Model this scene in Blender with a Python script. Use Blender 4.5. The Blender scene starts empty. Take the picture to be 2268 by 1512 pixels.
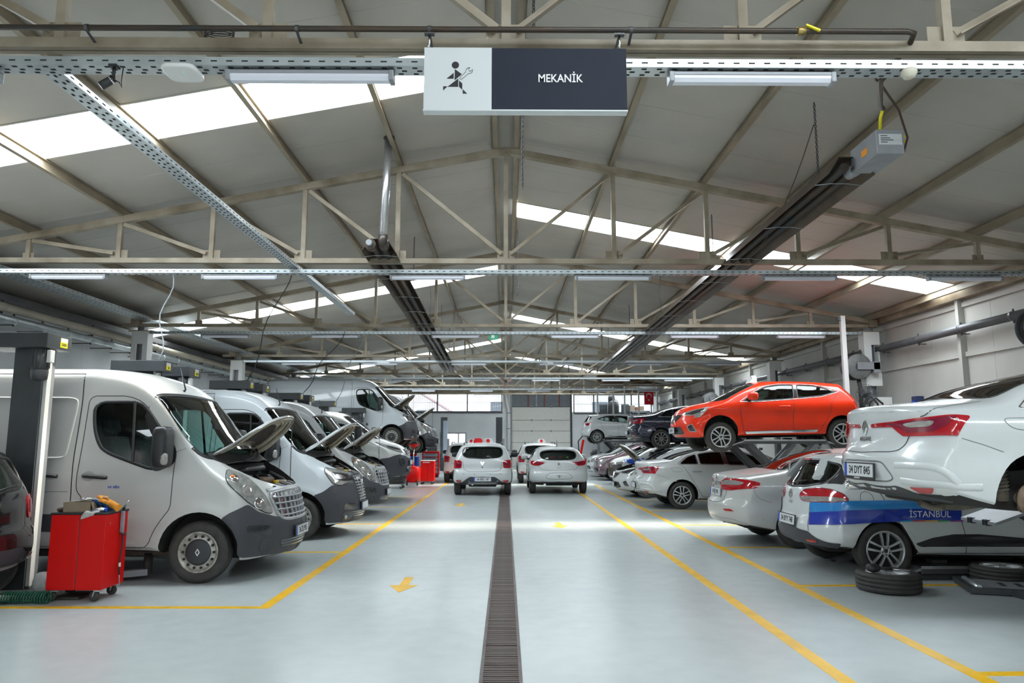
import bpy, bmesh, math, random
import numpy as np
from math import radians as RAD, sin, cos, pi, sqrt, atan2
from mathutils import Vector, Matrix, Euler
from mathutils.bvhtree import BVHTree
from mathutils.geometry import delaunay_2d_cdt

random.seed(7)
SC = bpy.context.scene
COL = SC.collection

# ---------------------------------------------------------------- camera
cam_d = bpy.data.cameras.new('camera')
cam = bpy.data.objects.new('camera', cam_d)
COL.objects.link(cam)
cam_d.sensor_width = 36.0
cam_d.lens = 36.0 * 1600.0 / 2268.0
cam_d.clip_end = 500
cam.location = (0, 0, 1.58)
cam.rotation_euler = (RAD(90 + 7.899), 0, RAD(-0.501))
SC.camera = cam

# ---------------------------------------------------------------- sky, sun, exposure
SC.view_settings.view_transform = 'Standard'
SC.view_settings.look = 'None'
SC.view_settings.exposure = 0.45
SC.view_settings.gamma = 1.0
SC.view_settings.use_curve_mapping = False
W = bpy.data.worlds.new('sky')
SC.world = W
W.use_nodes = True
_n, _l = W.node_tree.nodes, W.node_tree.links
_bg = _n['Background']
_bg.inputs[0].default_value = (0.86, 0.93, 1.0, 1)
_bg.inputs[1].default_value = 2.0
sun_d = bpy.data.lights.new('sun', 'SUN')
sun_d.energy = 24.0
sun_d.color = (1.0, 0.94, 0.84)
sun_d.angle = RAD(11.0)
sun = bpy.data.objects.new('sun', sun_d)
COL.objects.link(sun)
sun.rotation_euler = Vector((0.72, 0.13, 0.90)).to_track_quat('Z', 'Y').to_euler()
SKYLIGHT = 9.0
SC.cycles.max_bounces = 8
SC.cycles.diffuse_bounces = 4
SC.cycles.glossy_bounces = 3
SC.cycles.transparent_max_bounces = 12
SC.cycles.sample_clamp_indirect = 6.0
SC.cycles.caustics_reflective = False
SC.cycles.caustics_refractive = False

# ---------------------------------------------------------------- materials
MATS = {}
def mat(name, col, rough=0.5, metal=0.0, var=0.0, vscale=6.0, bump=0.0, bscale=40.0, coat=0.0, spec=0.5, emit=0.0, dirt=None):
    """Principled material with a noise-driven colour variation and fine relief."""
    if name in MATS: return MATS[name]
    m = bpy.data.materials.new(name); m.use_nodes = True
    nt = m.node_tree; N = nt.nodes; L = nt.links
    b = N['Principled BSDF']
    b.inputs['Roughness'].default_value = rough
    b.inputs['Metallic'].default_value = metal
    b.inputs['Specular IOR Level'].default_value = spec
    b.inputs['Coat Weight'].default_value = coat
    b.inputs['Coat Roughness'].default_value = 0.04
    c = tuple(col) + (1,)
    b.inputs['Base Color'].default_value = c
    tc = N.new('ShaderNodeTexCoord')
    if var > 0:
        nz = N.new('ShaderNodeTexNoise'); nz.inputs['Scale'].default_value = vscale
        nz.inputs['Detail'].default_value = 5
        L.new(tc.outputs['Object'], nz.inputs['Vector'])
        rp = N.new('ShaderNodeValToRGB')
        d = dirt or tuple(max(0, x * (1 - var)) for x in col)
        rp.color_ramp.elements[0].position = 0.3; rp.color_ramp.elements[0].color = tuple(d) + (1,)
        rp.color_ramp.elements[1].position = 0.65; rp.color_ramp.elements[1].color = c
        L.new(nz.outputs['Fac'], rp.inputs['Fac']); L.new(rp.outputs['Color'], b.inputs['Base Color'])
    if bump > 0:
        n2 = N.new('ShaderNodeTexNoise'); n2.inputs['Scale'].default_value = bscale
        L.new(tc.outputs['Object'], n2.inputs['Vector'])
        bp = N.new('ShaderNodeBump'); bp.inputs['Strength'].default_value = bump; bp.inputs['Distance'].default_value = 0.01
        L.new(n2.outputs['Fac'], bp.inputs['Height']); L.new(bp.outputs['Normal'], b.inputs['Normal'])
    if emit > 0:
        b.inputs['Emission Color'].default_value = c
        b.inputs['Emission Strength'].default_value = emit
    MATS[name] = m
    return m

def glass_mat(name, tint, refl=0.5, rough=0.02):
    """Thin tinted glazing: what lies behind shows through the tint, with a clear reflection on top."""
    if name in MATS: return MATS[name]
    m = bpy.data.materials.new(name); m.use_nodes = True
    N = m.node_tree.nodes; L = m.node_tree.links
    N.remove(N['Principled BSDF'])
    out = N['Material Output']
    t = N.new('ShaderNodeBsdfTransparent'); t.inputs[0].default_value = tuple(tint) + (1,)
    g = N.new('ShaderNodeBsdfGlossy'); g.inputs['Roughness'].default_value = rough
    g.inputs[0].default_value = (1, 1, 1, 1)
    lw = N.new('ShaderNodeLayerWeight'); lw.inputs[0].default_value = refl
    mx = N.new('ShaderNodeMixShader')
    L.new(lw.outputs['Fresnel'], mx.inputs[0]); L.new(t.outputs[0], mx.inputs[1]); L.new(g.outputs[0], mx.inputs[2])
    L.new(mx.outputs[0], out.inputs['Surface'])
    MATS[name] = m
    return m

def skylight_mat():
    """Translucent roof sheet: glows with the sky above it and lets part of the sun straight through."""
    m = bpy.data.materials.new('translucent_sheet'); m.use_nodes = True
    N = m.node_tree.nodes; L = m.node_tree.links
    N.remove(N['Principled BSDF']); out = N['Material Output']
    e = N.new('ShaderNodeEmission'); e.inputs[1].default_value = SKYLIGHT
    tc = N.new('ShaderNodeTexCoord'); nz = N.new('ShaderNodeTexNoise'); nz.inputs['Scale'].default_value = 0.7
    L.new(tc.outputs['Object'], nz.inputs['Vector'])
    rp = N.new('ShaderNodeValToRGB')
    rp.color_ramp.elements[0].position = 0.25; rp.color_ramp.elements[0].color = (0.72, 0.80, 0.84, 1)
    rp.color_ramp.elements[1].position = 0.5; rp.color_ramp.elements[1].color = (0.82, 0.92, 1.0, 1)
    L.new(nz.outputs['Fac'], rp.inputs[0]); L.new(rp.outputs[0], e.inputs[0])
    t = N.new('ShaderNodeBsdfTransparent'); t.inputs[0].default_value = (0.55, 0.55, 0.53, 1)
    a = N.new('ShaderNodeAddShader')
    L.new(e.outputs[0], a.inputs[0]); L.new(t.outputs[0], a.inputs[1]); L.new(a.outputs[0], out.inputs['Surface'])
    return m

def floor_mat():
    """pale blue-grey epoxy: broad tonal drift, faint scuffs, even gloss"""
    m = bpy.data.materials.new('epoxy_floor'); m.use_nodes = True
    N = m.node_tree.nodes; L = m.node_tree.links; b = N['Principled BSDF']
    tc = N.new('ShaderNodeTexCoord')
    n1 = N.new('ShaderNodeTexNoise'); n1.inputs['Scale'].default_value = 0.5; n1.inputs['Detail'].default_value = 2
    n2 = N.new('ShaderNodeTexNoise'); n2.inputs['Scale'].default_value = 5; n2.inputs['Detail'].default_value = 4
    L.new(tc.outputs['Object'], n1.inputs['Vector']); L.new(tc.outputs['Object'], n2.inputs['Vector'])
    mx = N.new('ShaderNodeMixRGB'); mx.inputs[1].default_value = (0.47, 0.51, 0.51, 1); mx.inputs[2].default_value = (0.575, 0.615, 0.605, 1)
    L.new(n1.outputs['Fac'], mx.inputs[0])
    m2 = N.new('ShaderNodeMixRGB'); m2.blend_type = 'MULTIPLY'; m2.inputs[0].default_value = 0.16
    L.new(mx.outputs[0], m2.inputs[1]); L.new(n2.outputs['Fac'], m2.inputs[2]); L.new(m2.outputs[0], b.inputs['Base Color'])
    b.inputs['Roughness'].default_value = 0.24
    return m

M_STEEL = mat('cream_painted_steel', (0.38, 0.325, 0.245), 0.5, 0, var=0.45, vscale=2.2, dirt=(0.20, 0.155, 0.10))
M_PURLIN = mat('beige_purlin_steel', (0.34, 0.28, 0.20), 0.5, 0, var=0.35, vscale=1.5)
M_ROOF = mat('cream_roof_sandwich_panel', (0.49, 0.46, 0.41), 0.5, 0, var=0.16, vscale=0.8)
M_GALV = mat('galvanised_steel', (0.55, 0.60, 0.62), 0.35, 0.75, var=0.2, vscale=5)
M_DARKSLOT = mat('dark_opening', (0.02, 0.02, 0.02), 0.9)
M_WALL = mat('white_wall_cladding', (0.50, 0.49, 0.455), 0.55, 0, var=0.1, vscale=1.2)
M_PLASTER = mat('white_plaster', (0.76, 0.78, 0.80), 0.8, 0, var=0.1, vscale=1)
M_GREYWALL = mat('grey_plaster', (0.42, 0.44, 0.45), 0.8, 0, var=0.15, vscale=0.8)
M_BLACKPIPE = mat('black_painted_pipe', (0.03, 0.03, 0.03), 0.35, 0, var=0.5, vscale=3, dirt=(0.07, 0.04, 0.02))
M_YELLOW = mat('yellow_floor_paint', (0.82, 0.46, 0.01), 0.4, 0, var=0.18, vscale=5)
M_GRATE = mat('rusty_grate_steel', (0.12, 0.105, 0.10), 0.5, 0.3, var=0.4, vscale=4, dirt=(0.09, 0.05, 0.04))
M_CONC = mat('channel_concrete', (0.16, 0.17, 0.17), 0.7, 0, var=0.3)
M_BLACK = mat('black_plastic', (0.018, 0.018, 0.02), 0.4, 0, bump=0.1, bscale=200)
M_RUBBER = mat('tyre_rubber', (0.028, 0.027, 0.026), 0.65, 0, var=0.35, vscale=9, dirt=(0.05, 0.046, 0.04), bump=0.2, bscale=120)
M_DKGREY = mat('dark_grey_metal', (0.09, 0.09, 0.095), 0.4, 0.2, var=0.25, vscale=4)
M_GREY = mat('grey_painted_metal', (0.30, 0.31, 0.33), 0.4, 0.1, var=0.2, vscale=4)
M_BLUEGREY = mat('blue_grey_lift_paint', (0.36, 0.42, 0.50), 0.4, 0.0, var=0.15, vscale=3)
M_LIFTDARK = mat('charcoal_lift_paint', (0.05, 0.055, 0.06), 0.4, 0.0, var=0.25, vscale=4)
M_WHITE = mat('white_plastic', (0.72, 0.72, 0.70), 0.4)
M_CHROME = mat('chrome', (0.75, 0.75, 0.76), 0.12, 1.0)
M_ALU = mat('brushed_aluminium', (0.62, 0.62, 0.63), 0.3, 0.9, var=0.12, vscale=30)
M_RED = mat('red_cabinet_paint', (0.62, 0.003, 0.002), 0.42, 0, var=0.08, vscale=3, spec=0.25)
M_FLAGRED = mat('flag_red_cloth', (0.70, 0.01, 0.02), 0.8)
M_DIFFUSER = mat('lamp_diffuser', (0.70, 0.71, 0.78), 0.35)
M_SIGNWHITE = mat('sign_white', (0.60, 0.62, 0.63), 0.5)
M_SIGNDARK = mat('sign_navy', (0.020, 0.024, 0.038), 0.6, 0, var=0.1, spec=0.2)
M_YELLOWLBL = mat('yellow_label', (0.90, 0.78, 0.02), 0.5)
M_INK = mat('black_ink', (0.012, 0.012, 0.015), 0.6)
M_TEXTWHITE = mat('white_ink', (0.82, 0.82, 0.82), 0.5)
M_BLUELBL = mat('blue_label', (0.01, 0.06, 0.45), 0.4)
M_BLUE = mat('blue_machine_paint', (0.01, 0.08, 0.48), 0.35)
M_ORANGE = mat('orange_plastic', (0.80, 0.30, 0.02), 0.6)
M_BROWN = mat('brown_cable', (0.06, 0.03, 0.02), 0.6)
M_CARD = mat('cardboard', (0.25, 0.19, 0.13), 0.8, 0, var=0.2)
M_CLOTH = mat('grey_rag', (0.45, 0.44, 0.41), 0.9, 0, var=0.4, vscale=20)
M_GREEN = mat('green_hose', (0.01, 0.10, 0.06), 0.4)
M_RUSTRED = mat('rusty_red_bar', (0.20, 0.05, 0.03), 0.6)
M_WIRE = mat('grey_cable', (0.30, 0.32, 0.35), 0.5)
M_BRAKE = mat('rusty_brake_disc', (0.25, 0.18, 0.13), 0.45, 0.6, var=0.4, vscale=12)
M_MUD = mat('dusty_underbody', (0.14, 0.12, 0.095), 0.8, 0, var=0.5, vscale=8)
M_WELL = mat('wheel_well_black', (0.022, 0.020, 0.018), 0.8, 0, var=0.4, vscale=10)
M_INTERIOR = mat('dark_car_interior', (0.03, 0.03, 0.032), 0.7)
M_SEAT = mat('charcoal_seat_fabric', (0.045, 0.045, 0.05), 0.85, 0, var=0.3, vscale=30)

# ---------------------------------------------------------------- mesh helpers
class MB:
    """Collects boxes, bars, tubes ... and links them as ONE mesh object."""
    def __init__(s): s.v = []; s.f = []; s.sm = []
    def add(s, vs, fs, smooth=False):
        o = len(s.v); s.v += [tuple(v) for v in vs]
        for f in fs: s.f.append(tuple(i + o for i in f)); s.sm.append(smooth)
        return s
    def box(s, x0, x1, y0, y1, z0, z1):
        s.add([(x0,y0,z0),(x1,y0,z0),(x1,y1,z0),(x0,y1,z0),(x0,y0,z1),(x1,y0,z1),(x1,y1,z1),(x0,y1,z1)],
              [(0,3,2,1),(4,5,6,7),(0,1,5,4),(1,2,6,5),(2,3,7,6),(3,0,4,7)]); return s
    def bbox(s, x0, x1, y0, y1, z0, z1, b=0.01):
        """box with chamfered edges"""
        bm = bmesh.new(); bmesh.ops.create_cube(bm, size=1)
        for v in bm.verts: v.co = Vector(((x0+x1)/2 + v.co.x*(x1-x0), (y0+y1)/2 + v.co.y*(y1-y0), (z0+z1)/2 + v.co.z*(z1-z0)))
        bmesh.ops.bevel(bm, geom=bm.edges[:], offset=min(b, .45*min(abs(x1-x0), abs(y1-y0), abs(z1-z0))), segments=2, affect='EDGES', profile=.5)
        bm.verts.index_update()
        s.add([v.co[:] for v in bm.verts], [[v.index for v in f.verts] for f in bm.faces]); bm.free(); return s
    def bar(s, p, q, w, h, up=(0,0,1)):
        p = Vector(p); q = Vector(q); d = (q-p).normalized(); u = Vector(up)
        if abs(d.dot(u)) > .98: u = Vector((0,1,0)) if abs(d.y) < .9 else Vector((1,0,0))
        a = d.cross(u).normalized()*w/2; b = a.cross(d).normalized()*h/2
        vs = [p-a-b, p+a-b, p+a+b, p-a+b, q-a-b, q+a-b, q+a+b, q-a+b]
        s.add(vs, [(0,3,2,1),(4,5,6,7),(0,1,5,4),(1,2,6,5),(2,3,7,6),(3,0,4,7)]); return s
    def lbar(s, p, q, w, t, up=(0,0,1)):
        """angle-section bar"""
        p = Vector(p); q = Vector(q); d = (q-p).normalized(); u = Vector(up)
        if abs(d.dot(u)) > .98: u = Vector((0,1,0))
        a = d.cross(u).normalized(); b = a.cross(d).normalized()
        prof = [(-w/2,-w/2),(w/2,-w/2),(w/2,-w/2+t),(-w/2+t,-w/2+t),(-w/2+t,w/2),(-w/2,w/2)]
        vs = [p+a*x+b*y for x,y in prof]+[q+a*x+b*y for x,y in prof]
        s.add(vs, [tuple(range(5,-1,-1)), tuple(range(6,12))]+[(i,(i+1)%6,6+(i+1)%6,6+i) for i in range(6)]); return s
    def tube(s, path, r, n=8, caps=True, closed=False):
        P = [Vector(p) for p in path]; m = len(P); vs = []; rr = r if isinstance(r, (list, tuple)) else [r]*m
        prev = None
        for i, p in enumerate(P):
            a = P[(i-1) % m] if (closed or i > 0) else P[0]; b = P[(i+1) % m] if (closed or i < m-1) else P[-1]
            d = (b-a).normalized()
            if prev is None:
                u = d.orthogonal().normalized()
            else:
                u = (prev - d*prev.dot(d)); u = u.normalized() if u.length > 1e-6 else d.orthogonal().normalized()
            prev = u; w = d.cross(u)
            for k in range(n):
                t = 2*pi*k/n; vs.append(p + (u*cos(t)+w*sin(t))*rr[i])
        fs = []
        for i in range(m if closed else m-1):
            j = (i+1) % m
            for k in range(n): fs.append((i*n+k, i*n+(k+1)%n, j*n+(k+1)%n, j*n+k))
        s.add(vs, fs, True)
        if caps and not closed:
            o = len(s.v)-len(vs); s.f.append(tuple(o+k for k in range(n-1,-1,-1))); s.sm.append(False)
            s.f.append(tuple(o+(m-1)*n+k for k in range(n))); s.sm.append(False)
        return s
    def cyl(s, p, q, r, n=16, r2=None): return s.tube([p, q], [r, r2 if r2 is not None else r], n)
    def lathe(s, prof, c=(0,0,0), axis='z', n=32, smooth=True):
        """prof: (radius, height) pairs revolved about an axis through c"""
        vs = []; m = len(prof)
        for k in range(n):
            t = 2*pi*k/n
            for r, h in prof:
                a, b = r*cos(t), r*sin(t)
                v = {'z':(a,b,h),'y':(a,h,b),'x':(h,a,b)}[axis]
                vs.append((v[0]+c[0], v[1]+c[1], v[2]+c[2]))
        fs = []
        for k in range(n):
            j = (k+1) % n
            for i in range(m-1):
                f = (k*m+i, j*m+i, j*m+i+1, k*m+i+1)
                fs.append(f if axis != 'y' else f[::-1])
        s.add(vs, fs, smooth); return s
    def prism(s, poly, d0, d1, axis='y'):
        """2-D polygon extruded along an axis between d0 and d1"""
        n = len(poly)
        def P(a, b, d): return {'y':(a,d,b),'x':(d,a,b),'z':(a,b,d)}[axis]
        vs = [P(a,b,d0) for a,b in poly]+[P(a,b,d1) for a,b in poly]
        fs = [tuple(range(n)), tuple(range(2*n-1,n-1,-1))]+[(i,n+i,n+(i+1)%n,(i+1)%n) for i in range(n)]
        s.add(vs, fs); return s
    def xf(s, M):
        s.v = [tuple(M @ Vector(v)) for v in s.v]; return s
    def build(s, name, m, parent=None, fixn=True):
        me = bpy.data.meshes.new(name); me.from_pydata(s.v, [], s.f)
        if s.sm and any(s.sm): me.polygons.foreach_set('use_smooth', s.sm)
        if fixn:
            bm = bmesh.new(); bm.from_mesh(me); bmesh.ops.recalc_face_normals(bm, faces=bm.faces); bm.to_mesh(me); bm.free()
        me.materials.append(m)
        return link(name, me, parent)

def tag(o, label=None, cat=None, group=None, kind=None):
    if label: o['label'] = label
    if cat: o['category'] = cat
    if group: o['group'] = group
    if kind: o['kind'] = kind
    return o

PINV = {}
def thing(name, label, cat, loc=(0,0,0), group=None, kind=None, rz=0.0):
    """Empty at a thing's base; its parts are modelled in world coordinates."""
    o = bpy.data.objects.new(name, None); COL.objects.link(o)
    o.location = loc; o.rotation_euler = (0, 0, rz); o.empty_display_size = .1
    tag(o, label, cat, group, kind)
    PINV[o.name] = (Matrix.Translation(Vector(loc)) @ Matrix.Rotation(rz, 4, 'Z')).inverted()
    return o

def link(name, data, parent=None):
    o = bpy.data.objects.new(name, data); COL.objects.link(o)
    if parent is not None:
        o.parent = parent
        r = parent
        if r.name in PINV: o.matrix_parent_inverse = PINV[r.name]
    return o

def children(o): return [c for c in bpy.data.objects if c.parent == o]
KIDS = None
def copy_tree(root, label=None):
    """A thing with copies of its parts and sub-parts (mesh data shared)."""
    r = root.copy(); COL.objects.link(r)
    if label: r['label'] = label
    for ch in root.children:
        c = ch.copy(); COL.objects.link(c); c.parent = r; c.matrix_parent_inverse = ch.matrix_parent_inverse.copy()
        for g in ch.children:
            d = g.copy(); COL.objects.link(d); d.parent = c; d.matrix_parent_inverse = g.matrix_parent_inverse.copy()
    return r

def text_mesh(s, size, ext=0.0, bold=0.0, align='CENTER', sx=1.0):
    """lettering as mesh verts/faces in the XY plane, centred"""
    cu = bpy.data.curves.new('lettering', 'FONT'); cu.body = s; cu.size = size
    cu.align_x = align; cu.align_y = 'CENTER'; cu.offset = bold; cu.extrude = ext; cu.resolution_u = 3
    o = bpy.data.objects.new('lettering', cu); COL.objects.link(o)
    dg = bpy.context.evaluated_depsgraph_get()
    me = bpy.data.meshes.new_from_object(o.evaluated_get(dg))
    vs = [(v.co.x*sx, v.co.y, v.co.z) for v in me.vertices]; fs = [tuple(p.vertices) for p in me.polygons]
    bpy.data.objects.remove(o); bpy.data.meshes.remove(me); bpy.data.curves.remove(cu)
    return vs, fs

def lettering(name, s, size, M, m, parent=None, bold=0.0, sx=1.0, ext=0.0008):
    vs, fs = text_mesh(s, size, ext, bold, sx=sx)
    b = MB(); b.add(vs, fs); b.xf(M)
    return b.build(name, m, parent, fixn=False)
def frame(o, ux, uy):
    """matrix with X=ux, Y=uy, Z=ux x uy at o"""
    ux = Vector(ux).normalized(); uy = Vector(uy); uz = ux.cross(uy).normalized(); uy = uz.cross(ux)
    return Matrix(((ux.x,uy.x,uz.x,o[0]),(ux.y,uy.y,uz.y,o[1]),(ux.z,uy.z,uz.z,o[2]),(0,0,0,1)))
# ================================================================ THE SHED
TY = [5.0, 11.42, 17.95, 24.45, 30.95, 37.45, 43.95]            # truss planes
XL, XR, Y0, Y1 = -10.3, 9.6, -8.0, 47.2
ZR, SL = 6.57, 0.192                              # underside of the roof sheet at the ridge, slope
def roof_z(x): return ZR - SL*abs(x)
def st(o, kind='structure'): o['kind'] = kind; return o

# ---- floor with a drain channel
fl = MB()
fl.box(XL-.3, -0.17, Y0, Y1+.3, -.25, 0).box(0.11, XR+.3, Y0, Y1+.3, -.25, 0).box(-0.17, 0.11, Y0, 4.2, -.25, 0).box(-.17, .11, 30, Y1+.3, -.25, 0)
floor = st(fl.build('floor', floor_mat()))
ch = st(MB().box(-.17, .11, 4.2, 30, -.25, -.20).build('floor_drain', M_CONC))
ch['label'] = 'long floor drain channel down the middle of the aisle'
for x in (-.164, .104):
    MB().box(x-.012, x+.012, 4.2, 30, -.05, .004).build('drain_edge', M_GRATE, ch)
gb = bpy.data.meshes.new('grate_bar')
_b = MB().bbox(-.145, .145, -.011, .011, -.035, .0, .004)
gb.from_pydata(_b.v, [], _b.f); gb.materials.append(M_GRATE)
y, nb = 4.45, 0
while nb < 300:
    o = link('grate_bar', gb, ch); o.location = (-.03, y, .001+random.uniform(-.002, .002)); o.rotation_euler = (0, 0, random.uniform(-.012, .012))
    y += .041 if (nb % 12) != 11 else .052
    nb += 1
rest = MB()
while y < 29.9:
    rest.box(-.175, .115, y-.011, y+.011, -.035, .0); y += .041
o = rest.build('grate_bars', M_GRATE, ch); o['kind'] = 'stuff'
# ---- painted lines and arrows
def line(p, q, w=.1, z=.002):
    p = Vector(p+(0,)); q = Vector(q+(0,)); d = (q-p).normalized(); n = Vector((-d.y, d.x, 0))*w/2
    b = MB(); vs = [p-n, q-n, q+n, p+n]
    b.add([(v.x, v.y, 0) for v in vs]+[(v.x, v.y, z) for v in vs], [(4,5,6,7),(0,1,5,4),(1,2,6,5),(2,3,7,6),(3,0,4,7)])
    return b.build('yellow_line', M_YELLOW, floor)
line((-2.32, 7.22), (-2.28, 30.0), .11)
for yy in (7.26, 10.78, 14.4, 18.0, 21.6, 25.2): line((-9.5, yy+.06), (-2.28, yy), .09, .0022)
line((2.26, 1.5), (2.33, 24.5), .11); line((3.2, 1.5), (3.3, 27.0), .11)
for yy in (5.2, 8.27, 11.2, 14.15, 17.1, 20.1, 23.2): line((3.2, yy), (9.3, yy+.1), .09, .0022)
def arrow(x, y, s=1.0):
    b = MB()
    pts = [(-.055, .62), (.055, .62), (.055, .1), (.17, .1), (0, -.33), (-.17, .1), (-.055, .1)]
    n = len(pts); vs = [(x+a*s, y+c*s, 0) for a, c in pts]+[(x+a*s, y+c*s, .002) for a, c in pts]
    b.add(vs, [tuple(range(n, 2*n))]+[(i, (i+1) % n, n+(i+1) % n, n+i) for i in range(n)])
    b.build('yellow_arrow', M_YELLOW, floor)
arrow(-1.13, 8.25, .92); arrow(1.03, 14.0, 1.0); arrow(-1.14, 18.5, 1.0); arrow(-1.14, 27, 1)

# ---- ceiling: sandwich panels, translucent strips, purlins
ceil = thing('ceiling', None, None, (0, 20, 6.6), kind='structure')
M_SKY = skylight_mat()
def cuts(anchor):
    pts = [Y0]
    for a in anchor+[Y1+.3]:
        n = max(1, round((a-pts[-1])/1.03)); s0 = pts[-1]
        pts += [s0+(a-s0)*(i+1)/n for i in range(n)]
    return pts
for side, anchor, sky in ((-1, [-4, -3, 8.4, 9.4, 19.9, 20.9, 34.6, 35.7], {-4, 8.4, 19.9, 34.6}), (1, [1.4, 2.4, 14.5, 15.5, 27.7, 28.8, 41, 42], {1.4, 14.5, 27.7, 41})):
    pts = cuts(anchor); xe = XL if side < 0 else XR
    for a, c in zip(pts[:-1], pts[1:]):
        is_sky = any(abs(a-s) < .02 for s in sky)
        x0 = side*.24
        b = MB()
        if is_sky:
            t = .012
            vs = [(x, yy, roof_z(x)+dz) for x in (x0, xe) for yy in (a, c) for dz in (0, t)]
            b.add(vs, [(0,2,6,4), (1,5,7,3), (0,4,5,1), (2,3,7,6), (0,1,3,2), (4,6,7,5)])
            b.build('skylight_panel', M_SKY, ceil)
            fr = MB()
            for yy in (a, c): fr.bar((x0, yy, roof_z(x0)+.02), (xe, yy, roof_z(xe)+.02), .03, .06)
            fr.build('skylight_frame', M_WALL, ceil)
        else:
            g, t = .007, .08
            prof = [(a, g), (a+g, 0), (c-g, 0), (c, g), (c, t), (a, t)]
            n = len(prof)
            vs = [(x, yy, roof_z(x)+dz) for x in (x0, xe) for yy, dz in prof]
            b.add(vs, [tuple(range(n)), tuple(range(2*n-1, n-1, -1))]+[(i, n+i, n+(i+1) % n, (i+1) % n) for i in range(n)])
            b.build('roof_panel', M_ROOF, ceil)
MB().prism([(-.27, ZR-.0), (0, ZR+.03), (.27, ZR-.0), (.27, ZR+.09), (0, ZR+.13), (-.27, ZR+.09)], Y0, Y1+.3).build('ridge_cap', M_ROOF, ceil)
for x in (-9.3, -7.75, -6.25, -4.75, -3.28, -1.76, -.2, .2, 1.76, 3.28, 4.75, 6.25, 7.75, 9.25):
    b = MB(); s = 1 if x > 0 else -1; zt = roof_z(x)-.006
    b.box(x-.006, x+.006, Y0, Y1, zt-.16, zt)
    b.box(x-.035*s-.035, x-.035*s+.035, Y0, Y1, zt-.165, zt-.157); b.box(x-.035, x+.035, Y0, Y1, zt-.012, zt-.004)
    b.build('purlin', M_PURLIN, ceil)

# ---- roof trusses
NODES = [0, 1.76, 3.28, 4.76, 6.25, 7.7]; XE = 9.25
ZB = 4.43
ORD = ['nearest', 'second', 'third', 'fourth', 'fifth', 'sixth', 'last']
def truss(k, Y):
    t = thing('roof_truss', 'cream steel roof truss spanning the shed, %s in the row' % ORD[k], 'truss', (0, Y, ZB), 'steel roof trusses')
    MB().bar((-9.6, Y-.028, ZB+.04), (XE+.1, Y-.028, ZB+.04), .044, .08).bar((-9.6, Y+.028, ZB+.04), (XE+.1, Y+.028, ZB+.04), .044, .08).build('bottom_chord', M_STEEL, t)
    zc = lambda x: roof_z(x)-.165-.06
    for s in (-1, 1):
        MB().bar((0, Y, zc(0)), (s*XE, Y, zc(XE)), .11, .11).build('top_chord', M_STEEL, t)
        for i, x in enumerate(NODES):
            if i == 0 and s > 0: continue
            MB().box(s*x-.035, s*x+.035, Y-.035, Y+.035, ZB+.08, zc(x)-.05).build('vertical_strut', M_STEEL, t)
            g = MB().box(s*x-.14, s*x+.14, Y-.006, Y+.006, ZB+.08, ZB+.22) if i < 5 else MB().box(s*x-.09, s*x+.09, Y-.006, Y+.006, ZB+.08, ZB+.17)
            g.build('gusset_plate', M_STEEL, t)
        for i in range(5):
            a, c = NODES[i], NODES[i+1]
            MB().lbar((s*(a+.07), Y-.03, ZB+.16), (s*(c-.07), Y-.03, zc(c)-.08), .06, .012).build('diagonal_brace', M_STEEL, t)
        MB().box(s*XE-.1, s*XE+.1, Y-.1, Y+.1, ZB, zc(XE)+.05).build('end_block', M_STEEL, t)
    if k in (1, 3): pass
    return t
for k, Y in enumerate(TY): truss(k, Y)

# ---- perforated cable trays under the trusses, batten lamps below them
def tray(name, label, p, q, w=.2, hh=.06, pitch=.11, slots=True, up=(0,0,1), thick=.004):
    p = Vector(p); q = Vector(q); t = thing('cable_tray', label, 'cable tray', tuple((p+q)/2))
    d = (q-p).normalized(); a = d.cross(Vector((0,0,1))).normalized()
    b = MB(); b.bar(p, q, w, thick)
    for s in (-1, 1):
        o = a*(w/2)*s+Vector((0,0,hh/2)); b.bar(p+o, q+o, thick, hh)
        o2 = a*(w/2-.008)*s+Vector((0,0,hh)); b.bar(p+o2, q+o2, .016, thick)
    b.build('tray_channel', M_GALV, t)
    if slots:
        L = (q-p).length; n = int(L/pitch); m = MB()
        for i in range(n):
            c = p+d*(i+.5)*pitch
            for s in (-1, 1):
                o = c+a*(w/2)*s+Vector((0,0,hh*.5)); m.bar(o-d*.022, o+d*.022, thick+.003, .010)
            for j in range(3):
                o = c+a*w*(-.3+.3*j)+d*(.03 if j == 1 else 0); m.bar(o-d*.018, o+d*.018, .02, thick+.003)
        o = m.build('slots', M_DARKSLOT, t); o['kind'] = 'stuff'
    return t
for k, Y in enumerate(TY[:6]):
    tray('cable_tray', 'galvanised perforated cable tray under the %s roof truss' % ORD[k], (-8.85, Y-.08, ZB-.19), (8.9, Y-.08, ZB-.19), .14, .06, slots=(k < 3))
tray('cable_tray', 'narrow galvanised cable tray running lengthwise above the white vans', (-3.42, 5.1, 4.33), (-3.38, 15.6, 4.33), .15, .05)
tray('cable_tray', 'wide perforated cable tray along the left wall', (-9.0, 4, 4.58), (-9.0, 40, 4.58), .4, .06, pitch=.16)

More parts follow.
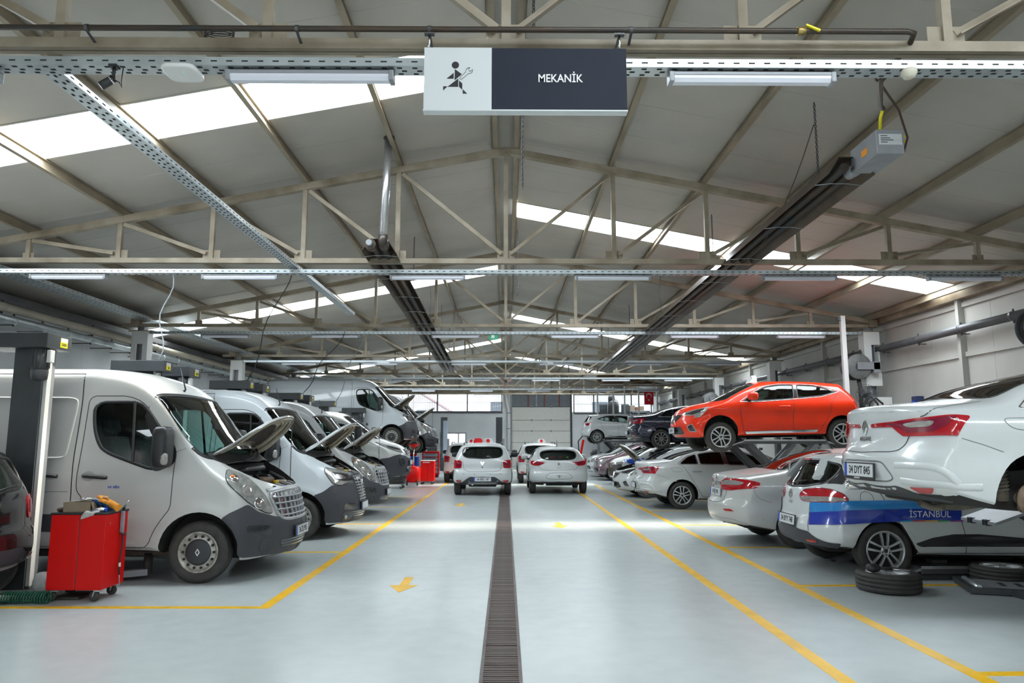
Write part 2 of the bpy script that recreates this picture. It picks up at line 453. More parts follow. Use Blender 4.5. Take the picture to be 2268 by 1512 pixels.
LX = [-6.98, -4.25, -1.25, 1.72, 4.72, 7.4]
PLACE = ['first from the left wall', 'second from the left wall', 'just left of the ridge', 'just right of the ridge', 'second from the right wall', 'first from the right wall']
for k, Y in enumerate(TY[:6]):
    for i, x in enumerate(LX):
        if k == 0: x = [-6.98, -4.25, -1.41, 1.78, 4.72, 7.4][i]
        if k == 0 and i in (0, 4, 5): continue
        z = ZB-.235
        t = thing('batten_lamp', 'unlit batten lamp under the %s truss, %s' % (ORD[k], PLACE[i]), 'lamp', (x, Y-.08, z), 'batten lamps under the trusses')
        MB().bbox(x-.6, x+.6, Y-.125, Y-.035, z, z+.03, .006).build('lamp_housing', M_GREY, t)
        d = MB(); pr = [(-.042, .0), (-.042, -.02), (-.025, -.045), (.025, -.045), (.042, -.02), (.042, .0)]
        d.prism([(Y-.08+a, z+c) for a, c in pr], x-.57, x+.57, 'x'); d.build('diffuser', M_DIFFUSER, t)
        for s in (-1, 1): MB().bbox(x+s*.585-.018, x+s*.585+.018, Y-.13, Y-.03, z-.048, z+.03, .006).build('end_cap', M_GREY, t)
        for s in (-.4, .4): MB().box(x+s-.012, x+s+.012, Y-.09, Y-.07, z+.03, z+.043).build('clip', M_GALV, t)

# ---- side walls
wr = thing('wall_right', None, None, (XR, 20, 0), kind='structure')
yy = Y0
while yy < Y1:
    ye = min(yy+1.0, Y1); b = MB(); g = .006
    pr = [(XR+g, yy), (XR, yy+g), (XR, ye-g), (XR+g, ye), (XR+.1, ye), (XR+.1, yy)]
    b.prism(pr, 0, roof_z(XR)-.01, 'z'); b.build('wall_panel', M_WALL, wr); yy = ye
for z in (2.15, 3.38, 4.42): MB().box(XR-.05, XR, Y0, Y1, z-.05, z+.05).build('wall_rail', M_WALL, wr)
for y in (8.4, 14.87, 21.4, 27.9, 34.4, 40.9): MB().box(XR-.13, XR, y-.05, y+.05, 0, roof_z(XR)-.18).build('wall_post', M_WALL, wr)
MB().box(XR-.2, XR+.05, Y0, Y1, roof_z(XR)-.2, roof_z(XR)-.04).build('eave_beam', M_STEEL, wr)
wl = thing('wall_left', None, None, (XL, 20, 0), kind='structure')
yy = Y0
while yy < Y1:
    ye = min(yy+1.5, Y1); MB().prism([(XL-.1, yy), (XL-.1, ye), (XL-.006, ye), (XL, ye-.006), (XL, yy+.006), (XL-.006, yy)], 0, roof_z(XL), 'z').build('wall_panel', M_PLASTER, wl); yy = ye
MB().box(XL, XL+.45, Y0, Y1, roof_z(XL)-.25, roof_z(XL)-.12).build('gutter_box', M_DKGREY, wl)

# ---- columns carrying the trusses
def column(x, Y, side, k):
    t = thing('steel_column', 'white boxed column under the %s end of the %s truss' % ('right' if side > 0 else 'left', ORD[k]), 'column', (x, Y, 0), 'columns under the trusses')
    b = MB().box(x-.07, x+.07, Y-.012, Y+.012, 0, ZB); b.box(x-.08, x-.066, Y-.1, Y+.1, 0, ZB).box(x+.066, x+.08, Y-.1, Y+.1, 0, ZB)
    b.build('column_post', M_GREY, t)
    c = MB()
    z0, z1 = 2.95, 4.3
    c.box(x-.2, x+.2, Y-.14, Y-.1, z1-.32, z1).box(x-.2, x+.2, Y-.14, Y-.1, z0, z0+.32)
    c.box(x-.2, x-.02 if side > 0 else x-.1, Y-.14, Y-.1, z0+.32, z1-.32)
    if side < 0: c.box(x+.08, x+.2, Y-.14, Y-.1, z0+.32, z1-.32)
    c.box(x-.2, x-.17, Y-.1, Y+.14, z0, z1).box(x+.17, x+.2, Y-.1, Y+.14, z0, z1)
    c.build('cladding_box', M_WHITE, t)
    MB().box(x-.3, x+.3, Y-.12, Y+.12, z1, z1+.03).build('cap_plate', M_STEEL, t)
for k, Y in enumerate(TY):
    if k == 0: continue
    column(9.15, Y, 1, k); column(-9.08, Y, -1, k)

# ---- back wall, roller door, windows with bars
wb = thing('wall_back', None, None, (0, Y1, 0), kind='structure')
def wbx(x0, x1, z0, z1, m=M_PLASTER, name='wall_section', y0=0, y1=.2): return MB().box(x0, x1, Y1+y0, Y1+y1, z0, z1).build(name, m, wb)
wbx(XL, -4.25, 0, 3.5); wbx(-4.25, -2.55, 0, 1.3); wbx(-4.25, -2.55, 2.15, 3.5); wbx(-2.55, .38, 0, 3.5); wbx(4.25, XR, 0, 3.5)
wbx(XL, XR, 4.72, 5.0, M_STEEL, 'wall_beam')
wbx(-.2, .38, 3.5, 4.72, M_WHITE)
# gable cladding above the windows
gx = [XL+i*(XR-XL)/20 for i in range(21)]
for a, c in zip(gx[:-1], gx[1:]):
    b = MB(); g = .012
    pts = [(a+g, 5.0), (c-g, 5.0), (c-g, roof_z(c)-.02), (a+g, roof_z(a)-.02)]
    if a < 0 < c: pts = [(a+g, 5), (c-g, 5), (c-g, roof_z(c)-.02), (0, roof_z(0)-.02), (a+g, roof_z(a)-.02)]
    b.prism(pts, Y1, Y1+.12, 'y'); b.build('gable_panel', M_WALL, wb)
wbx(XL, XR, 4.9, 7, M_WALL, 'gable_backing', .13, .16)
for x in (-6, -3, 0, 3, 6): wbx(x-.05, x+.05, 5, roof_z(x)-.2, M_STEEL, 'gable_post', -.12, 0)
M_PANE = glass_mat('window_glass', (.95, .97, .98), .3)
def barwin(n, x0, x1, z0, z1, mull):
    w = thing('window_%d' % n, None, None, ((x0+x1)/2, Y1, z0), kind='structure')
    f = MB(); t = .035
    for x in [x0, x1]+mull: f.box(x-t, x+t, Y1-.03, Y1+.06, z0, z1)
    f.box(x0, x1, Y1-.03, Y1+.06, z0-.05, z0+.03).box(x0, x1, Y1-.03, Y1+.06, z1-.03, z1+.03)
    f.build('window_frame', M_DKGREY, w)
    MB().box(x0, x1, Y1+.02, Y1+.03, z0, z1).build('window_pane', M_PANE, w)
    b = MB(); x = x0+.1
    while x < x1-.05: b.box(x-.008, x+.008, Y1-.06, Y1-.044, z0, z1); x += .115
    b.box(x0, x1, Y1-.065, Y1-.045, (z0+z1)/2-.01, (z0+z1)/2+.01)
    o = b.build('window_bars', M_DKGREY, w); o['kind'] = 'stuff'
barwin(1, -9.9, -.25, 3.52, 4.7, [-8.1, -6.35, -4.45, -2.5])
barwin(2, 4.45, 9.5, 3.4, 4.62, [5.75, 7.0, 8.2])
MB().box(XL, -.2, Y1-.1, Y1, 3.42, 3.5).build('sill_beam', M_DKGREY, wb)
# inner window of the back wall
iw = thing('window_3', None, None, (-3.4, Y1, 1.3), kind='structure')
f = MB().box(-4.25, -4.18, Y1-.02, Y1+.1, 1.3, 2.15).box(-2.62, -2.55, Y1-.02, Y1+.1, 1.3, 2.15).box(-3.08, -3.03, Y1-.02, Y1+.1, 1.3, 2.15).box(-4.25, -2.55, Y1-.02, Y1+.1, 1.27, 1.33).box(-4.25, -2.55, Y1-.02, Y1+.1, 2.1, 2.17)
f.build('window_frame', M_GREY, iw)
MB().box(-4.2, -2.6, Y1+.03, Y1+.04, 1.3, 2.15).build('window_pane', M_PANE, iw)
# roller door of five sections
dr = thing('door_1', None, None, (2.3, Y1, 0), kind='structure')
M_DOOR = mat('cream_door_panel', (.66, .65, .60), .5, 0, var=.06)
zs = [0, .78, 1.52, 2.27, 2.97, 3.82]
for a, c in zip(zs[:-1], zs[1:]):
    MB().bbox(.42, 4.2, Y1+.0, Y1+.05, a+.008, c-.008, .012).build('door_section', M_DOOR, dr)
    b = MB()
    for x in (1.7, 2.95): b.box(x-.05, x+.05, Y1-.02, Y1, c-.06, c+.06)
    b.build('hinge', M_GREY, dr)
MB().box(.3, 4.3, Y1+.055, Y1+.08, 0, 4.7).build('door_light_stop', M_DKGREY, dr)  # added dark sheet behind the sections, blocks daylight coming through their joints
MB().box(.3, .42, Y1-.06, Y1+.06, 0, 4.6).build('door_rail', M_GREY, dr); MB().box(4.2, 4.32, Y1-.06, Y1+.06, 0, 4.9).build('door_rail', M_LIFTDARK, dr)
M_SMOKE = mat('smoked_panel', (.16, .18, .20), .25, 0, var=.15)
MB().box(.42, 4.2, Y1+.02, Y1+.05, 3.86, 4.66).build('over_panel', M_SMOKE, dr)
for x in (1.48, 2.53, 3.5): MB().box(x-.04, x+.04, Y1-.04, Y1+.02, 3.86, 4.66).build('over_bar', M_RUSTRED, dr)
MB().box(1.95, 2.05, Y1-.05, Y1+.02, 3.86, 4.7).build('over_post', M_GREY, dr)
# white stand pipe beside the door
t = thing('downpipe', 'white downpipe on the back wall left of the roller door', 'pipe', (.12, Y1-.1, 0))
MB().tube([(.02, Y1-.16, 4.6), (.05, Y1-.16, 4.2), (.2, Y1-.16, 3.6), (.2, Y1-.16, 0)], .11, 10).build('pipe_run', M_WHITE, t)
for z in (1, 2.4, 3.4): MB().cyl((.2, Y1-.16, z), (.2, Y1-.16, z+.05), .125).build('pipe_collar', M_GREY, t)

# ---- front wall behind the camera with an open drive-in gate
wf = thing('wall_front', None, None, (0, Y0, 0), kind='structure')
for x0_, x1_, z0_, z1_ in ((XL, -2.6, 0, 4.8), (2.6, XR, 0, 4.8), (-2.6, 2.6, 4.0, 4.8)): MB().box(x0_, x1_, Y0-.15, Y0, z0_, z1_).build('wall_section', M_PLASTER, wf)
MB().prism([(XL, 4.8), (XR, 4.8), (XR, roof_z(XR)), (0, roof_z(0)), (XL, roof_z(XL))], Y0-.15, Y0, 'y').build('gable_section', M_WALL, wf)

# ---- pale neighbouring house seen through the barred windows
hs = thing('outside_house', 'pale house with pitched roof outside the barred back windows', 'house', (-11, 72, 0))
M_H1 = mat('pale_house_wall', (.75, .70, .70), .8); M_H2 = mat('faded_roof_tile', (.50, .36, .36), .8)
MB().prism([(-19, 0), (-5, 0), (-5, 4.2), (-12, 8.4), (-19, 4.2)], 70, 80, 'y').build('house_wall', M_H1, hs)
for a_, c_ in (((-19.6, 4.0), (-12, 8.55)), ((-12, 8.55), (-4.4, 4.0))): MB().bar((a_[0], 75, a_[1]), (c_[0], 75, c_[1]), 11, .18).build('house_roof', M_H2, hs)
for x_ in (-16.5, -12.6, -8.6): MB().box(x_, x_+1.2, 69.96, 70, 3.0, 4.6).build('house_window', M_SMOKE, hs)
h2 = thing('outside_building', 'light flat-roofed building outside the back windows', 'building', (6, 75, 0))
MB().box(-3, 12, 72, 84, 0, 6.2).build('building_wall', mat('light_building_wall', (.78, .78, .74), .8), h2); MB().box(-3.2, 12.2, 71.8, 84.2, 6.2, 6.5).build('roof_edge', M_GREY, h2)
for x_ in (-1.5, 1.5, 8.6): MB().box(x_, x_+1.6, 71.95, 72, 4.0, 5.5).build('building_window', M_SMOKE, h2)
# ================================================================ VEHICLE TOOLKIT
def curve(pts):
    """monotone cubic through control points"""
    X = np.array([p[0] for p in pts], float); Y = np.array([p[1] for p in pts], float)
    o = np.argsort(X, kind='stable'); X, Y = X[o], Y[o]
    h = np.diff(X); d = np.diff(Y)/h; m = np.zeros(len(X))
    m[0], m[-1] = d[0], d[-1]
    for i in range(1, len(X)-1):
        if d[i-1]*d[i] > 0:
            w1, w2 = 2*h[i]+h[i-1], h[i]+2*h[i-1]; m[i] = (w1+w2)/(w1/d[i-1]+w2/d[i])
    def f(x):
        x = np.clip(np.asarray(x, float), X[0], X[-1]); i = np.clip(np.searchsorted(X, x, 'right')-1, 0, len(X)-2)
        t = (x-X[i])/h[i]; t2, t3 = t*t, t*t*t
        return (2*t3-3*t2+1)*Y[i]+(t3-2*t2+t)*h[i]*m[i]+(-2*t3+3*t2)*Y[i+1]+(t3-t2)*h[i]*m[i+1]
    return f
def axis_lines(L, r, step):
    e = [r*(1-math.tan(RAD(t))) for t in (45, 30, 15)]
    n = max(2, int((L-2*r)/step))
    return e+[r+(L-2*r)*i/n for i in range(n+1)]+[L-v for v in reversed(e)]

def bool_cut(o, cutters):
    """subtract closed meshes (verts, faces) from object o"""
    vs, fs = [], []
    for v, f in cutters:
        k = len(vs); vs += [tuple(p) for p in v]; fs += [tuple(i+k for i in q) for q in f]
    me = bpy.data.meshes.new('cutter'); me.from_pydata(vs, [], fs)
    bm = bmesh.new(); bm.from_mesh(me); bmesh.ops.recalc_face_normals(bm, faces=bm.faces); bm.to_mesh(me); bm.free()
    c = bpy.data.objects.new('cutter', me); COL.objects.link(c)
    md = o.modifiers.new('cut', 'BOOLEAN'); md.operation = 'DIFFERENCE'; md.solver = 'EXACT'; md.object = c; md.use_self = True
    dg = bpy.context.evaluated_depsgraph_get(); dg.update()
    new = bpy.data.meshes.new_from_object(o.evaluated_get(dg))
    o.modifiers.remove(md); old = o.data; o.data = new; new.name = old.name
    bpy.data.objects.remove(c); bpy.data.meshes.remove(me); bpy.data.meshes.remove(old)

def chaikin(p, it=2, closed=True, cut=.25, maxc=None):
    for _ in range(it):
        q = []; n = len(p)
        for i in range(n if closed else n-1):
            a, b = p[i], p[(i+1) % n]; L = math.dist(a, b); c = cut if not maxc else min(cut, maxc/max(L, 1e-6))
            q.append(tuple(u+(v-u)*c for u, v in zip(a, b))); q.append(tuple(u+(v-u)*(1-c) for u, v in zip(a, b)))
        if not closed: q = [p[0]]+q[1:-1]+[p[-1]]
        p = q; maxc = maxc/2.2 if maxc else None
    return p
def densify(p, res, closed=True):
    q = []; n = len(p)
    for i in range(n if closed else n-1):
        a, b = p[i], p[(i+1) % n]; m = max(1, int(math.ceil(math.dist(a, b)/res)))
        for k in range(m): q.append(tuple(u+(v-u)*k/m for u, v in zip(a, b)))
    if not closed: q.append(tuple(p[-1]))
    return q
def offset2d(p, d):
    """shift a closed 2-D loop along its outward normals by d"""
    n = len(p); A = sum(p[i][0]*p[(i+1) % n][1]-p[(i+1) % n][0]*p[i][1] for i in range(n)); s = 1 if A > 0 else -1; q = []
    for i in range(n):
        a, b, c = p[i-1], p[i], p[(i+1) % n]
        e1 = (b[0]-a[0], b[1]-a[1]); e2 = (c[0]-b[0], c[1]-b[1])
        l1 = math.hypot(*e1) or 1; l2 = math.hypot(*e2) or 1
        nx = e1[1]/l1+e2[1]/l2; ny = -(e1[0]/l1+e2[0]/l2); l = math.hypot(nx, ny)
        if l < 1e-6: q.append(b); continue
        k = min(1.8, 2/l)/l
        q.append((b[0]+s*d*nx*k, b[1]+s*d*ny*k))
    return q
def tri_fill(loop2, res):
    """triangulate a closed 2-D loop with interior points every res"""
    n = len(loop2); xs = [p[0] for p in loop2]; ys = [p[1] for p in loop2]
    pts = [Vector(p) for p in loop2]; edges = [(i, (i+1) % n) for i in range(n)]
    A = np.array(loop2); B = np.roll(A, -1, 0)
    gx = np.arange(min(xs)+res*.5, max(xs), res); gy = np.arange(min(ys)+res*.5, max(ys), res)
    if len(gx) and len(gy):
        P = np.array([(x, y) for x in gx for y in gy])
        ins = np.zeros(len(P), bool); dist = np.full(len(P), 1e9)
        for a, b in zip(A, B):
            c = ((a[1] > P[:, 1]) != (b[1] > P[:, 1]))
            with np.errstate(divide='ignore', invalid='ignore'):
                xi = (b[0]-a[0])*(P[:, 1]-a[1])/(b[1]-a[1])+a[0]
            ins ^= c & (P[:, 0] < xi)
            ab = b-a; l2 = max(ab @ ab, 1e-12); t = np.clip(((P-a) @ ab)/l2, 0, 1)
            dist = np.minimum(dist, np.hypot(*(P-(a+t[:, None]*ab)).T))
        pts += [Vector(p) for p in P[ins & (dist > res*.45)]]
    r = delaunay_2d_cdt(pts, edges, [], 1, 1e-6)
    return [tuple(v) for v in r[0]], [tuple(f) for f in r[2]]

class Car:
    def __init__(s, P, name):
        s.P = P; s.name = name
        s.xf, s.xr = P['xf'], P['xr']; s.L = s.xf-s.xr
        s.top = curve(P['top']); s.bot = curve(P['bot']); s.plan = curve(P['plan']); s.ins = curve(P['inset'])
        s.fp = curve(P['front']); s.rp = curve(P['rear'])
        s.Lf, s.Lr = P.get('Lf', 1.4), P.get('Lr', 1.2); s.fbow, s.rbow = P['fbow'], P['rbow']; s.pw = P.get('pw', 2.3)
        s.rad = P.get('rad', (.10, .14, .11)); s.step = P.get('step', .07)
        s.wm = max(q[1] for q in P['plan']); s.H = max(q[1] for q in P['top'])-min(q[1] for q in P['bot'])
        s.R = P['R']; s.axles = (0.0, -P['wb'])
        lx = axis_lines(s.L, s.rad[0], s.step); ly = axis_lines(2*s.wm, s.rad[1], s.step*1.25); lz = axis_lines(s.H, s.rad[2], s.step*.8)
        nx, ny, nz = len(lx), len(ly), len(lz)
        idx = {}; lat = []
        for i in range(nx):
            for j in range(ny):
                for k in range(nz):
                    if i in (0, nx-1) or j in (0, ny-1) or k in (0, nz-1): idx[i, j, k] = len(lat); lat.append((lx[i], ly[j], lz[k]))
        Q = np.array(lat); dim = np.array([s.L, 2*s.wm, s.H]); r = np.array(s.rad)
        c = np.clip(Q, r, dim-r); d = (Q-c)/r; l = np.linalg.norm(d, axis=1, keepdims=True); Q = c+r*d/np.maximum(l, 1e-9)
        s.V = s.deform(Q[:, 0]/s.L, Q[:, 1]/s.wm-1, Q[:, 2]/s.H)
        F = []
        for i in range(nx-1):
            for j in range(ny-1):
                F.append((idx[i,j,0], idx[i,j+1,0], idx[i+1,j+1,0], idx[i+1,j,0])); F.append((idx[i,j,nz-1], idx[i+1,j,nz-1], idx[i+1,j+1,nz-1], idx[i,j+1,nz-1]))
        for i in range(nx-1):
            for k in range(nz-1):
                F.append((idx[i,0,k], idx[i+1,0,k], idx[i+1,0,k+1], idx[i,0,k+1])); F.append((idx[i,ny-1,k], idx[i,ny-1,k+1], idx[i+1,ny-1,k+1], idx[i+1,ny-1,k]))
        for j in range(ny-1):
            for k in range(nz-1):
                F.append((idx[0,j,k], idx[0,j,k+1], idx[0,j+1,k+1], idx[0,j+1,k])); F.append((idx[nx-1,j,k], idx[nx-1,j+1,k], idx[nx-1,j+1,k+1], idx[nx-1,j,k+1]))
        s.F = F
        s.bvh = BVHTree.FromPolygons([tuple(v) for v in s.V], F)
        fn = np.zeros_like(s.V); FA = np.array(F)
        n = np.cross(s.V[FA[:, 2]]-s.V[FA[:, 0]], s.V[FA[:, 3]]-s.V[FA[:, 1]])
        for k in range(4): np.add.at(fn, FA[:, k], n)
        s.N = fn/np.maximum(np.linalg.norm(fn, axis=1, keepdims=True), 1e-9)
        s.cuts = []; s.root = None; s.parts = []
    def deform(s, a, b, c):
        x0 = s.xr+a*s.L
        gf = np.clip(1-(s.xf-x0)/s.Lf, 0, 1)**1.3; gr = np.clip(1-(x0-s.xr)/s.Lr, 0, 1)**1.3
        z1 = s.top(x0); x1 = x0-s.fp(z1)*gf+s.rp(z1)*gr; zt = s.top(x1); zb = s.bot(x0)
        z = zb+c*(zt-zb); ab = np.abs(b)**s.pw
        x = x0-(s.fp(z)+s.fbow*ab)*gf+(s.rp(z)+s.rbow*ab)*gr
        ins = s.ins(z)
        y = b*(s.plan(x)-ins)
        for xa in s.axles:
            dd = np.hypot(x-xa, z-s.R); fl = s.P.get('flare', .014)*np.exp(-((dd-s.P['arch']-.03)/.07)**2)*(np.abs(b) > .8)*(z < s.R+s.P['arch']+.2)
            y = y+np.sign(b)*fl
        z = z-s.P.get('crown', .05)*b*b*np.clip(c, 0, 1)**5
        for f in s.P.get('tweak', []): x, y, z = f(x, y, z, b)
        return np.stack([x, y, z], -1)
    # -- surface queries
    def nrm(s, co, fi):
        q = s.F[fi]; w = [1/(max((Vector(s.V[i])-co).length, 1e-5))**2 for i in q]; n = Vector((0,0,0))
        for i, k in zip(q, w): n += Vector(s.N[i])*k
        return n.normalized()
    def near(s, p):
        co, n, fi, d = s.bvh.find_nearest(Vector(p)); return co, s.nrm(co, fi)
    def cast(s, o, d):
        co, n, fi, t = s.bvh.ray_cast(Vector(o), Vector(d))
        if co is None: return None
        return co, s.nrm(co, fi)
    def S(s, x, z, side=-1):
        r = s.cast((x, side*3, z), (0, -side, 0)); return r[0] if r else s.near((x, side*s.wm, z))[0]
    def B(s, y, z):
        r = s.cast((s.xr-2, y, z), (1, 0, 0)); return r[0] if r else s.near((s.xr, y, z))[0]
    def Fr(s, y, z):
        r = s.cast((s.xf+2, y, z), (-1, 0, 0)); return r[0] if r else s.near((s.xf, y, z))[0]
    def T(s, x, y):
        r = s.cast((x, y, 5), (0, 0, -1)); return r[0] if r else s.near((x, y, 1))[0]
    # -- drawing on the surface
    def plane(s, pts):
        P = [s.near(p) for p in pts]; n = Vector((0,0,0))
        for _, m in P: n += m
        n.normalize(); c = sum((p for p, _ in P), Vector((0,0,0)))/len(P)
        u = n.cross(Vector((0,0,1))); u = u.normalized() if u.length > .2 else Vector((0,1,0)); u = (u-n*u.dot(n)).normalized(); v = n.cross(u)
        return c, u, v, n, [((p-c).dot(u), (p-c).dot(v)) for p, _ in P]
    def drape(s, pl, q, off):
        c, u, v, n = pl; p = c+u*q[0]+v*q[1]
        r = s.cast(p+n*1.2, -n)
        if r is None or (r[0]-p).length > .6 or r[1].dot(n) < .05: r = s.near(p)
        return r[0]+r[1]*off, r[1]
    def loop(s, pts, rnd=0, res=.06, grow=0, it=2):
        c, u, v, n, q = s.plane(pts)
        if rnd: q = chaikin(q, it, maxc=rnd)
        q = densify(q, res)
        if grow: q = offset2d(q, grow)
        return (c, u, v, n), q
    def mk(s, name, vs, fs, ns, m, parent):
        me = bpy.data.meshes.new(name); me.from_pydata([tuple(v) for v in vs], [], fs)
        me.polygons.foreach_set('use_smooth', [True]*len(fs)); me.materials.append(m)
        if ns: me.normals_split_custom_set_from_vertices([tuple(n) for n in ns])
        return link(name, me, parent or s.root)
    def patch(s, name, m, pts, off=.003, rnd=0, res=.07, th=.012, parent=None, mirror=True, label=None, grow=0, it=2):
        out = []
        for sg in ((1, -1) if mirror else (1,)):
            pl, q = s.loop(pts, rnd, res, grow, it)
            v2, f = tri_fill(q, res)
            D = [s.drape(pl, p, off) for p in v2]
            vs = [d[0] for d in D]; ns = [d[1] for d in D]
            # orient triangles along the surface normal
            ff = []
            for t in f:
                nn = (vs[t[1]]-vs[t[0]]).cross(vs[t[2]]-vs[t[0]])
                ff.append(t if nn.dot(ns[t[0]]) > 0 else t[::-1])
            if th:
                cnt = {}
                for t in ff:
                    for i in range(3): cnt[(t[i], t[(i+1) % 3])] = 1
                bd = [e for e in cnt if (e[1], e[0]) not in cnt]
                mp = {}
                for e in bd:
                    for i in e:
                        if i not in mp: mp[i] = (len(vs), len(vs)+1); vs += [vs[i], vs[i]-ns[i]*th]; t_ = ns[i]; ns += [t_, t_]
                for a, b in bd: ff.append((mp[b][0], mp[a][0], mp[a][1], mp[b][1]))
            if sg < 0:
                vs = [Vector((p.x, -p.y, p.z)) for p in vs]; ns = [Vector((p.x, -p.y, p.z)) for p in ns]; ff = [t[::-1] for t in ff]
            par = parent[0 if sg > 0 else 1] if isinstance(parent, (list, tuple)) else parent
            o = s.mk(name, vs, ff, ns, m, par)
            if label: o['label'] = label
            out.append(o)
        return out
    def ring(s, name, m, pts, w=.03, off=.004, rnd=0, res=.05, grow=0, parent=None, mirror=True, it=2):
        out = []
        for sg in ((1, -1) if mirror else (1,)):
            pl, q = s.loop(pts, rnd, res, grow, it); a = offset2d(q, w*.5); b = offset2d(q, -w*.5); n = len(q)
            A = [s.drape(pl, p, off) for p in a]; Bq = [s.drape(pl, p, off) for p in b]; A2 = [(p-k*.014, k) for p, k in A]; B2 = [(p-k*.02, k) for p, k in Bq]
            al = A2+A+Bq+B2; vs = [p for p, _ in al]; ns = [k for _, k in al]; fs = []
            for r in range(3):
                for i in range(n): j = (i+1) % n; fs.append((r*n+i, r*n+j, (r+1)*n+j, (r+1)*n+i))
            if fs:
                t = fs[n]; nn = (vs[t[1]]-vs[t[0]]).cross(vs[t[2]]-vs[t[0]])
                if nn.dot(ns[t[0]]) < 0: fs = [t[::-1] for t in fs]
            if sg < 0: vs = [Vector((p.x, -p.y, p.z)) for p in vs]; fs = [t[::-1] for t in fs]
            par = parent[0 if sg > 0 else 1] if isinstance(parent, (list, tuple)) else parent
            out.append(s.mk(name, vs, fs, None, m, par))
        return out
    def seam(s, name, m, pts, w=.007, off=.0015, closed=False, rnd=0, res=.05, parent=None, mirror=True, h=0):
        """thin strip along a line on the body"""
        out = []
        for sg in ((1, -1) if mirror else (1,)):
            c, u, v, n, q = s.plane(pts)
            if rnd: q = chaikin(q, 2, closed, maxc=rnd)
            q = densify(q, res, closed)
            D = [s.drape((c, u, v, n), p, off) for p in q]; N_ = len(D); vs = []; ns = []
            for i in range(N_):
                a = D[i-1][0] if (i or closed) else D[0][0]; b = D[(i+1) % N_][0] if (i < N_-1 or closed) else D[-1][0]
                t = (b-a).normalized(); k = D[i][1]; e = t.cross(k).normalized()*w/2
                if h: vs += [D[i][0]-e-k*.004, D[i][0]-e*.8+k*h, D[i][0]+e*.8+k*h, D[i][0]+e-k*.004]; ns += [k]*4
                else: vs += [D[i][0]-e, D[i][0]+e]; ns += [k, k]
            st_ = 4 if h else 2; fs = []
            for i in range(N_ if closed else N_-1):
                j = (i+1) % N_
                for r in range(st_-1): fs.append((i*st_+r, i*st_+r+1, j*st_+r+1, j*st_+r))
            if fs:
                mid = fs[1] if h else fs[0]; nn = (vs[mid[1]]-vs[mid[0]]).cross(vs[mid[2]]-vs[mid[0]])
                if nn.dot(ns[mid[0]]) < 0: fs = [t[::-1] for t in fs]
            if sg < 0: vs = [Vector((p.x, -p.y, p.z)) for p in vs]; fs = [t[::-1] for t in fs]; ns = [Vector((p.x, -p.y, p.z)) for p in ns]
            par = parent[0 if sg > 0 else 1] if isinstance(parent, (list, tuple)) else parent
            out.append(s.mk(name, vs, fs, None if h else ns, m, par))
        return out
    def cutter(s, pts, rnd=0, depth=.09, up=.06, grow=-.012, mirror=True, it=2, res=.09):
        pl, q = s.loop(pts, rnd, .07, grow, it); v2, f = tri_fill(q, res)
        D = [s.drape(pl, p, 0) for p in v2]; n = pl[3]
        for sg in ((1, -1) if mirror else (1,)):
            vs = [p+n*up for p, _ in D]+[p-n*depth for p, _ in D]; k = len(D); ff = list(f)+[tuple(i+k for i in t[::-1]) for t in f]
            cnt = {}
            for t in f:
                for i in range(3): cnt[(t[i], t[(i+1) % 3])] = 1
            for a, b in cnt:
                if (b, a) not in cnt: ff.append((b, a, a+k, b+k))
            if sg < 0: vs = [(p.x, -p.y, p.z) for p in vs]; ff = [t[::-1] for t in ff]
            s.cuts.append((vs, ff))
    def cabin(s, a0, a1, bb=.93, c0=.25, c1=.955):
        """hollow the body between stations x=a0..a1"""
        n = 14; A = np.linspace((a0-s.xr)/s.L, (a1-s.xr)/s.L, n); Bv = np.array([-bb, -bb*.9, -bb*.5, 0, bb*.5, bb*.9, bb]); Cv = np.array([c0, (c0+c1)/2, c1-.08, c1])
        G = [(0, 0, 0)]; vs = []; idx = {}
        for i in range(n):
            for j in range(7):
                for k in range(4):
                    if i in (0, n-1) or j in (0, 6) or k in (0, 3): idx[i, j, k] = len(vs); vs.append((A[i], Bv[j], Cv[k]-(.03 if j in (0, 6) and k == 3 else 0)))
        Q = np.array(vs); V = s.deform(Q[:, 0], Q[:, 1], Q[:, 2]); F = []
        def qd(*t): F.append(tuple(idx[k] for k in t))
        for i in range(n-1):
            for j in range(6): qd((i,j,0),(i,j+1,0),(i+1,j+1,0),(i+1,j,0)); qd((i,j,3),(i+1,j,3),(i+1,j+1,3),(i,j+1,3))
            for k in range(3): qd((i,0,k),(i+1,0,k),(i+1,0,k+1),(i,0,k+1)); qd((i,6,k),(i,6,k+1),(i+1,6,k+1),(i+1,6,k))
        for j in range(6):
            for k in range(3): qd((0,j,k),(0,j,k+1),(0,j+1,k+1),(0,j+1,k)); qd((n-1,j,k),(n-1,j+1,k),(n-1,j+1,k+1),(n-1,j,k+1))
        s.cav = ([tuple(v) for v in V], F)
    def arches(s):
        for xa in s.axles:
            for sg in (-1, 1):
                n = 36; r = s.P['arch']; y0, y1 = sg*(s.wm-.30), sg*(s.wm+.25)
                vs = [(xa+r*cos(2*pi*k/n), y0, s.R+r*sin(2*pi*k/n)) for k in range(n)]+[(xa+r*cos(2*pi*k/n), y1, s.R+r*sin(2*pi*k/n)) for k in range(n)]
                fs = [tuple(range(n)), tuple(range(2*n-1, n-1, -1))]+[(k, n+k, n+(k+1) % n, (k+1) % n) for k in range(n)]
                # widen the lower half so that the arch is open to below
                vs2 = [(xa-r*.98, y0, s.R), (xa+r*.98, y0, s.R), (xa+r*.98, y0, 0), (xa-r*.98, y0, 0), (xa-r*.98, y1, s.R), (xa+r*.98, y1, s.R), (xa+r*.98, y1, 0), (xa-r*.98, y1, 0)]
                s.cuts.append((vs, fs))
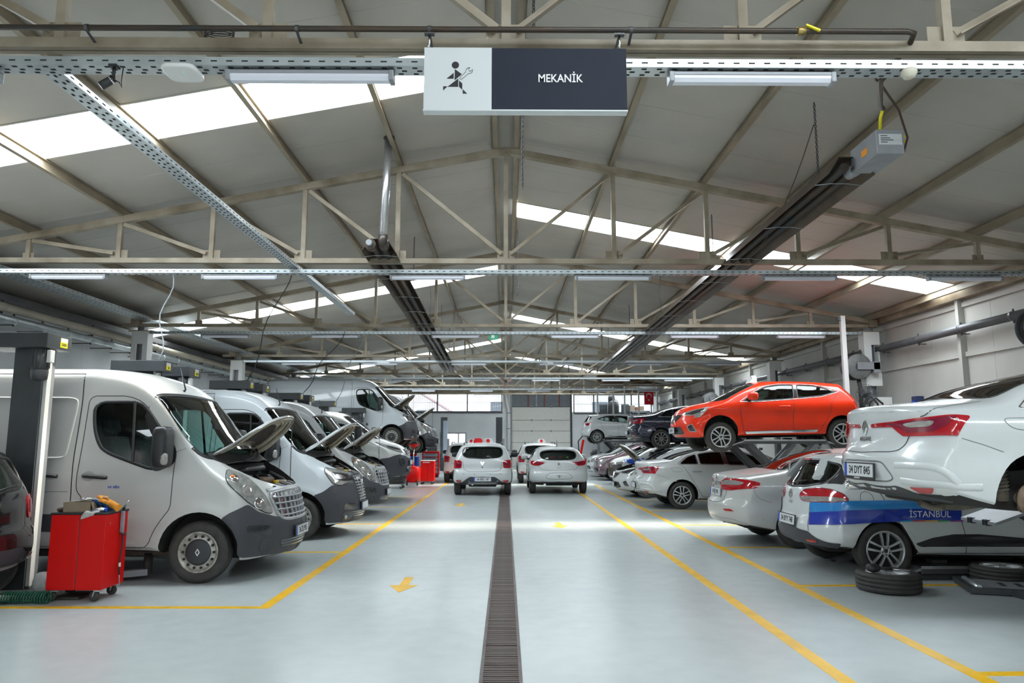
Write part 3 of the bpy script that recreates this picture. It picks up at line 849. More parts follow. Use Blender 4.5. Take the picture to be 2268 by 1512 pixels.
    def body(s, m, name='body', hollow=True):
        me = bpy.data.meshes.new(name); me.from_pydata([tuple(v) for v in s.V], [], s.F); me.materials.append(m); me.materials.append(M_WELL)
        o = link(name, me, s.root)
        s.arches()
        if hollow and getattr(s, 'cav', None): bool_cut(o, [s.cav])
        if s.cuts: bool_cut(o, s.cuts)
        me = o.data
        n = len(me.polygons); vn = []
        sm = [False]*n; mi = [0]*n; ln = [None]*len(me.loops)
        cache = {}
        for p in me.polygons:
            co, nn, fi, d = s.bvh.find_nearest(p.center)
            on = d < .02 and abs(nn.dot(p.normal)) > .6 and p.normal.z > -.86
            if on:
                for li in p.loop_indices:
                    vi = me.loops[li].vertex_index
                    if vi not in cache: cache[vi] = s.near(me.vertices[vi].co)[1]
                    ln[li] = cache[vi]
            else:
                mi[p.index] = 1
                for li in p.loop_indices: ln[li] = p.normal.copy()
        me.polygons.foreach_set('use_smooth', [True]*n); me.polygons.foreach_set('material_index', mi)
        me.normals_split_custom_set([tuple(v) for v in ln])
        s.bodyo = o
        return o
    # -- standard fittings
    def glass(s, name, pts, m, rnd=.06, seal=.035, mirror=True, open_=True, parent=None, it=2, sealm=None):
        o = s.patch(name, m, pts, off=-.004, rnd=rnd, res=.11, th=0, mirror=mirror, parent=parent, it=it)
        if seal: s.ring('window_seal', sealm or M_BLACK, pts, w=seal, off=.002, rnd=rnd, mirror=mirror, parent=o if mirror else o[0], it=it)
        if open_: s.cutter(pts, rnd, mirror=mirror, it=it)
        return o
    def plate(s, p, n, text, w=.52, h=.112, tilt=0, framec=None, strip=None):
        """registration plate: white board, blue band, black characters"""
        n = Vector(n).normalized(); p = Vector(p); ux = Vector((0,0,1)).cross(n).normalized(); uy = n.cross(ux)
        M = frame(p, ux, uy)
        b = MB().bbox(-w/2-.012, w/2+.012, -h/2-(.03 if strip else .012), h/2+.012, -.012, .004, .004).xf(M); o = b.build('number_plate', framec or M_BLACK, s.root)
        MB().box(-w/2, w/2, -h/2, h/2, .004, .0065).xf(M).build('plate_board', M_SIGNWHITE, o)
        MB().box(-w/2, -w/2+.045, -h/2, h/2, .0065, .0075).xf(M).build('plate_band', M_BLUELBL, o)
        if text:
            lettering('plate_lettering', text, .098, M @ Matrix.Translation((.022, -.002, .0075)), M_INK, o, bold=.0015, sx=.80)
        if strip: lettering('frame_lettering', strip, .02, M @ Matrix.Translation((-.03, -h/2-.014, .0048)), M_TEXTWHITE, o)
        return o
    def wheels(s, kind, R, Wt, rim, track=None, skip=()):
        tr = track or s.wm-.02
        for i, xa in enumerate(s.axles):
            for sg in (-1, 1):
                if (i, sg) in skip: continue
                w = wheel_meshes(kind, R, Wt, rim)
                o = link('wheel', w[0], s.root); o.location = (xa, sg*(tr-Wt/2), R)
                if sg > 0: o.rotation_euler = (0, 0, pi)
                for nm, me in w[1:]: link(nm, me, o)
    def place(s, x, y, rz, lift=0, label=None, cat='car', group=None, pitch=0):
        s.root.location = (x, y, lift); s.root.rotation_euler = (0, pitch, rz)
        tag(s.root, label, cat, group)
        return s.root

WM = {}
def mesh_of(b, name, m):
    o = b.build(name, m); me = o.data; bpy.data.objects.remove(o); return me
def wheel_meshes(kind, R, Wt, rim):
    """tyre (thing's part) plus rim and hub; axle along y, outer face towards -y"""
    key = (kind, R, Wt, rim)
    if key in WM: return WM[key]
    h = Wt/2; t = MB()
    pr = [(rim-.01, -h*.72), (rim+.008, -h*.86), ((R+rim)/2, -h*1.0), (R-.03, -h*.92), (R-.008, -h*.78)]
    for g in (-.45, -.02, .42):
        pr += [(R-.001, h*(g-.1)), (R-.009, h*(g-.085)), (R-.009, h*(g+.0)), (R-.001, h*(g+.02))]
    pr += [(R-.008, h*.8), (R-.03, h*.93), ((R+rim)/2, h), (rim+.008, h*.86), (rim-.01, h*.7)]
    t.lathe(pr, axis='y', n=44)
    tm = mesh_of(t, 'wheel', M_RUBBER); out = [tm]
    r = MB(); o = -h
    M_RIMS = mat('silver_hubcap', (.55, .56, .57), .28, .55, var=.1)
    if kind == 'steel':
        M_ = mat('pale_steel_rim', (.48, .47, .43), .4, .3, var=.25, vscale=14, dirt=(.2, .18, .14))
        r.lathe([(rim+.004, o*.84), (rim+.002, o*.92), (rim-.012, o*.92), (rim-.024, o*.70), (rim-.036, o*.62), (rim*.66, o*.80), (rim*.62, o*.82), (.03, o*.82), (.03, h*.3), (rim-.02, h*.6)], axis='y', n=40)
        out.append(('rim', mesh_of(r, 'rim', M_)))
        d = MB()
        for k in range(14):
            a = 2*pi*k/14; c = (rim*.775*cos(a), rim*.775*sin(a)); d.cyl((c[0], o*.79, c[1]), (c[0], o*.67, c[1]), rim*.068, 10)
        out.append(('rim_holes', mesh_of(d, 'rim_holes', M_DARKSLOT)))
        c = MB().lathe([(rim*.655, o*.78), (rim*.64, o*.87), (rim*.5, o*.93), (rim*.2, o*.97), (.001, o*.98)], axis='y', n=36)
        out.append(('hub_cap', mesh_of(c, 'hub_cap', mat('dark_hub_cap', (.035, .036, .04), .45, var=.2))))
        b = MB(); e = .034
        b.prism([(0, e*1.3), (e*.8, 0), (0, -e*1.3), (-e*.8, 0), (0, e*1.3), (-.001, e*.75), (-e*.42, 0), (0, -e*.75), (e*.42, 0), (.001, e*.75)], o*1.01, o*.97, 'y')
        out.append(('hub_badge', mesh_of(b, 'hub_badge', M_CHROME)))
    else:
        Ms = M_RIMS if kind != 'dark10' else mat('grey_alloy', (.30, .29, .28), .35, .5)
        r.lathe([(rim+.004, o*.82), (rim+.003, o*.93), (rim-.012, o*.94), (rim-.022, o*.80), (rim-.03, o*.3), (rim-.03, h*.5)], axis='y', n=40)
        out.append(('rim', mesh_of(r, 'rim', Ms)))
        bk = MB().lathe([(rim-.03, o*.35), (.05, o*.3), (.001, o*.3)], axis='y', n=30); out.append(('brake_backing', mesh_of(bk, 'brake_backing', M_DARKSLOT)))
        sp = MB(); ns = 5 if kind != 'dark10' else 10
        for k in range(ns):
            a = 2*pi*k/ns+pi/2
            offs = (-1, 1) if kind != 'dark10' else (0,)
            for e in offs:
                w0 = rim*.155 if kind != 'dark10' else rim*.12
                def P(rad, side, dep):
                    ca, sa = cos(a), sin(a); return (rad*ca-side*sa, dep, rad*sa+side*ca)
                i0, i1 = rim*.16, rim*.945
                so, si = e*rim*(.20 if kind != 'dark10' else 0), e*rim*(.105 if kind != 'dark10' else 0)
                q = []
                for rad, cs, dep, ww in ((i0, si, o*.90, w0*.8), (rim*.55, (si+so)/2, o*.97, w0*.85), (i1, so, o*.86, w0)):
                    q += [P(rad, cs-ww/2, dep+.02), P(rad, cs-ww*.36, dep), P(rad, cs+ww*.36, dep), P(rad, cs+ww/2, dep+.02)]
                sp.add(q, [(0,1,5,4),(1,2,6,5),(2,3,7,6),(4,5,9,8),(5,6,10,9),(6,7,11,10)], False)
        sp.lathe([(rim*.26, o*.84), (rim*.24, o*.92), (rim*.13, o*.95), (rim*.11, o*.90), (.001, o*.90)], axis='y', n=24)
        out.append(('spokes', mesh_of(sp, 'spokes', Ms)))
        hb = MB().cyl((0, o*.89, 0), (0, o*.97, 0), rim*.095, 18)
        for k in range(5):
            a = 2*pi*k/5+pi/2+pi/5; hb.cyl((rim*.19*cos(a), o*.9, rim*.19*sin(a)), (rim*.19*cos(a), o*.955, rim*.19*sin(a)), rim*.035, 8)
        out.append(('hub_cap', mesh_of(hb, 'hub_cap', M_BLACK)))
    WM[key] = out
    return out

def seat_mb(x, y, z, sc=1.0):
    b = MB()
    b.bbox(x-.25, x+.27, y-.25, y+.25, z-.08, z+.08, .05)
    q = MB().bbox(-.07, .07, -.25, .25, 0, .62, .05).bbox(-.05, .05, -.14, .14, .66, .86, .045)
    q.cyl((0, -.06, .6), (0, -.06, .7), .008, 6).cyl((0, .06, .6), (0, .06, .7), .008, 6)
    q.xf(Matrix.Translation((x-.25, y, z+.02)) @ Matrix.Rotation(RAD(-14), 4, 'Y') @ Matrix.Scale(sc, 4)); b.v, b.f, b.sm = b.v+q.v, b.f+[tuple(i+len(b.v) for i in f) for f in q.f], b.sm+q.sm
    return b
def interior(car, x_seat, z, ys, x_dash, z_dash, wheel_y=.38, rear=None):
    for y in ys: seat_mb(x_seat, y, z).build('seat', M_SEAT, car.root)
    if rear is not None:
        for y in (-.42, 0, .42): seat_mb(rear, y, z-.06, .78).build('seat', M_SEAT, car.root)
    w = car.wm*.88
    d = MB().bbox(x_dash-.28, x_dash+.12, -w, w, z_dash-.28, z_dash, .07).bbox(x_dash-.34, x_dash-.1, wheel_y-.2, wheel_y+.2, z_dash-.08, z_dash+.06, .05)
    d.build('dashboard', M_INTERIOR, car.root)
    c = Vector((x_dash-.45, wheel_y, z_dash+.0)); M = Matrix.Translation(c) @ Matrix.Rotation(RAD(-65), 4, 'Y')
    pts = [M @ Vector((.19*cos(t*pi/12), .19*sin(t*pi/12), 0)) for t in range(24)]
    b = MB().tube(pts, .016, 8, closed=True)
    for t in (0, 1, 2): b.tube([M @ Vector((0, 0, 0)), M @ Vector((.18*cos(t*2.09+pi), .18*sin(t*2.09+pi), 0))], .014, 6)
    b.tube([M @ Vector((0, 0, 0)), M @ Vector((0, 0, -.25))], .03, 8)
    b.build('steering_wheel', M_BLACK, car.root)
    MB().bbox(x_dash-.3, x_dash-.27, -.1, .1, z_dash+.42, z_dash+.49, .015).build('rear_view_mirror', M_BLACK, car.root)

def blob(c, h, e=.35, seg=(10, 7)):
    """superellipsoid"""
    vs = []; fs = []; n, m = seg; f = lambda w, k: math.copysign(abs(w)**k, w)
    for i in range(m+1):
        p = -pi/2+pi*i/m
        for k in range(n*2):
            t = pi*k/n
            vs.append((c[0]+h[0]*f(cos(p), e)*f(cos(t), e), c[1]+h[1]*f(cos(p), e)*f(sin(t), e), c[2]+h[2]*f(sin(p), e)))
    for i in range(m):
        for k in range(n*2): fs.append((i*2*n+k, i*2*n+(k+1) % (2*n), (i+1)*2*n+(k+1) % (2*n), (i+1)*2*n+k))
    b = MB(); b.add(vs, fs, True); return b
# ================================================================ VEHICLE SHAPES (x forward from the front axle, z up from the ground)
P_MASTER = dict(xf=.86, xr=-4.70, wb=3.682, R=.345, arch=.445, fbow=.40, rbow=.06, Lf=1.5, Lr=.6, rad=(.09, .2, .13), crown=.05, flare=.02, step=.085,
    top=[(-4.7, 2.43), (-4.3, 2.47), (-3, 2.48), (-1.5, 2.48), (-1.15, 2.45), (-.85, 2.36), (-.6, 2.18), (-.25, 1.83), (.08, 1.50), (.28, 1.345), (.5, 1.225), (.68, 1.10), (.77, 1.0), (.82, .93)],
    bot=[(-4.7, .42), (-3, .36), (-.6, .33), (.45, .25), (.86, .22)],
    plan=[(-4.7, .985), (-4.2, 1.03), (-1, 1.035), (-.2, 1.03), (.3, 1.0), (.6, .97), (.86, .93)],
    inset=[(.2, .05), (.4, .02), (.7, 0), (1.1, .005), (1.4, .03), (1.9, .085), (2.25, .13), (2.49, .17)],
    front=[(.2, .10), (.32, .03), (.45, 0), (.62, .005), (.75, .035), (.95, .08), (1.2, .10)],
    rear=[(.4, .03), (.6, 0), (1.4, .01), (2.45, .06)])
P_TRAFIC = dict(xf=.93, xr=-4.07, wb=3.098, R=.335, arch=.42, fbow=.36, rbow=.06, Lf=1.4, Lr=.6, rad=(.09, .18, .12), crown=.05, flare=.02, step=.09,
    top=[(-4.07, 1.9), (-3.7, 1.95), (-1.6, 1.96), (-1.1, 1.93), (-.8, 1.84), (-.45, 1.62), (.0, 1.30), (.2, 1.185), (.5, 1.09), (.75, .98), (.88, .87)],
    bot=[(-4.07, .35), (-.6, .28), (.5, .22), (.93, .2)],
    plan=[(-4.07, .93), (-3.5, .97), (-.3, .975), (.4, .96), (.93, .87)],
    inset=[(.2, .05), (.4, .01), (.7, 0), (1.0, .0), (1.2, .03), (1.7, .11), (1.96, .17)],
    front=[(.2, .10), (.35, .02), (.5, 0), (.7, .02), (.86, .06), (1.0, .1)], rear=[(.3, .03), (.6, 0), (1.4, .02), (1.9, .08)])
P_CLIO5 = dict(xf=.83, xr=-3.26, wb=2.583, R=.312, arch=.365, fbow=.34, rbow=.26, Lf=1.3, Lr=1.3, rad=(.09, .16, .10), crown=.05, step=.07,
    top=[(-2.86, 1.385), (-2.5, 1.415), (-1.9, 1.445), (-1.4, 1.45), (-1.05, 1.43), (-.8, 1.37), (-.4, 1.195), (-.05, 1.035), (.1, .985), (.4, .92), (.62, .84), (.75, .75), (.8, .68)],
    bot=[(-3.26, .34), (-2.6, .25), (-.5, .21), (.4, .21), (.83, .19)],
    plan=[(-3.26, .85), (-2.9, .89), (-2.4, .90), (-1.2, .885), (0, .90), (.5, .88), (.83, .82)],
    inset=[(.2, .10), (.3, .04), (.5, .0), (.68, .015), (.82, .0), (.93, .015), (1.02, .06), (1.2, .155), (1.35, .24), (1.45, .30)],
    front=[(.19, .12), (.3, .03), (.45, 0), (.58, .02), (.66, .05), (.75, .07)],
    rear=[(.3, .13), (.4, .03), (.52, 0), (.62, .01), (.70, .07), (.85, .09), (1.0, .12), (1.12, .19), (1.3, .33), (1.385, .38)])
P_MEGANE = dict(xf=.92, xr=-3.71, wb=2.711, R=.322, arch=.375, fbow=.36, rbow=.26, Lf=1.3, Lr=1.2, rad=(.08, .15, .08), crown=.045, step=.07,
    top=[(-3.66, 1.09), (-3.45, 1.115), (-3.2, 1.135), (-2.95, 1.165), (-2.55, 1.30), (-2.1, 1.405), (-1.6, 1.45), (-1.2, 1.45), (-.85, 1.40), (-.45, 1.235), (-.02, 1.06), (.15, 1.005), (.45, .95), (.7, .87), (.86, .74)],
    bot=[(-3.71, .36), (-3.2, .25), (-2.5, .21), (.4, .2), (.92, .18)],
    plan=[(-3.71, .83), (-3.3, .89), (-2.6, .907), (-1.2, .90), (0, .907), (.5, .88), (.92, .80)],
    inset=[(.2, .08), (.3, .03), (.5, .0), (.68, .02), (.85, .0), (.95, .012), (1.03, .06), (1.2, .16), (1.35, .25), (1.46, .32)],
    front=[(.19, .12), (.3, .03), (.45, 0), (.6, .02), (.74, .06), (.9, .1)],
    rear=[(.25, .16), (.36, .06), (.46, .02), (.56, 0), (.66, .005), (.72, .05), (.8, .075), (.95, .085), (1.03, .065), (1.1, .05)])
P_FLUENCE = dict(P_MEGANE, bot=[(-3.77, .33), (-3.2, .25), (-2.5, .21), (.4, .2), (.85, .18)], xf=.85, xr=-3.77, wb=2.702, R=.315, arch=.365, rbow=.24,
    top=[(-3.7, 1.06), (-3.45, 1.10), (-3.1, 1.14), (-2.85, 1.175), (-2.4, 1.335), (-2.0, 1.44), (-1.5, 1.48), (-1.1, 1.475), (-.75, 1.41), (-.4, 1.26), (-.02, 1.08), (.15, 1.02), (.45, .95), (.7, .84), (.8, .72)],
    rear=[(.25, .12), (.36, .04), (.5, 0), (.62, .0), (.68, .05), (.75, .07), (.9, .10), (1.0, .10), (1.08, .08)])
P_ESTATE = dict(P_CLIO5, xf=.86, xr=-3.41, wb=2.589, R=.31, arch=.37, rbow=.26, Lr=1.3,
    top=[(-3.05, 1.40), (-2.7, 1.44), (-2.0, 1.46), (-1.4, 1.465), (-1.05, 1.44), (-.8, 1.37), (-.4, 1.195), (-.05, 1.035), (.1, .985), (.4, .92), (.62, .84), (.75, .75), (.8, .68)],
    plan=[(-3.41, .82), (-3.0, .86), (-2.4, .87), (-1.2, .862), (0, .866), (.5, .85), (.86, .79)],
    rear=[(.3, .10), (.38, .02), (.5, 0), (.6, .01), (.68, .05), (.85, .07), (.98, .09), (1.1, .17), (1.25, .27), (1.40, .40)])
P_SANDERO = dict(P_CLIO5, xf=.83, xr=-3.25, wb=2.589, R=.325, arch=.375, rbow=.2, Lr=1.2, rad=(.08, .15, .10),
    top=[(-3.0, 1.50), (-2.6, 1.535), (-1.9, 1.56), (-1.4, 1.555), (-1.05, 1.52), (-.8, 1.45), (-.4, 1.27), (-.05, 1.11), (.1, 1.06), (.4, 1.0), (.62, .92), (.75, .83), (.8, .75)],
    bot=[(-3.25, .36), (-2.6, .29), (-.5, .26), (.4, .25), (.83, .24)],
    plan=[(-3.25, .83), (-2.9, .86), (-2.4, .875), (-1.2, .868), (0, .875), (.5, .86), (.83, .8)],
    inset=[(.25, .06), (.4, .01), (.55, .0), (.75, .01), (.9, .005), (1.02, .02), (1.12, .05), (1.3, .12), (1.45, .19), (1.56, .25)],
    rear=[(.3, .10), (.42, .02), (.55, 0), (.70, .01), (.76, .06), (.95, .07), (1.08, .10), (1.25, .16), (1.4, .22), (1.5, .25)])
P_HATCH = dict(P_CLIO5, step=.11)
PLACES = {  # model, x, y of front axle, heading, lift
    'van1': ('MASTER', -3.47, 9.43, 0, 0), 'van2': ('MASTER', -3.36, 12.98, 0, 0), 'van3': ('MASTER', -3.5, 16.5, 0, 0), 'trafic': ('TRAFIC', -3.53, 20.05, 0, .45),
    'van5': ('MASTER', -4.1, 27.2, 0, 1.42), 'van6': ('MASTER', -3.7, 30.7, 0, 1.1),
    'megane_near': ('MEGANE', 6.92, 6.62, 0, .80), 'estate': ('ESTATE', 7.01, 9.45, 0, 0), 'fluence': ('FLUENCE', 7.1, 11.9, 0, 0), 'megane_mid': ('MEGANE', 6.90, 18.3, 0, 0),
    'orange': ('CLIO5', 4.53, 16.15, 180, 1.46), 'megane_dark': ('MEGANE', 7.81, 24.7, 0, 1.35), 'clio_hood': ('CLIO5', 4.0, 21.6, 180, 0),
    'sandero': ('SANDERO', -.69, 24.9, 90, 0), 'clio_rear': ('CLIO5', 1.62, 25.45, 90, 0),
}
# ================================================================ VEHICLES
def paint(name, col, rough=.28, var=.04, dirt=None): return mat(name, col, rough, 0, var=var, vscale=1.2, coat=.4, dirt=dirt)
WHITE_VAN = paint('dusty_white_van_paint', (.58, .58, .56), .32, .06)
WHITE_BLUE = paint('cool_white_van_paint', (.60, .64, .67), .3, .05)
WHITE_GREY = paint('greyish_white_paint', (.54, .55, .56), .3, .05)
WHITE_CAR = paint('glossy_white_car_paint', (.58, .605, .605), .22, .03)
WHITE_DIRTY = paint('dusty_white_car_paint', (.49, .49, .47), .28, .08)
ORANGE_CAR = mat('metallic_orange_car_paint', (.78, .030, .001), .35, .0, var=.1, vscale=2, coat=.6, spec=.3)
NAVY_CAR = mat('dark_blue_car_paint', (.018, .024, .05), .25, .3, coat=1.0)
BLACK_CAR = mat('black_car_paint', (.012, .012, .014), .2, .2, coat=1.0)
PLUM_CAR = mat('plum_grey_car_paint', (.20, .13, .15), .3, .4, coat=1.0)
SILVER_CAR = mat('silver_roof_paint', (.42, .42, .42), .3, .4, coat=1.0)
M_SEAM = mat('panel_gap', (.035, .035, .037), .8)
M_SEAMG = mat('panel_gap_grey', (.19, .19, .19), .8)
M_BUMPER = mat('grey_bumper_plastic', (.052, .054, .064), .5, 0, var=.22, vscale=3, bump=.08, bscale=300)
M_GLASS = glass_mat('green_tinted_glass', (.55, .76, .71), .30)
M_GLASSL = glass_mat('pale_green_glass', (.78, .92, .88), .28)
M_GLASSD = glass_mat('dark_tinted_glass', (.10, .12, .12), .22)
M_GLASSM = glass_mat('medium_tinted_glass', (.26, .33, .31), .34)
M_LENSRED = mat('red_lamp_lens', (.40, .005, .012), .12, 0, coat=1.0)
M_LENSDARK = mat('dark_red_lamp_lens', (.20, .006, .03), .15, 0, coat=1.0)
M_LENSWHITE = mat('clear_lamp_lens', (.38, .36, .34), .15, .2, var=.3, vscale=25, coat=1.0)
M_HEADLAMP = mat('headlamp_lens', (.46, .47, .45), .12, .35, var=.45, vscale=14, coat=1.0)
M_LAMPBLACK = mat('black_lamp_inside', (.03, .03, .035), .15, coat=1.0)
M_SILVERPL = mat('silver_plastic', (.42, .43, .44), .35, .4)
M_GRILLE = mat('grey_grille_plastic', (.33, .34, .36), .4, .2)
M_CREAM = mat('dusty_hood_underside', (.62, .57, .47), .6, 0, var=.35, vscale=6, dirt=(.36, .30, .22))
M_INSUL = mat('dark_hood_insulation', (.06, .045, .035), .9, 0, var=.5, vscale=8)
M_ENGINE = mat('black_engine_plastic', (.035, .035, .037), .45, 0, var=.5, vscale=15, dirt=(.09, .075, .06))
M_ENGINE2 = mat('brown_engine_metal', (.20, .13, .08), .6, .3, var=.5, vscale=12)
M_OILCAP = mat('yellow_oil_cap', (.75, .50, .02), .4)
M_AMBER = mat('amber_lens', (.85, .22, .02), .2, coat=1)

def snap(c, pts): return [c.near(p)[0] for p in pts]
def mir(pts): return [(p[0], -p[1], p[2]) for p in pts]
def sym(pts): return list(pts)+[(p[0], -p[1], p[2]) for p in reversed(pts) if abs(p[1]) > 1e-4]
def handle(c, p0, p1, m, r=.016, parent=None, out=.03):
    o = []
    for sg in (1, -1):
        a, na = c.near((p0[0], p0[1], p0[2])); b, nb = c.near(p1); n = (na+nb).normalized()
        pts = [a-n*.005, a+n*out+(b-a)*.08, b+n*out-(b-a)*.08, b-n*.005]
        pts = [Vector(q) for q in chaikin([tuple(q) for q in pts], 2, False)]
        if sg < 0: pts = [Vector((p.x, -p.y, p.z)) for p in pts]
        par = parent[0 if sg > 0 else 1] if isinstance(parent, (list, tuple)) else (parent or c.root)
        o.append(MB().tube(pts, r, 8).build('door_handle', m, par))
    return o
def door_mirror(c, p, m, h=(.085, .115, .085), out=.15, van=False):
    for sg in (-1, 1):
        q, n = c.near((p[0], -abs(p[1]), p[2]))
        y = q.y-out
        if van:
            b = blob((q.x+.03, y-.02, q.z+.16), (.085, .13, .235), .42)
            b2 = MB().tube([(q.x, q.y+.02, q.z+.22), (q.x+.02, y, q.z+.22)], .028, 8).tube([(q.x, q.y+.02, q.z+.02), (q.x+.02, y, q.z+.0)], .03, 8)
            lens = blob((q.x+.09, y-.10, q.z+.03), (.03, .05, .07), .6)
        else:
            b = blob((q.x-.01, y, q.z+.07), (h[0]*1.2, h[1], h[2]), .6)
            b2 = MB().tube([(q.x+.02, q.y+.03, q.z-.01), (q.x+.01, y+.04, q.z+.03)], [.04, .03], 8); lens = None
        bs = [(b, m, 'door_mirror'), (b2, M_BLACK, 'mirror_arm')]+([(lens, M_LENSWHITE, 'mirror_indicator')] if lens else [])
        par = None
        for bb, mm, nm in bs:
            if sg > 0: bb.v = [(v[0], -v[1], v[2]) for v in bb.v]
            o = bb.build(nm, mm, par or c.root); par = par or o
def diamond(c, p, n, s, m=None):
    n = Vector(n).normalized(); ux = Vector((0,0,1)).cross(n).normalized(); M = frame(Vector(p)+n*.006, ux, n.cross(ux))
    b = MB(); a = s*.62
    o = [(0, s), (a, 0), (0, -s), (-a, 0)]; i = [(0, s*.52), (a*.5, 0), (0, -s*.52), (-a*.5, 0)]
    vs = [(x, y, 0) for x, y in o]+[(x*.8, y*.8, .016) for x, y in o]+[(x, y, .012) for x, y in i]+[(x, y, 0) for x, y in i]
    fs = []
    for r in range(3):
        for k in range(4): fs.append((r*4+k, r*4+(k+1) % 4, (r+1)*4+(k+1) % 4, (r+1)*4+k))
    b.add(vs, fs); b.xf(M); return b.build('badge', m or M_CHROME, c.root)
def badge_text(c, s, p, n, size, m=M_CHROME, bold=.001):
    n = Vector(n).normalized(); ux = Vector((0,0,1)).cross(n).normalized(); M = frame(Vector(p)+n*.004, ux, n.cross(ux))
    return lettering('badge_lettering', s, size, M, m, c.root, bold=bold, ext=.0015)
def side_text(c, s, x, z, size, m, name='side_lettering', side=-1):
    p, n = c.near(c.S(x, z, side)); ux = Vector((0,0,1)).cross(n).normalized()
    return lettering(name, s, size, frame(p+n*.013, ux, n.cross(ux)), m, c.root)
def front_bars(c, ys, zs, m, name, h=.012, t=.02, parent=None):
    """horizontal grille bars following the front face"""
    for z in zs:
        y1 = ys(z); pts = [c.Fr(-y1+2*y1*k/12, z) for k in range(13)]
        c.seam(name, m, pts, w=h, off=.004, mirror=False, h=t, parent=parent)
def new_car(model, name, wheel_kind=None):
    c = Car(globals()['P_'+model], name)
    c.root = thing(name, None, None)
    return c
def wiper(c, pts, m=M_BLACK):
    P = [c.near(p) for p in pts]; MB().tube([p+n*.02 for p, n in P], .008, 6).build('wiper', m, c.root)

# ---------------------------------------------------------------- vans
def engine_stuff(c, z, x0, x1, w):
    """engine bay contents; z is the height of the fender line at x0, falling forwards"""
    rnd = random.Random(3); zl = lambda x: z-(x-x0)*.50
    mats_ = [M_ENGINE, M_ENGINE, M_DKGREY, M_ENGINE2, M_BLACK, M_GREY]
    k = 0
    for i in range(3):
        for j in range(5):
            x = x0+(x1-x0)*(i+.5)/3+rnd.uniform(-.02, .02); y = -w+2*w*(j+.5)/5+rnd.uniform(-.04, .04); a = (x1-x0)/6*rnd.uniform(.7, 1.1); b_ = w/5*rnd.uniform(.6, 1.0); zt = zl(x)-rnd.uniform(.05, .16)
            MB().bbox(x-a, x+a, y-b_, y+b_, zt-.25, zt, .025).build('engine_part', mats_[(k*7+i) % 6], c.root); k += 1
    MB().bbox(x0+.1, x0+.3, -.30, .12, zl(x0+.2)-.12, zl(x0+.2)-.035, .03).build('engine_cover', M_ENGINE2, c.root)
    MB().tube([(x0+.02, -w*.85, z-.06), (x0+.08, -w*.5, z-.03), (x0+.10, 0, z-.03), (x0+.08, w*.5, z-.03), (x0+.02, w*.85, z-.06)], .035, 8).build('air_duct', M_BLACK, c.root)
    MB().tube([(x1, w*.7, zl(x1)-.08), (x0+.3, .45, zl(x0+.3)-.03), (x0+.15, .3, z-.08)], .024, 8).build('coolant_hose', M_BLACK, c.root)
    MB().tube([(x1-.02, -w*.6, zl(x1)-.06), (x0+.32, -.40, zl(x0+.32)-.03), (x0+.2, -.35, z-.10)], .02, 8).build('coolant_hose', M_BLACK, c.root)
    MB().cyl((x0+.33, .06, zl(x0+.33)-.06), (x0+.33, .06, zl(x0+.33)-.015), .038, 12).build('oil_cap', M_OILCAP, c.root)
    MB().bbox(x0+.22, x0+.36, .3, .48, zl(x0+.3)-.12, zl(x0+.3)-.04, .02).build('fluid_reservoir', M_CREAM, c.root)
def hood_open(c, half, hinge, ang, m, rod=None, under=True):
    """hood panel swung up about its rear edge"""
    pts = sym(half); hx, hz = hinge
    R_ = Matrix.Translation((hx, 0, hz)) @ Matrix.Rotation(-RAD(ang), 4, 'Y') @ Matrix.Translation((-hx, 0, -hz))
    c.cutter(pts, .05, depth=.42, up=.08, grow=-.02, mirror=False)
    o = c.patch('hood', m, pts, off=.012, rnd=.06, res=.1, th=.022, mirror=False)[0]; o.matrix_local = R_
    cx = sum(p[0] for p in half)/len(half)
    u = c.patch('hood_underside', M_CREAM, pts, off=-.014, rnd=.06, res=.12, th=0, mirror=False, parent=o, grow=-.015)[0]; u.data.flip_normals()
    inner = [(cx-.04+(p[0]-cx)*.42, p[1]*.5, p[2]) for p in half]
    i = c.patch('hood_insulation', M_INSUL, sym(inner), off=-.026, rnd=.1, res=.12, th=0, mirror=False, parent=o)[0]; i.data.flip_normals()
    for f in (.55, .8):
        r = [(cx+(p[0]-cx)*f+.02, p[1]*f, p[2]) for p in half]
        c.ring('hood_rib', M_CREAM, sym(r), w=.05, off=-.022, rnd=.08, mirror=False, parent=o)
    if rod:
        a, b = rod; MB().tube([a, R_ @ Vector(b)], .006, 6).build('hood_prop', M_DKGREY, c.root)
    return o
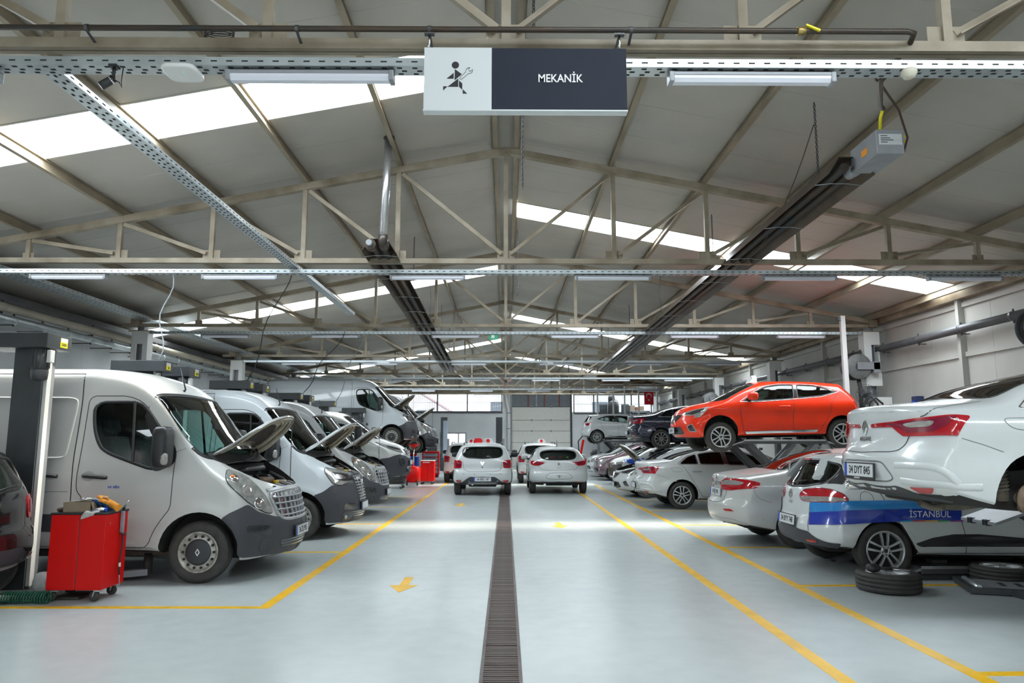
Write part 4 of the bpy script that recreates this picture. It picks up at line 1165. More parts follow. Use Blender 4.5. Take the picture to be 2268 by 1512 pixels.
def make_van(name, face='old', col=None, hood=True, holder=None):
    c = new_car('MASTER', name); W_ = col or WHITE_VAN
    # glazing
    sw = [(-1.324,-.929,2.04), (-.83,-.928,2.045), (-.72,-.938,1.972), (-.488,-.973,1.667), (-.361,-.989,1.514), (-.42,-1.01,1.36), (-.533,-1.018,1.251), (-.809,-1.01,1.345), (-1.14,-.998,1.466), (-1.232,-.986,1.579), (-1.3,-.964,1.777)]
    c.glass('side_window', sw, M_GLASS, rnd=.08, seal=.035)
    c.patch('mirror_mount', M_BLACK, [(-.50,-.976,1.645), (-.316,-.989,1.503), (-.312,-1.008,1.33), (-.531,-1.019,1.232), (-.60,-1.012,1.30)], off=.012, rnd=.04)
    c.seam('window_divider', M_BLACK, [(-.86,-.93,2.05), (-.80,-1.01,1.34)], w=.03, off=.004, h=.008)
    wn = [(-.60,-.80,2.13), (-.66,-.895,2.08), (-.50,-.925,1.83), (-.28,-.945,1.56), (-.02,-.915,1.385), (.10,-.7,1.37), (.20,-.35,1.36), (.22,0,1.36)]
    c.glass('windscreen', sym(wn+[(-.45, 0, 2.13)][:0]), M_GLASS, rnd=.06, seal=.045, mirror=False)
    c.cabin(-2.2, .0, .93, .38, .965)
    # hood
    half = [(-.02, -.80, 1.40), (.12, -.775, 1.33), (.30, -.72, 1.22), (.5, -.62, 1.12), (.66, -.42, 1.06), (.735, -.2, 1.04), (.75, 0, 1.03), ]
    half = [tuple(c.T(p[0], p[1])) for p in half]
    rear = [tuple(c.T(x, y)) for x, y in ((.20, 0), (.15, -.4), (.06, -.7))]
    hp = rear+half if False else half+[]
    hp = [rear[2]]+half[0:]; hp = [rear[0], rear[1], rear[2]]+half
    cowl = [tuple(c.T(x, y)) for x, y in ((.20, 0), (.14, -.4), (.02, -.72), (-.03, -.86), (.05, -.84), (.16, -.74), (.24, -.4), (.30, 0))]
    c.patch('cowl_panel', M_BLACK, sym(cowl), off=.004, rnd=.02, mirror=False, th=.01)
    # door and panel gaps
    door = [(-1.391,-.919,2.11), (-.93,-.918,2.11), (-.745,-.929,2.03), (-.519,-.964,1.744), (-.308,-.99,1.492), (-.322,-1.011,1.298), (-.329,-1.033,.829), (-.397,-1.037,.745), (-.505,-1.035,.577), (-.57,-.99,.40), (-1.33,-.98,.40), (-1.33,-1.03,.957), (-1.405,-1.032,1.021), (-1.416,-1.027,1.17), (-1.395,-.984,1.601)]
    c.seam('door_gap', M_SEAM, door, w=.009, closed=True, rnd=.05)
    dlow = [(-.38,-1.01,1.25), (-.36,-1.033,.84), (-.43,-1.037,.74), (-.54,-1.035,.57), (-.60,-.99,.43), (-1.30,-.98,.43), (-1.30,-1.03,.93), (-1.38,-1.03,1.03), (-1.39,-1.03,1.17), (-1.38,-1.0,1.45), (-1.16,-1.0,1.42), (-.81,-1.01,1.29), (-.53,-1.02,1.21)]
    d = c.patch('front_door', W_, dlow, off=.004, rnd=.04, res=.12, th=.006)
    handle(c, (-1.34,-1.024,1.195), (-1.08,-1.027,1.175), M_BLACK, .022, parent=d)
    c.patch('handle_recess', mat('recess_grey', (.42, .42, .41), .5), [(-1.28+.075*cos(t*.524), -1.02, 1.19+.06*sin(t*.524)) for t in range(12)], off=.010, th=0)
    c.seam('sliding_door_gap', M_SEAM, [(-1.50,-.85,2.37), (-1.47,-.93,2.05), (-1.47,-.97,1.7), (-1.478,-1.006,1.384), (-1.459,-1.033,.957), (-1.47,-1.0,.45)], w=.012, rnd=.05)
    c.seam('roof_gutter', M_SEAM, [(-4.4,-.86,2.37), (-3,-.86,2.38), (-1.5,-.855,2.375)], w=.012)
    c.ring('side_panel_recess', W_, [(-2.95,-.92,2.09), (-1.56,-.92,2.085), (-1.515,-.93,2.03), (-1.57,-1.0,1.42), (-1.62,-1.005,1.395), (-2.95,-1.0,1.40)], w=.022, off=.006, rnd=.06)
    c.ring('side_panel_recess', W_, [(-4.45,-.92,2.09), (-3.1,-.92,2.085), (-3.1,-1.005,1.40), (-4.45,-1.0,1.40)], w=.022, off=.006, rnd=.06)
    c.seam('body_crease', M_SEAMG, [(-4.4,-1.03,1.02), (-1.5,-1.03,1.02)], w=.006)
    handle(c, (-1.904,-1.022,1.215), (-1.643,-1.026,1.19), M_BLACK, .022)
    c.patch('rub_strip', M_BUMPER, [(-4.3,-1.03,.77), (-1.52,-1.03,.77), (-1.52,-1.03,.58), (-4.3,-1.03,.58)], off=.012, rnd=.03, res=.25)
    c.seam('sill_gap', M_SEAMG, [(-2.9,-1.0,.40), (-.5,-1.0,.40)], w=.008)
    # face
    cz = lambda y, z: tuple(c.Fr(y, z))
    if face == 'old':
        lamp = [(.202,-.814,1.261), (.271,-.777,1.231), (.365,-.707,1.191), (.499,-.693,1.081), (.598,-.66,.962), (.662,-.61,.826), (.695,-.596,.735), (.634,-.695,.754), (.548,-.8,.828), (.458,-.887,.914), (.345,-.949,1.039), (.273,-.959,1.11), (.235,-.918,1.179)]
        l = c.patch('headlamp', M_HEADLAMP, lamp, off=.012, rnd=.05, res=.05, th=.03)
        c.ring('lamp_seal', M_SEAM, lamp, w=.016, off=.008, rnd=.05, parent=l)
        for q, r in (((.30,-.85,1.13), .06), ((.43,-.80,1.0), .075), ((.56,-.74,.86), .07)):
            p, n = c.near(q)
            for sg, par in ((1, l[0]), (-1, l[1])):
                M = Matrix.Translation(p+n*.010) @ n.to_track_quat('Z', 'Y').to_matrix().to_4x4()
                b = MB().lathe([(r, 0), (r*.9, .012), (r*.75, .006), (r*.5, .014), (.001, .02)], n=20); b.xf(M)
                if sg < 0: b.v = [(v[0], -v[1], v[2]) for v in b.v]
                b.build('reflector', M_CHROME if r < .072 else M_LENSWHITE, par)
        p, n = c.near((.285,-.86,1.165)); b = blob(p+n*.012, (.03, .035, .022), 1)
        b.build('indicator_bulb', M_AMBER, l[0]); b.v = [(v[0], -v[1], v[2]) for v in b.v]; b.build('indicator_bulb', M_AMBER, l[1])
        line_ = [(.197,-1.019,.716), (.361,-.996,.792), (.484,-.87,.863), (.576,-.786,.77), (.699,-.593,.70)]
        gb_, gt = .655, .985
        gw = lambda z: .50+(z-gb_)*.30
        c.patch('grille', M_LAMPBLACK, sym([cz(0, gt), cz(-gw(gt)*.7, gt), cz(-gw(gt), gt-.02), cz(-gw(.8), .8), cz(-gw(gb_), gb_+.03), cz(-gw(gb_)*.7, gb_), cz(0, gb_)]), off=.004, rnd=.05, th=.01, mirror=False)
        c.ring('grille_surround', M_SILVERPL, sym([cz(0, gt+.005), cz(-gw(gt)*.7, gt), cz(-gw(gt), gt-.02), cz(-gw(.8), .8), cz(-gw(gb_), gb_+.02), cz(-gw(gb_)*.7, gb_-.01), cz(0, gb_-.01)]), w=.035, off=.018, rnd=.05, mirror=False)
        for i in range(4): front_bars(c, lambda z: gw(z)-.01, [gb_+.045+i*.072], M_GRILLE, 'grille_bar', .022, .024)
        for i in range(-4, 5):
            y = i*.115; c.seam('grille_rib', M_GRILLE, [cz(y, gb_+.01+.05*z) for z in range(7)], w=.016, off=.004, mirror=False, h=.016)
        c.patch('front_panel', M_SILVERPL, sym([cz(0, 1.03), cz(-.35, 1.03), cz(-.60, 1.01), cz(-.57, .99), cz(0, .99)]), off=.014, rnd=.02, mirror=False)
        gtop = .64
    else:
        lamp = [(.362,-.803,1.148), (.4,-.753,1.141), (.58,-.52,1.098), (.705,-.32,1.035), (.76,-.30,.90), (.67,-.562,.898), (.613,-.685,.86), (.511,-.829,.893), (.448,-.875,.993), (.386,-.88,1.084)]
        l = c.patch('headlamp', M_HEADLAMP, lamp, off=.012, rnd=.03, res=.05, th=.03)
        c.ring('lamp_seal', M_LAMPBLACK, lamp, w=.02, off=.009, rnd=.03, parent=l)
        ins = [(.45,-.78,1.075), (.62,-.52,1.04), (.73,-.33,.99), (.75,-.32,.92), (.64,-.58,.925), (.53,-.76,.94)]
        c.patch('lamp_inside', M_LAMPBLACK, ins, off=.018, rnd=.02, res=.05, th=0, parent=l)
        ins2 = [(.50,-.74,1.035), (.60,-.60,1.03), (.66,-.53,.95), (.55,-.72,.95)]
        c.patch('reflector', M_CHROME, ins2, off=.022, rnd=.03, res=.05, th=0, parent=l)
        line_ = [(.30,-1.016,.685), (.41,-.96,.79), (.499,-.848,.872), (.614,-.687,.85), (.671,-.565,.885), (.76,-.29,.88)]
        gb_, gt = .57, 1.02
        gw = lambda z: .26+(z-gb_)*.22
        c.patch('grille', M_LAMPBLACK, sym([cz(0, gt), cz(-gw(gt), gt), cz(-gw(.8), .8), cz(-gw(gb_), gb_), cz(0, gb_)]), off=.004, rnd=.03, th=.01, mirror=False)
        for i in range(9): front_bars(c, lambda z: gw(z)-.005, [gb_+.03+i*.048], M_GREY, 'grille_bar', .018, .018)
        c.ring('grille_surround', M_BUMPER, sym([cz(0, gt), cz(-gw(gt), gt), cz(-gw(.8), .8), cz(-gw(gb_)-.01, gb_-.01), cz(0, gb_-.01)]), w=.03, off=.02, rnd=.03, mirror=False)
        diamond(c, c.Fr(0, .93)+Vector((.02, 0, 0)), (1, 0, .25), .10)
        gtop = .56
    # bumper in two halves meeting at the middle
    cen = [cz(-.25, gtop), cz(0, gtop)] if face == 'old' else [cz(-.27, gtop), cz(0, gtop)]
    arc = [(.452*cos(t), -1.0, .345+.452*sin(t)) for t in (RAD(-8), RAD(12), RAD(32), RAD(50), RAD(57))]
    bump = [(.47, -.93, .26)]+arc+line_[1:]+cen+[cz(0, .24), (.80, -.35, .235), (.66, -.70, .24)]
    bo = c.patch('front_bumper', M_BUMPER, bump, off=.017, rnd=.02, res=.05, th=.024)
    c.patch('bumper_slot', M_LAMPBLACK, [(.488,-.928,.629), (.687,-.655,.605), (.704,-.624,.493), (.518,-.898,.525)] if face == 'old' else [(.66,-.66,.575), (.8,-.40,.554), (.802,-.395,.452), (.64,-.69,.454)], off=.021, rnd=.03, th=0, parent=bo)
    if face == 'old':
        p, n = c.near((.641,-.708,.382))
        for sg in (1, -1):
            b = MB().lathe([(.08, 0), (.075, .012), (.06, .004), (.001, .012)], n=20); b.xf(Matrix.Translation(p+n*.017) @ n.to_track_quat('Z', 'Y').to_matrix().to_4x4())
            if sg < 0: b.v = [(v[0], -v[1], v[2]) for v in b.v]
            b.build('fog_lamp_cap', M_BUMPER, bo[0 if sg > 0 else 1])
    else:
        c.patch('fog_lamp', M_LAMPBLACK, [(.656,-.704,.435), (.79,-.41,.425), (.719,-.50,.275), (.633,-.66,.285)], off=.021, rnd=.03, th=0, parent=bo)
        p, n = c.near((.68,-.62,.34)); b = blob(p+n*.018, (.03, .045, .04), 1); b.build('fog_glass', M_LENSWHITE, bo[0]); b.v = [(v[0], -v[1], v[2]) for v in b.v]; b.build('fog_glass', M_LENSWHITE, bo[1])
    c.patch('lower_grille', M_LAMPBLACK, sym([cz(0, .43), cz(-.5, .42), cz(-.47, .345), cz(0, .33)]), off=.021, rnd=.02, th=0, mirror=False)
    front_bars(c, lambda z: .47, [.36, .395], M_BUMPER, 'lower_grille_bar', .014, .02)
    for t in range(2):
        pass
    c.wheel_lip = None
    if hood:
        hood_open(c, hp, (.02, 1.40), 66, W_, rod=((.55, .55, 1.0), (.62, .45, 1.06)))
        engine_stuff(c, 1.27, .18, .60, .58)
        b = MB(); vs = []; N_ = 12
        for i in range(N_+1):
            y = -.60+1.2*i/N_; q = c.Fr(y, .985); vs += [(q.x+.012, y, .975), (q.x-.01, y, 1.02), (q.x-.17, y, 1.055), (q.x-.17, y, 1.0)]
        b.add(vs, [(i*4+k, i*4+k+1, (i+1)*4+k+1, (i+1)*4+k) for i in range(N_) for k in range(3)]); b.build('slam_panel', M_SILVERPL if face == 'old' else M_BUMPER, c.root)
        for k in range(6):
            y = -.42+.168*k; q = c.Fr(y, .985); MB().bar((q.x-.03, y-.04, 1.04), (q.x-.15, y+.04, 1.065), .035, .012).build('radiator_bracket', M_GREY if k % 2 else M_BLACK, c.root)
    else:
        c.seam('hood_gap', M_SEAM, hp, w=.009, rnd=.05)
    wiper(c, [(.24, .1, 1.36), (.14, .45, 1.45), (.0, .72, 1.55)]); wiper(c, [(.26, -.5, 1.33), (.25, -.1, 1.38), (.18, .2, 1.44)])
    p, n = c.near((-.62, -.15, 2.25)); MB().tube([p, p+n*.03, p+Vector((-.06, 0, .30))], [.018, .012, .004], 6).build('antenna', M_BLACK, c.root)
    p = c.Fr(0, .49)
    c.body(W_)
    c.plate((p.x+.03, 0, .49), (1, 0, .04), '34 ZU 955' if face == 'old' and name == 'delivery_van' and holder == 1 else '')
    interior(c, -.95, 1.02, (.42, -.42), .02, 1.32, .42)
    MB().bbox(-2.1, -2.06, -.9, .9, .5, 2.2, .02).build('bulkhead', mat('grey_bulkhead', (.20, .21, .21), .7), c.root)
    door_mirror(c, (-.42, -1.0, 1.36), M_BLACK, van=True)
    c.wheels('steel', .345, .215, .225)
    MB().bbox(-4.4, .3, -.75, .75, .26, .42, .05).build('underbody', M_MUD, c.root)
    return c

def make_trafic(name):
    c = new_car('TRAFIC', name); W_ = paint('trafic_white', (.56, .57, .56))
    sw = [(-1.25,-.90,1.60), (-.78,-.90,1.60), (-.60,-.91,1.52), (-.30,-.94,1.27), (-.22,-.95,1.19), (-.5,-.97,1.10), (-1.15,-.965,1.15)]
    c.glass('side_window', sw, M_GLASSM, rnd=.06, seal=.035)
    c.glass('windscreen', sym([(-.80, -.75, 1.76), (-.5, -.80, 1.53), (-.1, -.84, 1.28), (.08, -.6, 1.235), (.16, 0, 1.21)]), M_GLASSD, rnd=.08, seal=.04, mirror=False)
    c.cabin(-1.9, -.05, .93, .38, .95)
    door = [(-1.32,-.9,1.66), (-.74,-.9,1.66), (-.5,-.92,1.5), (-.18,-.95,1.2), (-.16,-.97,.85), (-.36,-.97,.6), (-.44,-.96,.35), (-1.32,-.96,.35)]
    c.seam('door_gap', M_SEAM, door, w=.008, closed=True, rnd=.05)
    d = c.patch('front_door', W_, [(-.22,-.97,1.06), (-.20,-.97,.86), (-.40,-.97,.58), (-.48,-.96,.38), (-1.29,-.96,.38), (-1.29,-.97,1.09), (-.6,-.97,1.05)], off=.004, rnd=.03, res=.12, th=.006)
    handle(c, (-1.25,-.97,1.0), (-1.03,-.97,.99), M_BLACK, .02, parent=d)
    hp = [tuple(c.T(x, y)) for x, y in ((.22, 0), (.17, -.4), (.02, -.78), (.25, -.80), (.5, -.72), (.70, -.5), (.79, -.25), (.81, 0))]
    c.seam('hood_gap', M_SEAM, hp, w=.009, rnd=.04)
    c.seam('fender_gap', M_SEAM, [(-.02,-.93,1.22), (.2,-.95,1.0), (.24,-.97,.72)], w=.007, rnd=.05)
    lamp = [(.10,-.90,1.19), (.36,-.83,1.13), (.62,-.62,1.04), (.80,-.42,.94), (.84,-.40,.86), (.72,-.60,.86), (.52,-.80,.91), (.30,-.92,1.02)]
    l = c.patch('headlamp', M_HEADLAMP, lamp, off=.01, rnd=.05, res=.05, th=.03); c.ring('lamp_seal', M_LAMPBLACK, lamp, w=.02, off=.008, rnd=.05, parent=l)
    c.patch('lamp_inside', M_LAMPBLACK, [(.38,-.87,1.04), (.58,-.66,1.03), (.74,-.45,.94), (.66,-.62,.91), (.5,-.80,.95)], off=.016, rnd=.03, res=.05, th=0, parent=l)
    cz = lambda y, z: tuple(c.Fr(y, z))
    c.patch('grille', M_LAMPBLACK, sym([cz(0, .95), cz(-.32, .94), cz(-.36, .86), cz(-.30, .77), cz(0, .75)]), off=.006, rnd=.04, mirror=False)
    front_bars(c, lambda z: .32, [.79, .84, .89], M_CHROME, 'grille_bar', .014, .018); diamond(c, c.Fr(0, .87)+Vector((.02, 0, 0)), (1, 0, .2), .09)
    arc = [(.427*cos(t), -.96, .335+.427*sin(t)) for t in (RAD(-8), RAD(15), RAD(38), RAD(57))]
    bump = [(.45, -.9, .24)]+arc+[(.42,-.96,.71), (.60,-.84,.77), (.72,-.66,.80), (.82,-.45,.76), cz(-.25, .70), cz(0, .69), cz(0, .22), (.72, -.62, .22)]
    bo = c.patch('front_bumper', M_BUMPER, bump, off=.012, rnd=.03, res=.07, th=.02)
    p, n = c.near((.76,-.60,.60))
    for sg in (1, -1):
        b = MB().lathe([(.12, 0), (.115, .022), (.085, .028), (.07, .006), (.05, .016), (.001, .018)], n=24); b.xf(Matrix.Translation(p+n*.008) @ n.to_track_quat('Z', 'Y').to_matrix().to_4x4())
        if sg < 0: b.v = [(v[0], -v[1], v[2]) for v in b.v]
        b.build('fog_lamp', M_BLACK, bo[0 if sg > 0 else 1])
    c.patch('lower_grille', M_LAMPBLACK, sym([cz(0, .5), cz(-.42, .48), cz(-.4, .36), cz(0, .34)]), off=.016, rnd=.03, th=0, mirror=False)
    c.body(W_)
    c.plate(c.Fr(0, .58)+Vector((.02, 0, 0)), (1, 0, .04), '')
    interior(c, -.95, .85, (.42, -.42), .0, 1.15, .42)
    door_mirror(c, (-.32, -.95, 1.16), M_BLACK, van=True)
    c.wheels('steel', .335, .215, .215)
    MB().bbox(-3.8, .3, -.7, .7, .2, .36, .05).build('underbody', M_MUD, c.root)
    return c

# ---------------------------------------------------------------- supermini hatchback (tall lamps, raked tail)
def make_clio(name, col, glass=None, front=True, plate_f=None, plate_r=None, hood=False, skip=(), detail=True, model='CLIO5', rear_glass=None):
    c = new_car(model, name); G = glass or M_GLASSM
    S = lambda x, z: tuple(c.S(x, z)); B = lambda y, z: tuple(c.B(y, z)); F = lambda y, z: tuple(c.Fr(y, z))
    fw = [S(-.505, .972), S(-.80, 1.175), S(-1.08, 1.295), S(-1.36, 1.335), S(-1.655, 1.335), S(-1.60, 1.035), S(-.85, .985)]
    rw = [S(-1.735, 1.335), S(-2.10, 1.315), S(-2.34, 1.255), S(-2.50, 1.165), S(-2.2, 1.095), S(-1.68, 1.045)]
    c.glass('front_side_window', fw, G, rnd=.03, seal=.024); c.glass('rear_side_window', rw, G, rnd=.03, seal=.024)
    c.patch('centre_pillar', M_LAMPBLACK, [S(-1.665, 1.335), S(-1.725, 1.335), S(-1.67, 1.045), S(-1.61, 1.04)], off=.003, th=0)
    c.patch('rear_quarter_pane', M_LAMPBLACK, [S(-2.37, 1.245), S(-2.56, 1.185), S(-2.48, 1.15)], off=.003, th=0)
    c.ring('window_trim', M_CHROME, [S(-.42, .955), S(-.80, 1.195), S(-1.08, 1.315), S(-1.36, 1.355), S(-1.735, 1.357), S(-2.12, 1.335), S(-2.37, 1.275), S(-2.62, 1.185), S(-2.2, 1.07), S(-1.6, 1.018), S(-.85, .963)], w=.012, off=.006, rnd=.02)
    c.glass('windscreen', sym([(-.86, -.56, 1.36), (-.5, -.66, 1.20), (-.12, -.76, 1.04), (.0, -.5, 1.02), (.06, 0, 1.01)]), G, rnd=.05, seal=.035, mirror=False)
    rwin = [B(0, 1.315), B(-.40, 1.305), B(-.535, 1.275), B(-.565, 1.17), B(-.50, 1.06), B(-.3, 1.03), B(0, 1.025)]
    c.glass('rear_window', sym(rwin), rear_glass or G, rnd=.05, seal=.03, mirror=False)
    c.cabin(-2.9, -.1, .92, .32, .94)
    # doors
    dl = [S(-.435, .924), S(-.449, .612), S(-.50, .30), S(-1.53, .30), S(-1.53, .62), S(-1.585, 1.0), S(-.86, .945)]
    d1 = c.patch('front_door', col, dl, off=.004, rnd=.03, res=.1, th=.006)
    dr = [S(-1.60, 1.0), S(-1.548, .62), S(-1.548, .30), S(-2.04, .30), S(-2.13, .45), S(-2.31, .72), S(-2.35, .93), S(-2.42, 1.09), S(-2.2, 1.055)]
    d2 = c.patch('rear_door', col, dr, off=.004, rnd=.03, res=.1, th=.006)
    c.seam('door_gap', M_SEAM, [S(-.425, .94), S(-.44, .612), S(-.49, .285), S(-1.54, .285), S(-2.05, .285), S(-2.15, .45), S(-2.33, .72), S(-2.37, .94), S(-2.55, 1.14)], w=.008, rnd=.03)
    c.seam('door_gap', M_SEAM, [S(-1.592, 1.01), S(-1.539, .62), S(-1.539, .29)], w=.008)
    handle(c, S(-1.261, .86), S(-1.49, .86), col, .014, parent=d1)
    c.patch('sill_trim', M_CHROME if detail else M_BLACK, [S(-.51, .335), S(-2.05, .375), S(-2.02, .33), S(-.54, .285)], off=.012, rnd=.01, res=.15)
    # tail
    lp = [B(-.40, .945), B(-.66, .985), tuple(c.S(-2.84, 1.0)), tuple(c.S(-2.90, .90)), B(-.77, .86), B(-.60, .852)]
    l = c.patch('rear_lamp', M_LENSRED, lp, off=.010, rnd=.03, res=.05, th=.02)
    c.patch('lamp_inside', M_LENSDARK, [B(-.48, .945), B(-.66, .965), B(-.76, .93), B(-.70, .89), B(-.6, .885)], off=.014, rnd=.03, res=.05, th=0, parent=l)
    c.seam('tailgate_gap', M_SEAM, sym([B(-.60, .85), B(-.57, .79), B(-.50, .735), B(-.2, .725), B(0, .722)]), w=.008, rnd=.04, mirror=False)
    c.seam('tailgate_gap', M_SEAM, [B(-.40, .955), B(-.60, 1.03), B(-.63, 1.16), B(-.60, 1.29)], w=.008, rnd=.04)
    c.ring('plate_recess', M_SEAMG, sym([B(0, .645), B(-.27, .64), B(-.42, .535), B(-.36, .465), B(0, .455)]), w=.012, off=.002, rnd=.04, mirror=False)
    diamond(c, c.B(0, .905), c.near(c.B(0, .905))[1], .062)
    badge_text(c, 'CLIO', c.B(0, .80), c.near(c.B(0, .80))[1], .06, M_SILVERPL)
    c.patch('rear_skirt', M_BLACK, sym([B(0, .385), B(-.55, .385), B(-.70, .30), B(-.62, .262), B(0, .262)]), off=.008, rnd=.03, mirror=False)
    c.patch('rear_reflector', M_LENSRED, [B(-.55, .375), B(-.72, .36), B(-.70, .345), B(-.57, .355)], off=.010, th=0)
    q = c.B(.42, .31); MB().tube([q+Vector((.1, 0, -.02)), q+Vector((-.03, 0, -.02))], .035, 14).build('exhaust_pipe', M_CHROME, c.root)
    if plate_r is not None: c.plate(c.B(0, .55)+Vector((-.012, 0, 0)), (-1, 0, .05), plate_r)
    elif detail:
        for y in (-.07, .07): q = c.B(y, .57); MB().cyl(q, q+Vector((-.012, 0, 0)), .012, 10).build('plate_bolt', M_BLACK, c.root)
        p, n = c.near(c.B(0, .545)); b = blob(p+n*.004, (.012, .035, .045), .8); b.build('plate_foam', M_GREY, c.root)
    # face
    if front:
        lamp = [F(-.34, .70), tuple(c.near((.60,-.56,.765))[0]), (.40,-.78,.83), (.20,-.85,.86), (.29,-.885,.765), (.42,-.86,.64), (.55,-.74,.61), (.49,-.79,.672), (.62,-.60,.672)]
        l = c.patch('headlamp', M_HEADLAMP, lamp, off=.010, rnd=.02, res=.05, th=.02)
        c.patch('lamp_inside', M_LAMPBLACK, [(.66,-.49,.71), (.50,-.69,.765), (.30,-.84,.80), (.36,-.85,.73), (.55,-.70,.685)], off=.014, rnd=.02, res=.05, th=0, parent=l)
        c.patch('grille', M_LAMPBLACK, sym([F(0, .69), F(-.30, .70), F(-.42, .69), F(-.36, .62), F(-.22, .545), F(0, .52)]), off=.006, rnd=.03, mirror=False)
        diamond(c, c.Fr(0, .615)+Vector((.012, 0, 0)), (1, 0, .25), .10)
        c.ring('fog_surround', M_SILVERPL, [(.66,-.645,.446), (.575,-.76,.495), (.49,-.81,.335), (.606,-.68,.335)], w=.012, off=.008, rnd=.015)
        c.patch('fog_vent', M_LAMPBLACK, [(.655,-.645,.446), (.575,-.76,.488), (.50,-.80,.34), (.606,-.68,.34)], off=.006, rnd=.015, th=0)
        c.patch('lower_grille', M_LAMPBLACK, sym([F(0, .45), F(-.45, .44), F(-.52, .30), F(-.35, .265), F(0, .265)]), off=.006, rnd=.02, mirror=False)
        front_bars(c, lambda z: .47, [.30, .345, .39], M_BLACK, 'lower_grille_bar', .012, .014)
        c.plate(c.Fr(0, .36)+Vector((.025, 0, 0)), (1, 0, .0), plate_f or '')
    half = [tuple(c.T(x, y)) for x, y in ((.10, 0), (.04, -.4), (-.06, -.74), (.25, -.76), (.45, -.68), (.62, -.5), (.72, -.25), (.74, 0))]
    if hood:
        hood_open(c, half, (-.02, 1.0), 58, col, rod=((.45, .5, .75), (.5, .5, .85))); engine_stuff(c, .90, .1, .55, .55)
    else: c.seam('hood_gap', M_SEAM, half, w=.008, rnd=.04)
    c.body(col)
    door_mirror(c, (-.66, -.83, 1.0), col)
    interior(c, -1.15, .52, (.36, -.36), -.22, .92, .36, rear=-2.05)
    p = c.T(-2.3, 0); MB().tube([p+Vector((0, 0, -.01)), p+Vector((-.02, 0, .025)), p+Vector((-.14, 0, .21))], [.022, .012, .004], 6).build('antenna', M_BLACK, c.root)
    MB().bbox(-2.95, .55, -.42, .42, .25, .36, .04).build('underbody', M_WELL, c.root)
    return c

